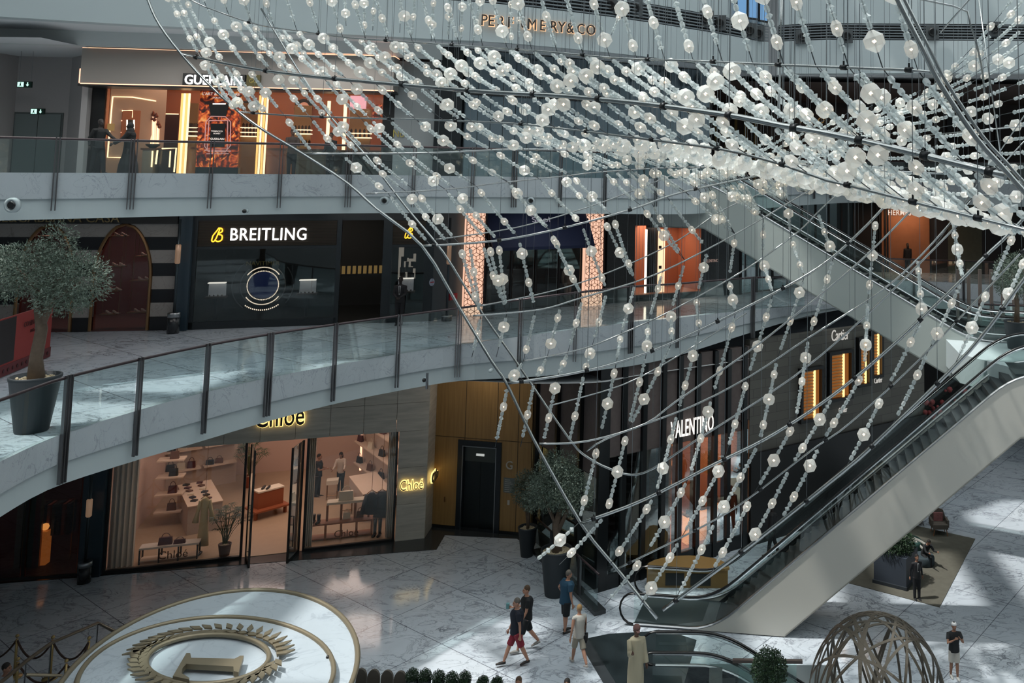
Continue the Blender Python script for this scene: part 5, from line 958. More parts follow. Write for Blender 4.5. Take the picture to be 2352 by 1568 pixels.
# golden desk behind the escalator foot
t=thing('reception_desk',Vector((-1.1,29.9,0)),'curved golden wood desk seen behind the foot of the long escalator','desk'); c=wloc(t); mb=MB(); GW=mat('golden_wood',hx('8a6a38'),.5)
arc=[(c.x+1.35*math.cos(PI*k/10),c.y+.9*math.sin(PI*k/10)) for k in range(11)]
mb.prism(arc+[(c.x-1.2,c.y-.1),(c.x+1.2,c.y-.1)],.55,.62); mb.build('curved_top',GW,t); mb=MB(); mb.box(c.x-1.3,c.x+1.3,c.y-.06,c.y,.0,.55); mb.build('front_panel',GW,t); mb=MB(); mb.box(c.x-.7,c.x-.1,c.y-.08,c.y-.05,.08,.45); mb.box(c.x+.1,c.x+.75,c.y-.08,c.y-.05,.08,.45); mb.build('open_bay',BLACK,t)
# ================================================================ SUSPENDED SECURITY BITS ON THE SLABS
def speaker(px_,py_,d_,r_,lab):
    c=ony(px_,py_,d_); t=thing('ceiling_speaker',c,lab,'speaker','round speakers in the slab edge'); mb=MB(); mb.lathe(c+Vector((0,.12,0)),[(r_,0),(r_,.1),(r_*.62,.12),(r_*.6,.06)],24,0,(0,-1,-.05)); mb.build('white_ring',WHITE,t); mb=MB(); mb.lathe(c+Vector((.03,-.0,-.0)),[(r_*.6,-.05),(r_*.45,.04)],20,0,(0,-1,-.05)); mb.build('dark_cone',BLACK,t)
speaker(24,471,22.9,.19,'round white speaker in the upper slab edge at the far left'); speaker(881,461,27.7,.13,'round speaker in the upper slab edge near the middle rail joint'); speaker(1218,461,29.6,.12,'round speaker in the upper slab edge behind the bead strings')
for px_,py_,d_,lab in((561,485,26.3,'tiny black dome camera under the upper slab edge above the BREITLING sign'),(1126,852,28.3,'small white camera on the walkway fascia above the elevator'),(974,873,27.8,'tiny camera on the walkway fascia beside a short steel bar')):
    c=ony(px_,py_,d_-.12); t=thing('security_camera',c,lab,'camera','security cameras'); mb=MB(); mb.lathe(c+Vector((0,.15,0)),[(.06,0),(.06,.1)],10,0,(0,-1,0)); mb.build('mount',WHITE,t); mb=MB(); mb.ball(c,.06,10); mb.build('dome',BLACK if px_!=1126 else WHITE,t)
c=ony(983,872,27.75); mb=MB(); mb.box(c.x-.03,c.x+.03,c.y-.12,c.y-.05,c.z-.25,c.z+.22); tag(mb.build('steel_bar',STEEL),'short vertical steel bar on the walkway fascia','bar')
# ================================================================ PLANTS
def leafmat(nm,c1,c2,c3=None):
    m=bpy.data.materials.new(nm); m.use_nodes=True; nt=m.node_tree; b=nt.nodes['Principled BSDF']; b.inputs['Roughness'].default_value=.55
    tc=N(nt,'TexCoord'); n=N(nt,'TexNoise'); n.inputs['Scale'].default_value=9; n.inputs['Detail'].default_value=2; cr=N(nt,'ValToRGB'); e=cr.color_ramp.elements; e[0].position=.35; e[0].color=(*hx(c1),1); e[1].position=.68; e[1].color=(*hx(c2),1)
    nt.links.new(tc.outputs['Object'],n.inputs['Vector']); nt.links.new(n.outputs['Fac'],cr.inputs[0]); nt.links.new(cr.outputs[0],b.inputs['Base Color']); return m
OL=leafmat('olive_leaves','32402f','76867a'); BARK=mat('olive_bark',hx('5a4c40'),.85,var=.35,vs=12); PALM=leafmat('palm_leaves','20301e','4a6044'); BOX=leafmat('box_leaves','16281a','2f4a2c')
def foliage(blobs,n,ll,lw,seed,droop=0):
    rs=random.Random(seed); mb=MB(); tot=sum(b[1][0]*b[1][1]*b[1][2] for b in blobs)
    for c,r in blobs:
        k=int(n*(r[0]*r[1]*r[2])/tot); c=Vector(c)
        for _ in range(k):
            v=Vector((rs.gauss(0,1),rs.gauss(0,1),rs.gauss(0,1))).normalized(); q=rs.random()**.38*(1+.12*math.sin(7*v.x+3)*math.cos(5*v.y+4*v.z)); p=c+Vector((v.x*r[0]*q,v.y*r[1]*q,v.z*r[2]*q))
            d=(v*.9+Vector((rs.gauss(0,.6),rs.gauss(0,.6),rs.gauss(0,.6)-droop))).normalized(); s=d.cross(Vector((rs.random()-.5,rs.random()-.5,rs.random()-.5))).normalized()*lw; L=ll*rs.uniform(.7,1.3)
            b=mb.vs([p,p+d*L*.5+s,p+d*L,p+d*L*.5-s]); mb.face((b,b+1,b+2,b+3))
    return mb
def pot(c,rt,rb,h,m,parent,rim=.04):
    mb=MB(); mb.lathe(c,[(rb*.96,0),(rb,.02),(rt*.97,h*.93),(rt,h*.95),(rt,h),(rt-rim,h),(rt-rim-.01,h-.1)],32); mb.build('pot',m,parent); mb=MB(); rs=random.Random(2); mb.lathe(c+Vector((0,0,h-.12)),[(rt-rim,0),(rt-rim,.03)],24)
    for _ in range(60): a=rs.random()*2*PI; q=(rs.random()**.5)*(rt-rim-.05); mb.ball(c+Vector((q*math.cos(a),q*math.sin(a),h-.08)),rs.uniform(.02,.04),5)
    o=mb.build('pebbles',GRIM,parent)
POT=mat('charcoal_planter',hx('1f262b'),.55)
def olive(px_,py_,z,rt,rb,h,trunk,blobs,n,seed,lab,ll=.075):
    c=onz(px_,py_,z); t=thing('potted_olive_tree',c,lab,'tree','olive trees in planters'); pot(c,rt,rb,h,POT,t)
    mb=MB()
    for pts,r in trunk: mb.tube([c+Vector(p) for p in pts],r,8)
    mb.build('trunk',BARK,t); mb=foliage([(c+Vector(p),r) for p,r in blobs],n,ll,.011,seed); mb.build('foliage',OL,t)
olive(72,990,7.6,.47,.30,1.15,[([(0.02,0,1.0),(-.02,0,1.5),(.03,.03,2.1),(-.05,0,2.6)],[.17,.12,.11,.09]),([(.0,0,2.1),(.15,.1,2.7),(.35,.1,3.3)],[.09,.07,.04]),([(-.03,0,2.5),(-.2,0,3.0),(-.5,-.1,3.4)],[.08,.06,.03]),([(.1,0,2.6),(.5,0,2.9),(.8,0,3.1)],[.06,.04,.02])],[((-.25,0,3.35),(.95,.75,.6)),((.65,0,3.15),(.75,.65,.62)),((.2,.1,3.9),(.4,.35,.5)),((-.8,0,3.2),(.5,.5,.6)),((.5,-.1,2.75),(.6,.5,.35))],15000,1,'large olive tree in a tall tapered planter, first level, left edge',.07)
olive(1276,1364,0,.50,.34,1.38,[([(0,0,1.2),(.02,0,1.6),(-.05,0,2.1),(.12,.05,2.7)],[.17,.13,.11,.08]),([(.0,0,1.9),(.25,0,2.4),(.4,0,3.0)],[.09,.06,.04]),([(-.03,0,2.1),(-.3,0,2.6),(-.5,0,3.0)],[.07,.05,.03])],[((-.05,0,3.35),(.9,.75,.8)),((.45,0,3.0),(.7,.6,.6)),((-.55,0,2.95),(.55,.5,.5)),((.0,0,4.0),(.6,.55,.4))],12000,2,'olive tree in the larger dark planter in front of the balustrade on the ground floor')
olive(1210,1276,0,.33,.21,.98,[([(0,0,.85),(.02,0,1.3),(0,0,1.7)],[.06,.05,.04]),([(.03,0,.85),(-.04,0,1.3),(-.1,0,1.8)],[.04,.04,.03])],[((0,0,2.2),(.6,.5,.55)),((.1,0,1.85),(.4,.4,.35)),((-.1,0,2.6),(.35,.35,.3))],6000,3,'smaller olive tree in a slim dark planter beside the elevator lobby')
olive(2336,800,7.6,.42,.3,.9,[([(0,0,.8),(.03,0,1.4),(-.02,0,1.9)],[.1,.08,.07])],[((0,0,2.4),(.75,.6,.75)),((-.3,0,2.1),(.45,.4,.4))],6000,4,'olive tree on the first level landing at the right edge')
def palm(c,z0,h,n,spread,seed,lab,potm,rt,ph):
    t=thing('potted_palm',c,lab,'plant','potted palms in the boutique'); pot(c,rt,rt*.72,ph,potm,t,.03); rs=random.Random(seed); mb=MB(); st=MB()
    for i in range(n):
        a=rs.random()*2*PI; e=rs.uniform(.25,1.2); L=h*rs.uniform(.7,1.05); b=c+Vector((rs.gauss(0,.03),rs.gauss(0,.03),ph)); tip=b+Vector((math.cos(a)*spread*e*.7,math.sin(a)*spread*e*.7,L*(1.15-.35*e))); st.tube([b,(b+tip)/2+Vector((0,0,.08)),tip],[.012,.009,.006],4)
        for k in range(9):
            g=tip; aa=a+(k-4)*.42; d=Vector((math.cos(aa),math.sin(aa),.45-.1*abs(k-4))).normalized(); q=g+d*spread*.42; s=Vector((-d.y,d.x,0)).normalized()*.018
            v=mb.vs([g,g+(q-g)*.5+s+Vector((0,0,.03)),q-Vector((0,0,.06)),g+(q-g)*.5-s+Vector((0,0,.03))]); mb.face((v,v+1,v+2,v+3))
    st.build('stems',mat('palm_stem',hx('4a5434'),.6),t); mb.build('fronds',PALM,t)
TER=mat('terracotta_pot',hx('4a3028'),.6)
palm(onz(515,1277),0,1.15,30,.62,5,'potted fan palm standing behind the left boutique window',TER,.21,.42); palm(onz(572,1120),0,1.35,32,.7,6,'potted fan palm standing deeper inside the boutique doorway',mat('rust_pot',hx('7a3c24'),.6),.22,.5)
# round topiary by the guard
c=Vector((1.16,22.17,0)); t=thing('potted_topiary',c,'round clipped topiary in a tapered grey planter by the down escalator','plant'); pot(c,.3,.22,1.05,mat('grey_planter',hx('3f4644'),.6),t); foliage([(c+Vector((0,0,1.5)),(.42,.42,.48))],7000,.05,.012,8).build('foliage',BOX,t)
# ================================================================ BOUTIQUE INTERIOR
OAK=mat('oak_board',hx('c8b29c'),.5); STONE=mat('travertine_block',hx('b3a294'),.55,var=.08,vs=5); CREAM=mat('cream_fabric',hx('c8bca8'),.8)
def wbox(nm,c,sx,sy,z0,z1,m,parent=None,rz=.33): mb=MB(); mb.box(c.x-sx/2,c.x+sx/2,c.y-sy/2,c.y+sy/2,z0,z1,0,rz,(c.x,c.y,0)); return mb.build(nm,m,parent)
def bag(c,w_,h_,m,lab,rz=.33,grp='handbags in the boutique',nm='handbag'):
    t=thing(nm,c,lab,'handbag',grp); mb=MB(); n=8
    mb.box(-w_/2,w_/2,-w_*.22,w_*.22,0,h_*.62,0,0); 
    for i,v in enumerate(mb.v):
        if v.z>.01: v.y*=.55; v.x*=.9
    R=Matrix.Rotation(rz,3,'Z'); mb.v=[c+R@v for v in mb.v]; mb.build('bag_body',m,t)
    mb=MB(); mb.tube([c+R@Vector((w_*.3*math.cos(PI*i/6),0,h_*.58+h_*.4*math.sin(PI*i/6))) for i in range(7)],.012,5); mb.build('handle',m,t)
    return t
BM=[mat('bag_black',hx('1c1a1a'),.4),mat('bag_burgundy',hx('4a2224'),.4),mat('bag_brown',hx('5a3a28'),.45),mat('bag_cream',hx('c8bca4'),.5),mat('bag_navy',hx('22262e'),.45)]
dW=WH.d; nW=-WH.n      # along the front, into the shop
# shelf wall unit in the left window (pale slab with two columns of three shelves)
c0=onz(362,1142); c1=onz(541,1108); SU=Wall(c0.xy[:],c1.xy[:])
t=thing('shelving_unit',SU.pt(SU.len/2,0,0),'pale free-standing shelf wall with six floating shelves of handbags','shelf'); mb=MB(); SU.box(mb,0,SU.len,0,3.9,-.2,0); mb.build('back_panel',mat('pale_panel',hx('b5a08f'),.6),t)
bi=0
rowz=[.75,1.65,2.5]
for col,(f0,f1) in enumerate(((.03,.5),(.54,.97))):
    for rI,z in enumerate(rowz):
        z=SU.at((418,505)[col],((1105,1062,1038)[rI],(1097,1063,1030)[rI])[col])[1]; z=[.95,1.75,2.5][rI]
        mb=MB(); SU.box(mb,SU.len*f0,SU.len*f1,z,z+.05,0,.42); mb.build('shelf_board',OAK,t)
        for k in range(2 if (col+rI)%2 else 3):
            s=SU.len*(f0+(f1-f0)*(.2+.28*k)); bag(SU.pt(s,z+.05,.2),.3,.42 if col==0 else .3,BM[(bi*3+rI)%5],'%s handbag on the %s %s shelf of the pale shelf wall, %s one'%(['black','burgundy','brown','cream','navy'][(bi*3+rI)%5],['lowest','middle','upper'][rI],['left','right'][col],['first','second','third'][k])); bi+=1
# side shelves at the left edge (stacked boxes of light seen through curtain)
for k in range(4):
    c=onz(372,1218-k*0)+Vector((0,0,0)); z=.5+k*.62; p=Vector((c.x-.1,c.y+.5,0)); o=wbox('shelf_board',p,.9,.5,z,z+.05,OAK); o.name='wall_shelf'; tag(o,'small side shelf at the left of the boutique window, %s from the floor'%['first','second','third','fourth'][k],'shelf','side shelves'); bag(Vector((p.x+.1,p.y,z+.05)),.3,.42,BM[(2,1,0,2)[k]],'%s handbag on the %s side shelf from the floor'%(['brown','burgundy','black','brown'][k],['first','second','third','fourth'][k]))
def slabcounter(pa,pb,wd,h,lab,m):
    a=onz(*pa);b=onz(*pb); Wc=Wall(a.xy[:],b.xy[:]); mb=MB(); Wc.box(mb,0,Wc.len,0.03,h,-wd,0); t=tag(mb.build('display_counter',m),lab,'counter'); mb=MB(); Wc.box(mb,-.02,Wc.len+.02,h,h+.04,-wd-.02,.02); mb.build('counter_top',OAK,t); return Wc
Wc=slabcounter((405,1178),(428,1232),1.1,1.0,'long pale stone display counter behind the left boutique window',STONE)
rs=random.Random(9)
for i in range(12):
    p=Wc.pt(.2+(i%6)*(Wc.len-.3)/6,1.04,-.25-.45*(i//6)); mb=MB(); w_=.2; mb.box(-w_/2,w_/2,-.08,.08,0,.05); R=Matrix.Rotation(rs.uniform(-.5,.5),3,'Z'); mb.v=[p+R@v for v in mb.v]; o=mb.build('small_leather_case',BM[i%5]); tag(o,'small leather case, %s row on the stone counter, %s from the front'%(['near','far'][i//6],['sixth','fifth','fourth','third','second','first'][i%6]),'case','leather cases on the counter')
t=thing('window_bench',onz(370,1300),'low white topped metal bench with two burgundy bags in the left window','bench'); c=wloc(t)+Vector((0,.45,0)); wbox('bench_top',c,1.75,.42,.5,.56,mat('white_top',hx('c8beb2'),.5),t); wbox('lower_shelf',c,1.7,.4,.12,.15,OAK,t)
R=Matrix.Rotation(.33,3,'Z')
for i in range(4):
    for j in(-1,1): mb=MB(); p=c+R@Vector((-.85+i*.567,j*.19,0)); mb.box(p.x-.02,p.x+.02,p.y-.02,p.y+.02,.0,.5); mb.build('leg',BK,t)
bag(c+R@Vector((-.15,0,.56)),.42,.36,BM[1],'large burgundy bag on the white bench in the left window'); bag(c+R@Vector((.28,-.05,.56)),.36,.2,BM[1],'small flat burgundy bag on the white bench in the left window')
def shoes(px_,py_,m,lab,s=.28,z=.03,boot=0,off=(0,0,0)):
    c=onz(px_,py_)+Vector(off); c.z=z
    for k in(-1,1):
        mb=MB(); q=c+Vector((k*.09,0,0)); 
        if boot: mb.tube([q+Vector((0,0,.08)),q+Vector((0,0,boot))],[.055,.075],8); mb.tube([q+Vector((0,.05,.06)),q+Vector((0,-.2,.04))],[.06,.045],8)
        else: mb.tube([q+Vector((0,.08,.07)),q+Vector((0,0,.06)),q+Vector((0,-.16,.035))],[.045,.05,.03],7)
        o=mb.build('boot' if boot else 'shoe',m); tag(o,'%s %s'%(['left','','right'][k+1],lab),'shoe','shoes in the boutique')
shoes(453,1276,BM[0],'black sandal on the floor of the left window'); shoes(866,1232,BM[0],'tall black boot standing in the right window',boot=.62)
def hanging(px_,py_t,py_b,wd,m,lab,kind,o):
    s,zb=WH.at(px_,py_b,o); _,z1=WH.at(px_,py_t,o); t=thing({'dress':'dress','top':'blouse','skirt':'skirt'}[kind],WH.pt(s,zb,o),lab,'clothing','hanging clothes in the boutique windows'); P=lambda a,z,e=0: WH.pt(s+a,z,o+e); h=z1-zb; mb=MB()
    if kind=='dress':
        mb.tube([P(0,zb+h*v) for v in(0,.25,.55,.75,.92,1.)],[(wd*w_,.1) for w_ in(.5,.42,.3,.27,.38,.15)],14)
        for e in(-1,1): mb.tube([P(e*wd*.3,z1-h*.06),P(e*wd*.5,z1-h*.3),P(e*wd*.62,z1-h*.5)],[.07,.06,.11],8)
    elif kind=='top':
        mb.tube([P(0,zb+h*v) for v in(0,.5,.85,1.)],[(wd*w_,.09) for w_ in(.42,.4,.36,.14)],14)
        for e in(-1,1): mb.tube([P(e*wd*.3,z1-h*.1),P(e*wd*.5,z1-h*.5),P(e*wd*.58,zb+h*.05)],[.08,.07,.1],8)
    else: mb.tube([P(0,zb+h*v) for v in(0,.3,.8,1.)],[(wd*w_,.09) for w_ in(.6,.48,.36,.3)],14)
    mb.build('garment',m,t); mb=MB(); mb.tube([P(-wd*.33,z1-.04),P(0,z1+.08),P(wd*.33,z1-.04)],.015,5); mb.tube([P(0,z1+.08),P(0,zT)],.008,4); mb.build('hanger_and_cord',gold,t)
hanging(465,1143,1252,.42,mat('cream_lemon_silk',hx('b8ac84'),.7),'long cream yellow dress hanging on a cord in the left window','dress',-.9)
hanging(852,1130,1180,.5,BM[4],'dark navy top hanging in the right window','top',-.6); hanging(875,1128,1187,.5,BM[4],'dark navy ruffled skirt hanging in the right window','skirt',-.55)
# right window: counter, stools, bench display, shelves
slabcounter((800,1155),(832,1200),.0+1.,1.0,'pale stone counter with glass case between the two stools and the handbag wall',STONE)
for px_,py_,lab in((762,1146,'cream cushioned stool nearer the clerk in black'),(795,1180,'cream cushioned stool nearer the window bench')):
    c=onz(px_,py_); t=thing('counter_stool',c,lab,'stool','cream stools'); mb=MB(); mb.box(c.x-.22,c.x+.22,c.y-.2,c.y+.2,.62,.78,0,.33,c); mb.build('seat_cushion',CREAM,t)
    for i in(-1,1):
        for j in(-1,1): mb=MB(); p=c+R@Vector((i*.19,j*.17,0)); mb.tube([(p.x,p.y,.02),(p.x,p.y,.62)],.014,5); mb.build('leg',gold,t)
    mb=MB(); mb.tube([c+R@Vector((-.19,-.17,.2)),c+R@Vector((.19,-.17,.2))],.012,5); mb.build('footrest',gold,t)
t=thing('display_bench',onz(768,1247),'two-tier wooden bench display with a cream bag and a black boot in the right window','bench'); c=wloc(t)+Vector((0,.55,0)); WD_=mat('walnut_board',hx('8a5a3c'),.5)
wbox('lower_top',c,2.1,.5,.55,.6,WD_,t); c2=c+R@Vector((.2,.2,0)); wbox('upper_top',c2,1.45,.4,1.15,1.23,CREAM,t)
for i in range(5): p=c+R@Vector((-1.03+i*.515,-.22,0)); mb=MB(); mb.box(p.x-.03,p.x+.03,p.y-.03,p.y+.03,.03,.55); mb.build('post',WD_,t)
for i in range(4): p=c2+R@Vector((-.7+i*.466,-.17,0)); mb=MB(); mb.box(p.x-.03,p.x+.03,p.y-.03,p.y+.03,.6,1.15); mb.build('post',WD_,t)
wbox('base_board',c,2.1,.45,.06,.1,WD_,t)
bag(c2+R@Vector((-.1,0,1.23)),.5,.5,BM[3],'cream handbag on the upper tier of the bench in the right window'); bag(c2+R@Vector((-.05,-.1,.6)),.25,.34,BM[3],'small cream bag inside the bench display, middle bay'); bag(c2+R@Vector((.4,-.1,.6)),.25,.34,BM[2],'small brown bag inside the bench display, right bay')
q_=c+R@Vector((-.85,-.05,0)); d_=q_-onz(728,1205); shoes(728,1205,BM[0],'black ankle boot on the lower tier of the bench',z=.6,boot=.3,off=(d_.x,d_.y,0))
# low wooden table in the doorway
t=thing('display_table',onz(600,1196)+Vector((-.1,.6,0)),'low reddish wooden display table with shoes inside the doorway','table'); c=wloc(t); RW=mat('cherry_wood',hx('8a4a2c'),.5); wbox('lower_bench',c,1.3,.95,.3,.36,RW,t,.9); wbox('upper_box',c+Vector((0,.05,0)),.95,.45,.36,.95,RW,t,.9); wbox('white_top',c+Vector((0,.05,0)),.98,.48,.95,1.0,CREAM,t,.9)
for i,(a,b) in enumerate(((-.55,-.3),(.55,-.3),(-.5,.35),(.5,.35))): q=c+Matrix.Rotation(.9,3,'Z')@Vector((a,b,0)); mb=MB(); mb.box(q.x-.05,q.x+.05,q.y-.05,q.y+.05,.02,.3); mb.build('leg',RW,t)
shoes(597,1196,BM[0],'black pump on top of the low wooden table',z=1.0,off=(-.1,.55,0))
# handbag wall at right inside
a=onz(828,1090); b=onz(905,1210); HW=Wall(a.xy[:],(b.x+.25,b.y+1.2)); t=thing('shelving_unit',HW.pt(HW.len/2,0,0),'tall handbag shelf wall at the right side of the boutique with a glowing edge','shelf'); mb=MB(); HW.box(mb,0,HW.len,0,zT+.3,-.15,0); mb.build('back_panel',MT['pale_panel'],t); mb=MB(); HW.box(mb,-.02,.05,.2,zT,.0,.06); mb.build('light_edge',LEDP,t)
for rI in range(4):
    z=.6+rI*.9; mb=MB(); HW.box(mb,.15,HW.len-.2,z,z+.05,0,.38); mb.build('shelf_board',OAK,t)
    for k in range(4): bag(HW.pt(.4+k*(HW.len-.7)/4,z+.05,.2),.32,.42,BM[(rI+k*2)%5],'%s bag on the %s shelf of the tall handbag wall, %s from glowing edge'%(['black','burgundy','brown','cream','navy'][(rI+k*2)%5],['lowest','second','third','topmost'][rI],['first','second','third','fourth'][k]),rz=-.6,grp='handbags on the tall shelf wall')
for i,(px_,py_) in enumerate(((592,1030),(660,1040),(600,1000),(640,1018),(850,1020),(385,1060))):
    c=WH.pt(*[WH.at(px_,1100,-4-i%3)[0],zT+.38],-3-i%3); mb=MB(); mb.box(c.x-.5,c.x+.5,c.y-.03,c.y+.03,c.z-.04,c.z); tag(mb.build('linear_ceiling_light',emi('linear_white_glow','fff4e8',6)),'thin white linear ceiling light in the boutique, %s from the left door'%['first','second','third','fourth','fifth','sixth'][i],'ceiling light','boutique linear lights')
# ================================================================ KIOSK ROOF WITH LAUREL MONOGRAM
KZ=3.2
def ell(c,a,b,th,n=72,k=1.): return [(c[0]+k*(a*math.cos(2*PI*i/n)*math.cos(th)-b*math.sin(2*PI*i/n)*math.sin(th)),c[1]+k*(a*math.cos(2*PI*i/n)*math.sin(th)+b*math.sin(2*PI*i/n)*math.cos(th))) for i in range(n)]
KO=((-10.05,18.6),2.626,3.751,math.radians(30)); KI=((-10.03,18.37),1.92,2.78,math.radians(60)); KW=((-10.23,18.72),.85,1.305,math.radians(70))
t=thing('kiosk_roof',(-10.05,18.6,0),'oval white marble kiosk roof with brass rims, laurel wreath and letter L','kiosk')
KM1=marble('kiosk_marble',lin((.70,.74,.77)),lin((.5,.53,.58)),.5,.35,.015,.7)
mb=MB(); mb.prism(ell(*KO),KZ-.25,KZ); mb.build('outer_roof_disc',KM1,t); mb=MB(); mb.prism(ell(*KI),KZ,KZ+.12); mb.build('inner_roof_disc',KM1,t)
for E_,z,r_,nm in((KO,KZ+.01,.055,'outer_brass_rim'),(KI,KZ+.13,.05,'inner_brass_rim'),(KW,KZ+.2,.05,'wreath_ring')):
    mb=MB(); mb.tube([(x,y,z) for x,y in ell(*E_)],r_,8,closed=True); mb.build(nm,BRASS,t)
mb=MB(); mb.prism(ell(*KO,k=.82),0,KZ-.25); mb.build('drum_wall',mat('kiosk_drum',hx('7c7f80'),.5),t)
rs=random.Random(4)
for i in range(42):
    a=2*PI*i/42; c0_,A_,B_,TH=KW; k=1.13; x=c0_[0]+k*(A_*math.cos(a)*math.cos(TH)-B_*math.sin(a)*math.sin(TH)); y=c0_[1]+k*(A_*math.cos(a)*math.sin(TH)+B_*math.sin(a)*math.cos(TH))
    d=Vector((x-c0_[0],y-c0_[1],0)).normalized(); tt=Vector((-d.y,d.x,0)); sgn=1 if math.cos(a-.5)>0 else -1; 
    for j in(0,1):
        e=(d*(1.0 if j else -.1)+tt*sgn*.8).normalized(); p=Vector((x,y,KZ+.22+.03*j)); L=.34; s=Vector((-e.y,e.x,0))*.065
        if j==0: mb=MB()
        mb.extr([p,p+e*L*.45+s,p+e*L,p+e*L*.45-s],(0,0,.03))
    mb.build('laurel_leaf_pair',BRASS,t)
LP=[(428,1499),(437,1499),(439,1510),(539,1512),(552,1505),(560,1505),(548,1543),(537,1541),(536,1530),(428,1524),(419,1534),(417,1545),(435,1556),(435,1560),(397,1552)]
mb=MB(); mb.prism([onz(*p,KZ+.3).xy[:] for p in LP],KZ+.2,KZ+.3); mb.build('letter_l',BRASS,t)
c=onz(753,1509,KZ+.13); mb=MB(); mb.ball(c,.04,8); mb.build('brass_stud',BLACK,t)
# ---------------------------------------------------------------- woven ring sculpture
SC=Vector((3.45,20.7,1.72)); t=thing('ring_sculpture',(SC.x,SC.y,0),'large openwork sphere sculpture of interlaced bronze bands at lower right','sculpture'); rs=random.Random(12); BB=mat('bronze_band',hx('5d564c'),.4,.6)
for i in range(22):
    ax=Vector((math.sin(i*2.4)*.95,math.cos(i*2.4)*.95,rs.uniform(-.45,.45))).normalized(); off=rs.uniform(-.28,.28) if i%2 else rs.uniform(-.6,.6); R_=1.5; rr=math.sqrt(R_*R_-off*off); x=ax.orthogonal().normalized(); y=ax.cross(x); mb=MB(); n=48
    ring=[SC+ax*off+(x*math.cos(2*PI*k/n)+y*math.sin(2*PI*k/n))*rr for k in range(n)]
    ring=[Vector((v.x,v.y,SC.z+(v.z-SC.z)*1.13)) for v in ring]
    for k in range(n):
        p=ring[k];q=ring[(k+1)%n]; pn=(p-SC).normalized();qn=(q-SC).normalized(); 
        pa=pn.cross((q-p)).normalized()*.028
        b=mb.vs([p+pa,p-pa,p-pa-pn*.02,p+pa-pn*.02,q+pa,q-pa,q-pa-qn*.02,q+pa-qn*.02]); 
        for f in((0,1,5,4),(1,2,6,5),(2,3,7,6),(3,0,4,7)): mb.face([b+j for j in f])
    mb.build('metal_band',BB,t)
# ---------------------------------------------------------------- stanchions, stair rail
GB=mat('polished_brass',hx('a08858'),.35,.5)
def stanchion(px_,py_,zt,lab):
    c=onz(px_,py_,zt); c.z=0; t=thing('rope_stanchion',c,lab,'barrier post','brass rope posts'); mb=MB(); mb.tube([c+Vector((0,0,.03)),c+Vector((0,0,zt-.1))],.03,10); mb.build('post',GB,t); mb=MB(); mb.ball(c+Vector((0,0,zt-.03)),.045,12); mb.build('finial',GB,t); mb=MB(); mb.lathe(c,[(.18,0),(.18,.02),(.04,.05)],20); mb.build('base',GB,t); return c+Vector((0,0,zt-.12))
T1=[stanchion(x,y,1.05,'tall brass rope post in the back row at lower left, %s'%l) for x,y,l in((40,1457,'leftmost'),(122,1460,'middle'),(205,1462,'rightmost'))]
T2=[stanchion(x,y,1.05,'brass rope post in the front row at lower left, %s'%l) for x,y,l in((42,1510,'left'),(153,1514,'right'))]
RO=mat('brown_velvet_rope',hx('3a2a24'),.9)
def rope(a,b,lab,sag=.45):
    mb=MB(); mb.tube([a.lerp(b,i/14)-Vector((0,0,sag*4*(i/14)*(1-i/14))) for i in range(15)],.025,7); tag(mb.build('barrier_rope',RO),lab,'rope','barrier ropes')
rope(T1[0],T1[1],'brown barrier rope between the left and middle back posts'); rope(T1[1],T1[2],'brown barrier rope between the middle and right back posts'); rope(T1[0]+Vector((-1.2,0,-.1)),T1[0],'brown barrier rope running out of view at the left edge'); rope(T2[0],T2[1],'brown barrier rope between the two front posts'); rope(T1[2],T2[1],'brown barrier rope linking the right back post to the right front post',.3)
t=thing('stair_railing',onz(120,1560),'bronze handrail with glass sloping at the lower left corner','railing'); pts=[at(x,y,d) for x,y,d in((0,1568,17.5),(60,1518,18.3),(118,1476,19.),(225,1430,20.4))]; mb=MB(); mb.tube([at(-60,1600,16.6)]+pts+[at(268,1452,20.4),at(330,1490,20.2)],[(.05,.03)]*7,8); mb.build('handrail',mat('bronze_handrail',hx('5a4f42'),.35,.5),t)
for p in pts[1:]+[at(268,1452,20.4)]: mb=MB(); mb.tube([p,p-Vector((0,0,.95))],.015,5); mb.build('baluster',STEEL,t)
mb=MB(); a=at(0,1545,18); mb.tube([at(60,1549,18.2),at(142,1551,18.6)],.03,6); mb.build('lower_bar',BRASS,t)
# ---------------------------------------------------------------- cafe chairs and clipped shrubs along the bottom edge
for i,x in enumerate((828,858,889,919)):
    c=onz(x,1536+i*2,.87); c.z=0; t=thing('cafe_chair',c,'brown rounded-back cafe chair at the bottom edge, %s'%['leftmost','second from left','third from left','rightmost'][i],'chair','cafe chairs in a row'); m=mat('brown_upholstery',hx('4c4740'),.8)
    mb=MB(); P_=[(-.15,.45)]+[( -.15*math.cos(PI*k/8),.68+.19*math.sin(PI*k/8)) for k in range(9)]+[(.15,.45)]; mb.extr([c+Vector((a,.0,b)) for a,b in P_],(0,.07,0)); mb.build('backrest',m,t); mb=MB(); mb.box(c.x-.2,c.x+.2,c.y-.42,c.y,.4,.48); mb.build('seat',m,t)
    for a in(-.17,.17):
        for b in(-.38,-.03): mb=MB(); mb.tube([c+Vector((a,b,0)),c+Vector((a,b,.4))],.014,5); mb.build('leg',BLACK,t)
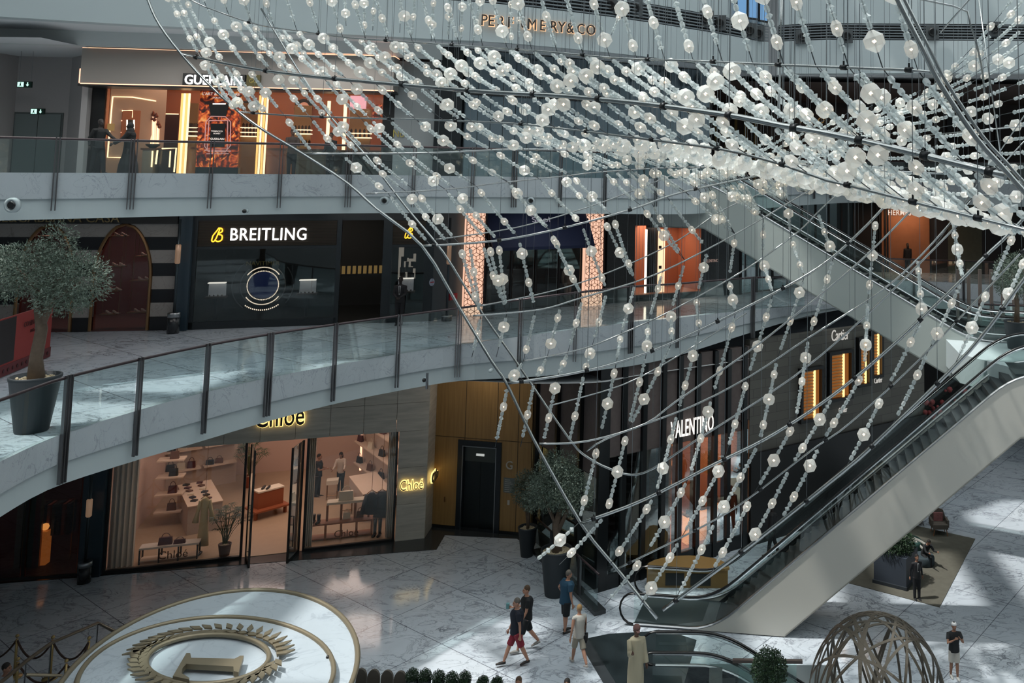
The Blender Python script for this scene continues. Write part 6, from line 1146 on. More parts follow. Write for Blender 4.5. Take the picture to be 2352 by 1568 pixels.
for i,(x,y) in enumerate(((948,1551),(977,1552),(1008,1555),(1038,1558),(1068,1557),(1110,1568),(1142,1570))):
    c=onz(x,y-16,1.0); r_=.165 if i<5 else .14; c.z-=r_; t=thing('potted_topiary',Vector((c.x,c.y,0)),'small clipped green ball shrub on a planter at the bottom edge, %s'%['first','second','third','fourth','fifth','sixth','seventh'][i]+' from the chairs','plant','ball shrubs in a row'); foliage([(c,(r_,r_,r_))],2600,.02,.01,20+i).build('foliage',BOX,t); mb=MB(); b=Vector((c.x,c.y,0)); mb.lathe(b,[(.1,0),(.14,.02),(.15,c.z-.08),(.1,c.z-.08)],14); mb.build('pot',POT,t)
# ---------------------------------------------------------------- rug lounge
RG=mat('grey_brown_rug',hx('55534a'),.95,var=.25,vs=5); mb=MB(); ra,rb,rc_=Vector((4.02,30.38,0)),Vector((6.72,28.71,0)),Vector((9.3,34.05,0)); rd=ra+(rc_-rb); mb.prism([v.xy[:] for v in(ra,rb,rc_,rd)],.001,.02); tag(mb.build('rug',RG),'large grey-brown patterned rug under the seating group at right','rug')
pl=onz(2007,1338); pr_=onz(2082,1357); WP=Wall(pl.xy[:],pr_.xy[:]); t=thing('planter_box',WP.pt(WP.len/2,0,0),'slate grey rectangular planter box with dense hedge on the rug','planter'); mb=MB(); WP.box(mb,0,WP.len,.12,.98,-1.1,0); mb.build('box',mat('slate_box',hx('363d47'),.5),t); mb=MB(); WP.box(mb,-.03,WP.len+.03,.02,.12,-1.1,.06); mb.build('plinth',mat('slate_plinth',hx('2a3036'),.5),t); foliage([(WP.pt(WP.len/2,1.2,-.5),(.65,.6,.45))],5000,.09,.014,31).build('hedge',BOX,t)
t=thing('leafy_shrub',onz(2115,1225),'leafy pale green shrub behind the loungers beside the armchair','plant'); c=wloc(t)+Vector((0,.8,0)); mb=MB(); rs=random.Random(6)
for i in range(9): mb.tube([c+Vector((rs.uniform(-.3,.3),0,0)),c+Vector((rs.uniform(-.8,.6),rs.uniform(-.3,.3),rs.uniform(.9,1.5)))],.015,4)
mb.build('stems',BARK,t); foliage([(c+Vector((-.2,0,.9)),(.8,.5,.6)),(c+Vector((.2,0,1.2)),(.4,.3,.35))],2600,.11,.022,32).build('foliage',leafmat('sage_leaves','3f4c44','6a786c'),t)
c=onz(2157,1226); t=thing('armchair',c,'taupe armchair with a red patterned cushion at the far edge of the rug','chair'); m=mat('taupe_upholstery',hx('5c554e'),.85); mb=MB(); mb.box(c.x-.28,c.x+.28,c.y-.28,c.y+.25,.26,.42); mb.build('seat',m,t); mb=MB(); mb.extr([c+Vector((x,.2,z)) for x,z in((-.29,.3),(-.27,.6),(-.2,.8),(0,.86),(.2,.8),(.27,.6),(.29,.3))],(0,.1,0)); mb.build('backrest',m,t)
for e in(-1,1): mb=MB(); mb.box(c.x+e*.29-.04,c.x+e*.29+.04,c.y-.2,c.y+.25,.3,.55); mb.build('armrest',m,t)
for e in(-1,1):
    for g in(-.24,.2): mb=MB(); mb.tube([c+Vector((e*.22,g,.26)),c+Vector((e*.26,g,.02))],.018,5); mb.build('leg',WD_,t)
mb=MB(); mb.box(c.x-.17,c.x+.17,c.y+.1,c.y+.19,.43,.72); o=tag(mb.build('cushion',mat('rose_patterned_cushion',hx('8a5a58'),.8,var=.6,vs=14)),'red and cream patterned cushion on the taupe armchair','cushion')
# ================================================================ PEOPLE
def remesh(mb,name,m,parent,vox):
    o=mb.build(name,m,parent); md=o.modifiers.new('r','REMESH'); md.mode='VOXEL'; md.voxel_size=vox; md.use_smooth_shade=True
    sm=o.modifiers.new('s','SMOOTH'); sm.iterations=3; sm.factor=.5
    dg=bpy.context.evaluated_depsgraph_get(); me=bpy.data.meshes.new_from_object(o.evaluated_get(dg)); o.modifiers.clear(); o.data=me
    if not me.materials: me.materials.append(m)
    for p in me.polygons: p.use_smooth=True
    return o
SK={k:mat('skin_'+k,hx(v),.6) for k,v in dict(tan='8a6450',fair='a87c66',dark='5a4034',deep='241c1a').items()}  # deep: near-black skin standing in for figures seen as silhouettes
HA={k:mat('hair_'+k,hx(v),.8) for k,v in dict(grey='5a544e',brown='4a3828',dark='1c1816',blonde='9a7a50').items()}
def person(c,h,face,lab,skin='tan',hair='brown',top=None,bot=None,shoe=None,legs=((18,8),(-18,12)),arms=((12,8,15),(-12,8,15)),tl='short',bl='shorts',lean=0,build=1.,robe=None,sit=False,cap=None,longhair=False,extra=None,headpitch=0,grp='people',scarf=None,sleeve=None):
    c=Vector(c); t=thing('person',c,lab,'person',grp); rz=math.radians(face); Rz=Matrix.Rotation(rz,3,'Z'); Rl=Matrix.Rotation(math.radians(lean),3,'X')
    hipz=.50*h if not sit else .27*h
    def T(x,y,z,up=False):   # local, forward = -y
        v=Vector((x*h,y*h,z*h))
        if up: p=Vector((0,0,hipz)); v=p+Rl@(v+Vector((0,0,hipz-.5*h))-p)
        return c+Rz@v
    b=MB(); w_=build
    tor=[(.50,.085,.062),(.55,.085,.062),(.62,.074,.055),(.70,.088,.062),(.77,.098,.062),(.815,.085,.05),(.84,.04,.036)]
    b.tube([T(0,0,z,True) for z,_,_ in tor],[(rx*h*w_,ry*h*w_) for _,rx,ry in tor],14)
    b.tube([T(0,0,.82,True),T(0,-.012,.885,True)],[.032*h,.029*h],10)
    hc=T(0,-.012,.935,True); hd=MB(); hd.ball(Vector((0,0,0)),(.043*h,.052*h,.065*h),14); hd.ball(Vector((0,-.03*h,-.03*h)),(.03*h,.028*h,.03*h),10); hd.tube([Vector((0,-.048*h,.008*h)),Vector((0,-.062*h,-.012*h)),Vector((0,-.05*h,-.018*h))],[.006*h,.010*h,.007*h],6)
    for e in(-1,1): hd.ball(Vector((e*.044*h,.004*h,-.002*h)),(.007*h,.012*h,.017*h),8)
    Rh=Rz@Rl@Matrix.Rotation(math.radians(headpitch),3,'X'); o0=len(b.v); b.v+=[hc+Rh@v for v in hd.v]; b.f+=[tuple(i+o0 for i in f) for f in hd.f]; b.m+=hd.m; b.sm+=hd.sm
    J={}
    for k,e in((0,1),(1,-1)):
        sw,kn=[math.radians(a) for a in legs[k]]; hip=T(e*.048,0,hipz/h-.0); d1=Rz@Vector((0,-math.sin(sw),-math.cos(sw))); knee=hip+d1*.235*h; d2=Rz@Vector((0,-math.sin(sw-kn),-math.cos(sw-kn))); ank=knee+d2*.225*h; toe=ank+Rz@Vector((0,-.11*h*math.cos(max(0,kn-sw)*.6),-.0*h)) -Vector((0,0,.028*h+.09*h*math.sin(max(0,kn-sw)*.6)))
        b.tube([hip,hip.lerp(knee,.4),knee,knee.lerp(ank,.35),ank],[.05*h*w_,.046*h*w_,.033*h,.033*h,.02*h],10); b.tube([ank+Rz@Vector((0,.02*h,-.02*h)),ank.lerp(toe,.5)-Vector((0,0,.01*h)),toe],[.02*h,.022*h,.014*h],8)
        J['leg%d'%k]=(hip,knee,ank,toe)
        sa,ab,el=[math.radians(a) for a in arms[k][:3]]; sh=T(e*.1*w_,0,.80,True); da=Rz@Vector((e*math.sin(ab),-math.sin(sa)*math.cos(ab),-math.cos(sa)*math.cos(ab))); elb=sh+da*.165*h; s2=sa+el; tw=arms[k][3] if len(arms[k])>3 else 0; df=Rz@Matrix.Rotation(math.radians(-e*tw),3,'Z')@Vector((e*math.sin(ab)*.6,-math.sin(s2),-math.cos(s2))).normalized(); wr=elb+df*.145*h
        b.tube([T(e*.07*w_,0,.80,True),sh,sh.lerp(elb,.5),elb,elb.lerp(wr,.4),wr],[.03*h,.031*h*w_,.027*h*w_,.021*h,.02*h,.013*h],10)
        side=Rz@Vector((0,-1,0)) if abs(df.z)>.6 else Vector((0,0,1)); side=(side-df*side.dot(df)).normalized(); nn=df.cross(side)
        pe=wr+df*.05*h; b.tube([wr,wr+df*.02*h,pe],[(.012*h,.012*h),(.019*h,.011*h),(.022*h,.010*h)],8)
        for q,(o_,L) in enumerate(((-.017,.038),(-.006,.044),(.005,.041),(.016,.032))): f0=pe+side*o_*h-df*.006*h; b.tube([f0,f0+df*L*.55*h,f0+df*L*.9*h+nn*e*.012*h],[.0062*h,.0058*h,.005*h],6)
        th=wr+df*.018*h+side*.014*h; b.tube([th,th+df*.02*h+side*.014*h,th+df*.038*h+side*.016*h],[.0068*h,.0065*h,.0055*h],6); J['arm%d'%k]=(sh,elb,wr,pe)
    remesh(b,'body',SK[skin],t,.0095)
    fm=MB()
    for e in(-1,1): fm.ball(hc+Rh@Vector((e*.018*h,-.048*h,.006*h)),.006*h,6)
    fm.tube([hc+Rh@Vector((-.013*h,-.054*h,-.033*h)),hc+Rh@Vector((.013*h,-.054*h,-.033*h))],.003*h,5); fm.build('eyes_and_mouth',mat('dark_features',hx('2a1a16'),.5),t)
    if hair:
        hb=MB(); tmp=MB(); tmp.ball(Vector((0,.008*h,.018*h)),(.047*h,.053*h,.055*h),14)
        if longhair: tmp.tube([Vector((0,.03*h,.03*h)),Vector((0,.045*h,-.05*h)),Vector((0,.05*h,-.13*h))],[(.04*h,.03*h),(.045*h,.03*h),(.035*h,.02*h)],10)
        for v in tmp.v:
            if v.z<-.01*h and v.y<.01*h: v.y=max(v.y,.0); 
            if v.z<.022*h and v.y<-.028*h: v.z=.03*h
        hb.v=[hc+Rh@v for v in tmp.v]; hb.f=tmp.f; hb.m=tmp.m; hb.sm=tmp.sm; hb.build('hair',HA[hair],t)
    if cap:
        hb=MB(); tmp=MB(); tmp.lathe(Vector((0,.004*h,.018*h)),[(.052*h,0),(.052*h,.02*h),(.04*h,.042*h),(.015*h,.05*h)],16); tmp.extr([Vector((-.03*h,cap[1]*-.035*h,.02*h)),Vector((.03*h,cap[1]*-.035*h,.02*h)),Vector((.02*h,cap[1]*-.085*h,.012*h)),Vector((-.02*h,cap[1]*-.085*h,.012*h))],(0,0,.005*h)); hb.v=[hc+Rh@v for v in tmp.v]; hb.f=tmp.f; hb.m=tmp.m; hb.sm=tmp.sm; hb.build('cap',cap[0],t)
    if top and not robe:
        g=MB(); g.tube([T(0,0,z,True) for z in(.47,.55,.62,.70,.77,.82,.84)],[(rx*h*w_,ry*h*w_) for rx,ry in((.097,.076),(.095,.073),(.088,.068),(.098,.072),(.107,.070),(.085,.055),(.043,.04))],16)
        fr_={'short':.62,'long':2.,'none':.12}[tl]
        for k in(0,1):
            sh,el,wr,_=J['arm%d'%k]; P_=[T((1,-1)[k]*.06*w_,0,.80,True),sh]
            if fr_<=1: P_+=[sh.lerp(el,fr_)]; rr=[.035*h,.037*h*w_,.036*h*w_]
            else: P_+=[sh.lerp(el,.6),el,wr]; rr=[.035*h,.037*h*w_,.033*h*w_,.028*h,.021*h]
            g.tube(P_,rr,10)
        remesh(g,'jacket' if tl=='long' else 'shirt',top,t,.014)
    if bot and not robe:
        g=MB(); g.tube([T(0,0,hipz/h+a) for a in(-.03,.03,.07)],[(.092*h*w_,.07*h*w_),(.092*h*w_,.07*h*w_),(.085*h*w_,.066*h*w_)],14)
        for k in(0,1):
            hip,kn_,an,_=J['leg%d'%k]
            if bl=='shorts': g.tube([hip,hip.lerp(kn_,.5),hip.lerp(kn_,.92)],[.055*h*w_,.053*h*w_,.052*h*w_],12)
            else: g.tube([hip,hip.lerp(kn_,.5),kn_,kn_.lerp(an,.5),an-Vector((0,0,.01*h))],[.055*h*w_,.05*h*w_,.041*h,.037*h,.032*h],12)
        remesh(g,'shorts' if bl=='shorts' else 'trousers',bot,t,.014)
    if robe:
        m,flare,bottom=robe; g=MB(); zs=[bottom,.2,.4,.55,.68,.77,.82,.845]; wd=[flare,flare*.85+.01,.115,.1,.1,.108,.085,.042]
        g.tube([T(0,0,z,z>.5) for z in zs],[(a*h,(a*.8 if z<.6 else .07 if z<.83 else .04)*h) for a,z in zip(wd,zs)],18)
        for k in(0,1): sh,el,wr,_=J['arm%d'%k]; g.tube([T((1,-1)[k]*.06,0,.80,True),sh,sh.lerp(el,.6),el,wr],[.035*h,.038*h,.036*h,.035*h,.036*h],10)
        remesh(g,'robe',m,t,.014)
    if scarf: g=MB(); g.ball(hc+Rh@Vector((0,.008*h,.004*h)),(.056*h,.062*h,.075*h),14); g.tube([hc+Rh@Vector((0,.02*h,-.03*h)),T(0,.0,.84,True),T(0,0,.74,True)],[(.055*h,.05*h),(.07*h,.06*h),(.11*h,.075*h)],14); o=g.build('headscarf',scarf,t)
    if shoe:
        for k in(0,1):
            _,kn_,an,toe=J['leg%d'%k]; g=MB(); bk_=an+Rz@Vector((0,.028*h,-.025*h)); g.tube([bk_,an-Vector((0,0,.022*h)),an.lerp(toe,.6)-Vector((0,0,.005*h)),toe+(toe-an)*.12],[(.022*h,.018*h),(.026*h,.024*h),(.027*h,.018*h),(.018*h,.012*h)],10); g.build('shoe',shoe,t)
    if extra: extra(t,T,J,h)
    return t
def pp(px_,py_,hpx):
    c=onz(px_,py_,0); h=1.
    for _ in range(12): h*=hpx/max(1,(py_-proj((c.x,c.y,h))[1]))
    return c,h
BLK=mat('black_cloth',hx('16181b'),.85); NAVY=mat('navy_cloth',hx('121826'),.85); RED=mat('crimson_cloth',hx('7a2030'),.85); TEAL=mat('petrol_cloth',hx('1e4258'),.85); WHT=mat('off_white_cloth',hx('b4b0a8'),.85); DKS=mat('dark_shorts_cloth',hx('14181c'),.85); BEI=mat('beige_cloth2',hx('958e80'),.85); SAND=mat('sandal_leather',hx('1c1a18'),.6); GSH=mat('grey_sneaker',hx('8c8a86'),.7); KHA=mat('cream_kandura',hx('a59d86'),.85)
c,h=pp(1184,1528,155)
def phone(t,T,J,h): p=J['arm1'][3]; m=MB(); m.box(p.x-.09,p.x-.01,p.y-.05,p.y+.03,p.z-.02,p.z+.12); m.build('teal_phone',mat('teal_phone_case',hx('4f7c80'),.4),t)
def trim(t,T,J,h): pass
person(c,h,-68,'man in navy polo shirt and crimson shorts striding left across the marble floor','fair','grey',NAVY,RED,SAND,legs=((-20,6),(24,4)),arms=((-10,6,8),(10,6,14)),build=1.06,headpitch=4)
c,h=pp(1207,1494,150)
person(c,h,-68,'young man in black T-shirt walking just behind the man in crimson shorts, holding a phone','fair','brown',BLK,DKS,GSH,legs=((20,6),(-18,20)),arms=((10,5,20),(20,5,70)),extra=phone)
c,h=pp(1298,1451,141)
def bagstrap(t,T,J,h): m=MB(); m.tube([T(-.05,-.07,.8),T(.02,-.085,.65),T(.1,0,.5)],.008*h,5); m.build('strap',BLK,t)
person(c,h,125,'man in petrol blue T-shirt and dark shorts standing, hand on his hip by the planter','fair','grey',TEAL,DKS,SAND,legs=((3,2),(-3,2)),arms=((-25,32,50,40),(0,8,12)),build=1.18,lean=4)
c,h=pp(1328,1529,141)
def handbag_(t,T,J,h): m=MB(); m.tube([T(-.06,.03,.82),T(-.1,.07,.65),T(-.11,.03,.5)],.006*h,5); q=T(-.11,.03,.44); m.box(q.x-.05,q.x+.05,q.y-.1,q.y+.1,q.z-.08,q.z+.1); m.build('black_shoulder_bag',BLK,t)
person(c,h,-150,'woman in sleeveless white top and beige shorts walking away, black shoulder bag','fair','blonde',WHT,BEI,mat('pale_sandal',hx('b0a8a0'),.6),legs=((20,4),(-24,22)),arms=((-14,14,18),(10,10,20)),tl='none',build=1.0,extra=handbag_)
c=onz(1462,1430,1.86); hh=1.82; c.z=0
person(c,hh,25,'man in long cream robe and dusty pink cap standing at the foot of the escalators','dark',None,None,None,SAND,legs=((0,0),(4,2)),arms=((5,8,12),(35,8,85)),robe=(KHA,.125,.03),cap=(mat('dusty_pink_cap',hx('6a4c48'),.8),1.),headpitch=12)
c,h=pp(2192,1556,128)
person(c,h,6,'man in black T-shirt, pale shorts and backwards white cap standing with folded arms','tan','dark',BLK,WHT,mat('white_sneaker',hx('b4b4b0'),.7),legs=((6,2),(-5,4)),arms=((30,14,105,62),(36,16,88,72)),build=1.08,cap=(mat('white_cap',hx('c8c8c8'),.7),-1.))
c,h=pp(2106,1376,104)
def tie(t,T,J,h): m=MB(); m.extr([T(-.022,-.078,.82),T(.022,-.078,.82),T(.012,-.082,.64),T(-.012,-.082,.64)],(0,-.01,0)); m.build('white_shirt_front',mat('white_shirt_cloth',hx('b8b8b8'),.7),t); m=MB(); m.extr([T(-.007,-.09,.81),T(.007,-.09,.81),T(.009,-.094,.66),T(-.009,-.094,.66)],(0,-.008,0)); m.build('black_tie',BLK,t)
person(c,h,12,'man in black suit and tie with white shirt standing guard on the rug','tan','dark',mat('suit_cloth',hx('121318'),.7),mat('suit_cloth',(0,0,0)),BLK,legs=((2,0),(-2,0)),arms=((-18,12,25),(-18,12,25)),tl='long',bl='trousers',extra=tie)
# sitters on the rug
def pouf(c,r_,h_,m,lab): mb=MB(); mb.lathe(c,[(r_*.9,0),(r_,.05),(r_,h_-.06),(r_*.9,h_)],20); tag(mb.build('pouf',m),lab,'seat','round seats on the rug')
p1=onz(2128,1306)+Vector((0,.35,0)); pouf(p1,.35,.32,mat('slate_pouf',hx('2e3a40'),.8),'dark round seat under the man bent forward in black')
person(p1+Vector((0,0,.0)),1.32,20,'man in black bent forward on a round seat on the rug, arms on knees','tan','dark',BLK,BLK,mat('white_sneaker',(0,0,0)),legs=((82,80),(70,78)),arms=((50,6,50),(50,6,50)),bl='trousers',tl='long',lean=30,sit=True)
p2=onz(2105,1285)+Vector((-.1,.9,0)); pouf(p2,.5,.34,mat('teal_pouf',hx('24443f'),.8),'large teal round seat behind the planter on the rug')
person(p2,1.38,55,'person in pale trousers reclining on the teal seat, legs stretched to the right','tan','dark',mat('grey_green_shirt',hx('3c4440'),.8),WHT,mat('white_sneaker',(0,0,0)),legs=((88,10),(80,18)),arms=((10,12,30),(10,12,30)),bl='trousers',lean=-24,sit=True)
p3=onz(2075,1275)+Vector((-.1,.7,0)); pouf(p3,.3,.3,mat('slate_pouf',(0,0,0)),'dark round seat hidden behind the hedge planter')
person(p3,1.35,-20,'person in patterned dark shirt sitting behind the hedge planter looking down','tan','dark',mat('floral_grey_cloth',hx('4a4a4c'),.8,var=.7,vs=16),BLK,BLK,legs=((85,80),(80,80)),arms=((30,6,60),(30,6,60)),bl='trousers',lean=15,sit=True,headpitch=20)
# boutique staff
c,h=pp(728,1141,99); person(c,h,-60+150,'clerk in black with lanyard standing left of the boutique stools','tan','dark',BLK,BLK,BLK,legs=((2,0),(-2,0)),arms=((20,5,60),(25,5,80)),bl='trousers',longhair=False)
c=onz(781,1128); person(c,1.62,8,'woman with long hair in cream blouse leaning over the stone counter inside the boutique','tan','dark',mat('cream_blouse',hx('b8a898'),.8),BLK,BLK,legs=((0,0),(0,0)),arms=((30,8,45),(30,8,45)),tl='long',bl='trousers',longhair=True,lean=8,headpitch=18)
# upper level figures
def l2p(px_,o,hh,face,lab,**k): s=WG.at(px_,398,o)[0]; p=WG.pt(s,12.97,o); return person(p,hh,face,lab,**k)
l2p(223,3.2,1.78,65,'man in dark suit stretching out his hand beside the black pillar on the upper level',skin='deep',hair='dark',top=mat('charcoal_suit',hx('0e1012'),.8),bot=mat('charcoal_suit',(0,0,0)),shoe=BLK,legs=((14,2),(-12,4)),arms=((52,4,14),(-20,14,40)),tl='long',bl='trousers')
l2p(293,3.2,1.68,-75,'woman in black abaya and headscarf being greeted on the upper level',skin='deep',hair=None,robe=(mat('black_abaya',hx('0b0c0e'),.8),.19,.02),shoe=BLK,legs=((4,0),(-4,0)),arms=((38,4,20),(0,6,10)),scarf=mat('black_abaya',(0,0,0)))
l2p(668,.6,1.7,30,'shop clerk in grey top seen from behind beside the speckled counter, upper level',skin='dark',hair='dark',top=mat('brown_grey_cloth',hx('3e3430'),.8),bot=BLK,shoe=BLK,legs=((0,0),(0,0)),arms=((30,5,60),(30,5,60)),tl='long',bl='trousers')
l2p(757,.5,1.6,0,'person in black behind the counters right of the shop clerk, upper level',skin='dark',hair='dark',top=BLK,bot=BLK,shoe=BLK,legs=((0,0),(0,0)),arms=((10,5,30),(10,5,30)),tl='long',bl='trousers')
# first level figures
s=WB.at(917,720,.9)[0]; c=WB.pt(s,7.6,.7)
person(c,1.75,8,'security man in black suit and white shirt outside the watch shop doorway','deep','dark',mat('suit_cloth',(0,0,0)),mat('suit_cloth',(0,0,0)),BLK,legs=((2,0),(-2,0)),arms=((15,4,50,40),(15,4,50,40)),tl='long',bl='trousers',extra=tie)
c=onz(2085,628,7.6); person(c,1.8,180,'dark silhouette of a long haired woman before the ochre shopfront at far right','deep','dark',BLK,BLK,BLK,legs=((3,0),(-3,0)),arms=((5,5,10),(5,5,10)),tl='long',bl='trousers',longhair=True)
for i,(px_,py_,lab) in enumerate(((1700,672,'dark clothed visitor by the glazed run under the long escalator, first level'),(1768,664,'second dark clothed visitor near the planter bench, first level'))):
    c=onz(px_,py_,7.6); person(c,1.7,40*i,lab,'deep','dark',BLK,BLK,BLK,legs=((8,0),(-8,4)),arms=((8,5,12),(-8,5,12)),tl='long',bl='trousers')
c=onz(1785,1215)+Vector((0,.0,0)); person(Vector((1.75,32.4,0)),1.75,-90,'dark figure walking past the rightmost glowing plinth behind the escalator','deep','dark',BLK,BLK,BLK,legs=((12,4),(-12,8)),arms=((8,5,12),(-8,5,12)),tl='long',bl='trousers')
c=onz(14,1520,1.72); hz=1.7; person(Vector((c.x,c.y,0)),hz,100,'dark haired person in pale grey shirt cut by the lower left corner','tan','dark',mat('pale_grey_shirt',hx('8c8f94'),.8),BLK,BLK,legs=((0,0),(0,0)),arms=((10,5,40),(10,5,40)),bl='trousers')
for i,(x,y,sk,lab) in enumerate(((1192,1560,'brown','brown haired diner whose head just shows at the bottom edge, right of the ball shrubs'),(1303,1564,'dark','dark haired diner whose head just shows at the bottom edge below the striding man'))):
    c=onz(x,y-8,1.26); tt=person(Vector((c.x,c.y,0)),1.62,0,lab,'tan',sk,BLK,BLK,BLK,legs=((85,85),(85,85)),arms=((20,6,60),(20,6,60)),bl='trousers',tl='long',sit=True)
# first level banner at far left
a=onz(-10,873,7.6); b=onz(113,820,7.6); WBn=Wall(a.xy[:],b.xy[:]); t=thing('event_banner',WBn.pt(WBn.len/2,7.6,0),'red free-standing banner behind the big olive planter at the left edge','banner'); mb=MB(); WBn.box(mb,-.3,WBn.len,7.68,9.15,-.05,0); mb.build('panel',mat('coral_red_banner',hx('8a2f2c'),.6),t); mb=MB(); WBn.box(mb,-.3,WBn.len*.28,7.95,9.12,0,.01); mb.build('dark_picture',mat('dark_print',hx('1f1a1c'),.5),t); mb=MB(); WBn.box(mb,-.3,WBn.len+.02,7.62,7.9,0,.02); mb.build('patterned_foot',mat('maroon_foot',hx('5c2428'),.7),t)
mb=MB()
for i in range(12): mb.lathe(WBn.pt(.05+i*WBn.len/12,7.76,.03),[(.05,0),(.05,.01)],10,0,WBn.n)
o=mb.build('round_ornaments',mat('maroon_dark',hx('3f1a1e'),.7),t)
put_text('caption','COMING SOON',.2,WBn.pt(WBn.len*.62,8.75,.03),WBn.d,mat('banner_ink',hx('4a1414'),.7),t,.01,.9); put_text('caption','100% PURE',.12,WBn.pt(WBn.len*.62,8.55,.03),WBn.d,mat('banner_ink',(0,0,0)),t,.01,.9)
# ================================================================ CHANDELIER
CH=thing('bead_chandelier',(-2,20,12),'vast hanging chandelier of steel tubes and strings of frosted glass beads filling the atrium','chandelier')
FROST=beadglass('frosted_glass',.36,(.84,.88,.88),.35); CLEAR=beadglass('clear_crystal',.48,(.84,.9,.9),.08); TUBE=mat('chandelier_steel',hx('a8acac'),.2,1); CAB=mat('dark_cable',hx('3a3f42'),.5,.5); BULB=emi('warm_bulb_glow','ffd9b0',9.,False); JOINT=mat('dark_joint',hx('2c2e30'),.4,.7)
class Tb:
    def __init__(s,pts,dep,r=.028): s.p=smooth(pts,4); s.d=[(x,1./d) for x,d in dep]; s.r=r; s.x0=pts[0][0]; s.x1=pts[-1][0]
    def y(s,x): return interp(s.p,x)
    def w(s,x,k=1.): return k/interp(s.d,x)
    def P(s,x,k=1.):
        if x<s.x0: x_=s.x0; y=s.y(x_)+(x-x_)*0
        return at(x,s.y(x),s.w(x,k))
RR8=[(250,25.5),(1000,22),(1500,16),(2100,10.8),(2600,8.5)]
T={}
T[0]=Tb([(250,-190),(900,-170),(1500,-160),(2150,-150)],[(250,26),(900,22),(1500,15.5),(2150,10.2)],.03)
T[1]=Tb([(380,-40),(435,0),(530,37),(598,58),(700,73),(800,87),(950,97),(1236,117),(1426,134),(1580,139),(1817,150),(2096,161),(2137,166)],[(380,26),(700,24),(1100,20),(1500,15.5),(2137,11)],.02)
T[2]=Tb([(420,125),(590,160),(780,182),(870,190),(1120,211),(1290,220),(1480,238),(1570,250),(1702,269),(1783,286),(1923,311),(2089,349),(2276,395),(2310,405)],[(420,25),(700,22.5),(1000,20),(1300,17),(1600,14),(2300,10.3)],.045)
T[3]=Tb([(551,257),(680,266),(860,272),(960,274),(1150,282),(1230,288),(1330,300),(1450,315),(1552,328),(1681,347),(1807,381),(1892,412),(1964,429),(2096,463),(2300,514),(2352,527),(2480,560)],[(551,23.5),(1000,21),(1330,18),(1552,15.5),(1807,13),(2100,11),(2480,9.5)],.022)
T[4]=Tb([(697,353),(950,352),(1086,347),(1188,343),(1453,348),(1700,368),(2000,390),(2180,400)],[(697,22.5),(1453,23),(2180,25)],.026)
T[5]=Tb([(841,445),(1038,434),(1120,423),(1290,405),(1378,395),(1562,384),(1760,385),(2050,400)],[(841,22.5),(2050,25.5)],.018)
T[6]=Tb([(967,565),(1137,553),(1290,524),(1453,480),(1552,445),(1705,411),(1770,402),(1960,398)],[(967,22),(1453,22.5),(1960,26)],.028)
T['6b']=Tb([(1001,550),(1188,522),(1358,473),(1494,422),(1580,391),(1700,372)],[(1001,23),(1700,26)],.018)
T['6c']=Tb([(1100,703),(1273,667),(1409,621),(1552,555),(1664,480),(1800,425)],[(1100,23),(1800,26)],.018)
T[7]=Tb([(1086,725),(1239,711),(1334,684),(1460,647),(1552,609),(1688,538),(1787,480),(1870,430)],[(1086,21.8),(1870,24)],.022)
T[8]=Tb([(1198,830),(1341,800),(1460,752),(1552,708),(1705,623),(1831,534),(1882,483),(1930,440)],[(1198,22.5),(1930,24.5)],.022)
T[9]=Tb([(1168,880),(1307,859),(1426,830),(1552,783),(1756,684),(1892,606),(1994,514),(2025,480),(2060,445)],[(1168,21.3),(2060,22.5)],.034)
T['9b']=Tb([(1260,932),(1426,885),(1552,820),(1715,718)],[(1260,22.5),(1715,23.5)],.018)
T['10a']=Tb([(1238,1019),(1347,1013),(1480,974),(1552,922),(1715,810),(1858,698),(1987,589),(2096,480),(2130,450)],[(1238,21),(2130,22)],.026)
T[10]=Tb([(1347,1036),(1400,1004),(1586,934),(1722,864),(1851,779),(2021,670),(2110,592),(2181,514),(2230,460)],[(1347,21.5),(2230,22.5)],.026)
T[11]=Tb([(1334,1201),(1480,1147),(1652,1060),(1765,1004),(1900,917),(2028,813),(2170,680),(2259,592),(2317,538),(2380,470)],[(1334,20.3),(2380,19.5)],.038)
T[12]=Tb([(1417,1306),(1596,1218),(1709,1152),(1870,1029),(1950,973),(2117,820),(2334,592),(2440,480)],[(1417,20),(2440,19.5)],.022)
T[13]=Tb([(1523,1400),(1744,1236),(1950,1071),(2018,1010),(2229,803),(2352,640),(2460,500)],[(1523,19.6),(2460,19)],.042)
def tubepart(pts,r,nm='steel_tube',m=TUBE,n=8): mb=MB(); mb.tube(pts,r,n); return mb.build(nm,m,CH)
for k,tb in T.items():
    xs=[tb.x0+(tb.x1-tb.x0)*i/40 for i in range(41)]; tubepart([tb.P(x) for x in xs],tb.r)
RA=[(300,-120,26),(340,0,25.5),(367,58,25.3),(415,122,25),(476,190,24.5),(551,259,23.5),(612,303,23),(697,354,22.5),(800,422,22.3),(865,480,22.1),(970,565,22),(1052,701,21.8),(1130,830,21.4),(1164,881,21.3),(1225,1007,21),(1334,1201,20.3),(1417,1306,20),(1510,1420,19.5)]
tubepart([at(*p) for p in smooth(RA,3)],.036,'edge_rail'); 
RB=[(600,20,27),(684,159,26),(761,270,25),(841,357,24.5),(933,476,24),(1018,579,23.5),(1086,687,23.3),(1188,834,23),(1307,1007,22.5),(1350,1050,22.5),(1400,1076,22.3),(1450,1090,22.2),(1500,1076,22),(1600,1010,21.9),(1824,864,22),(2011,704,22),(2205,510,22),(2260,450,22)]
tubepart([at(*p) for p in smooth(RB,3)],.028,'inner_rail')
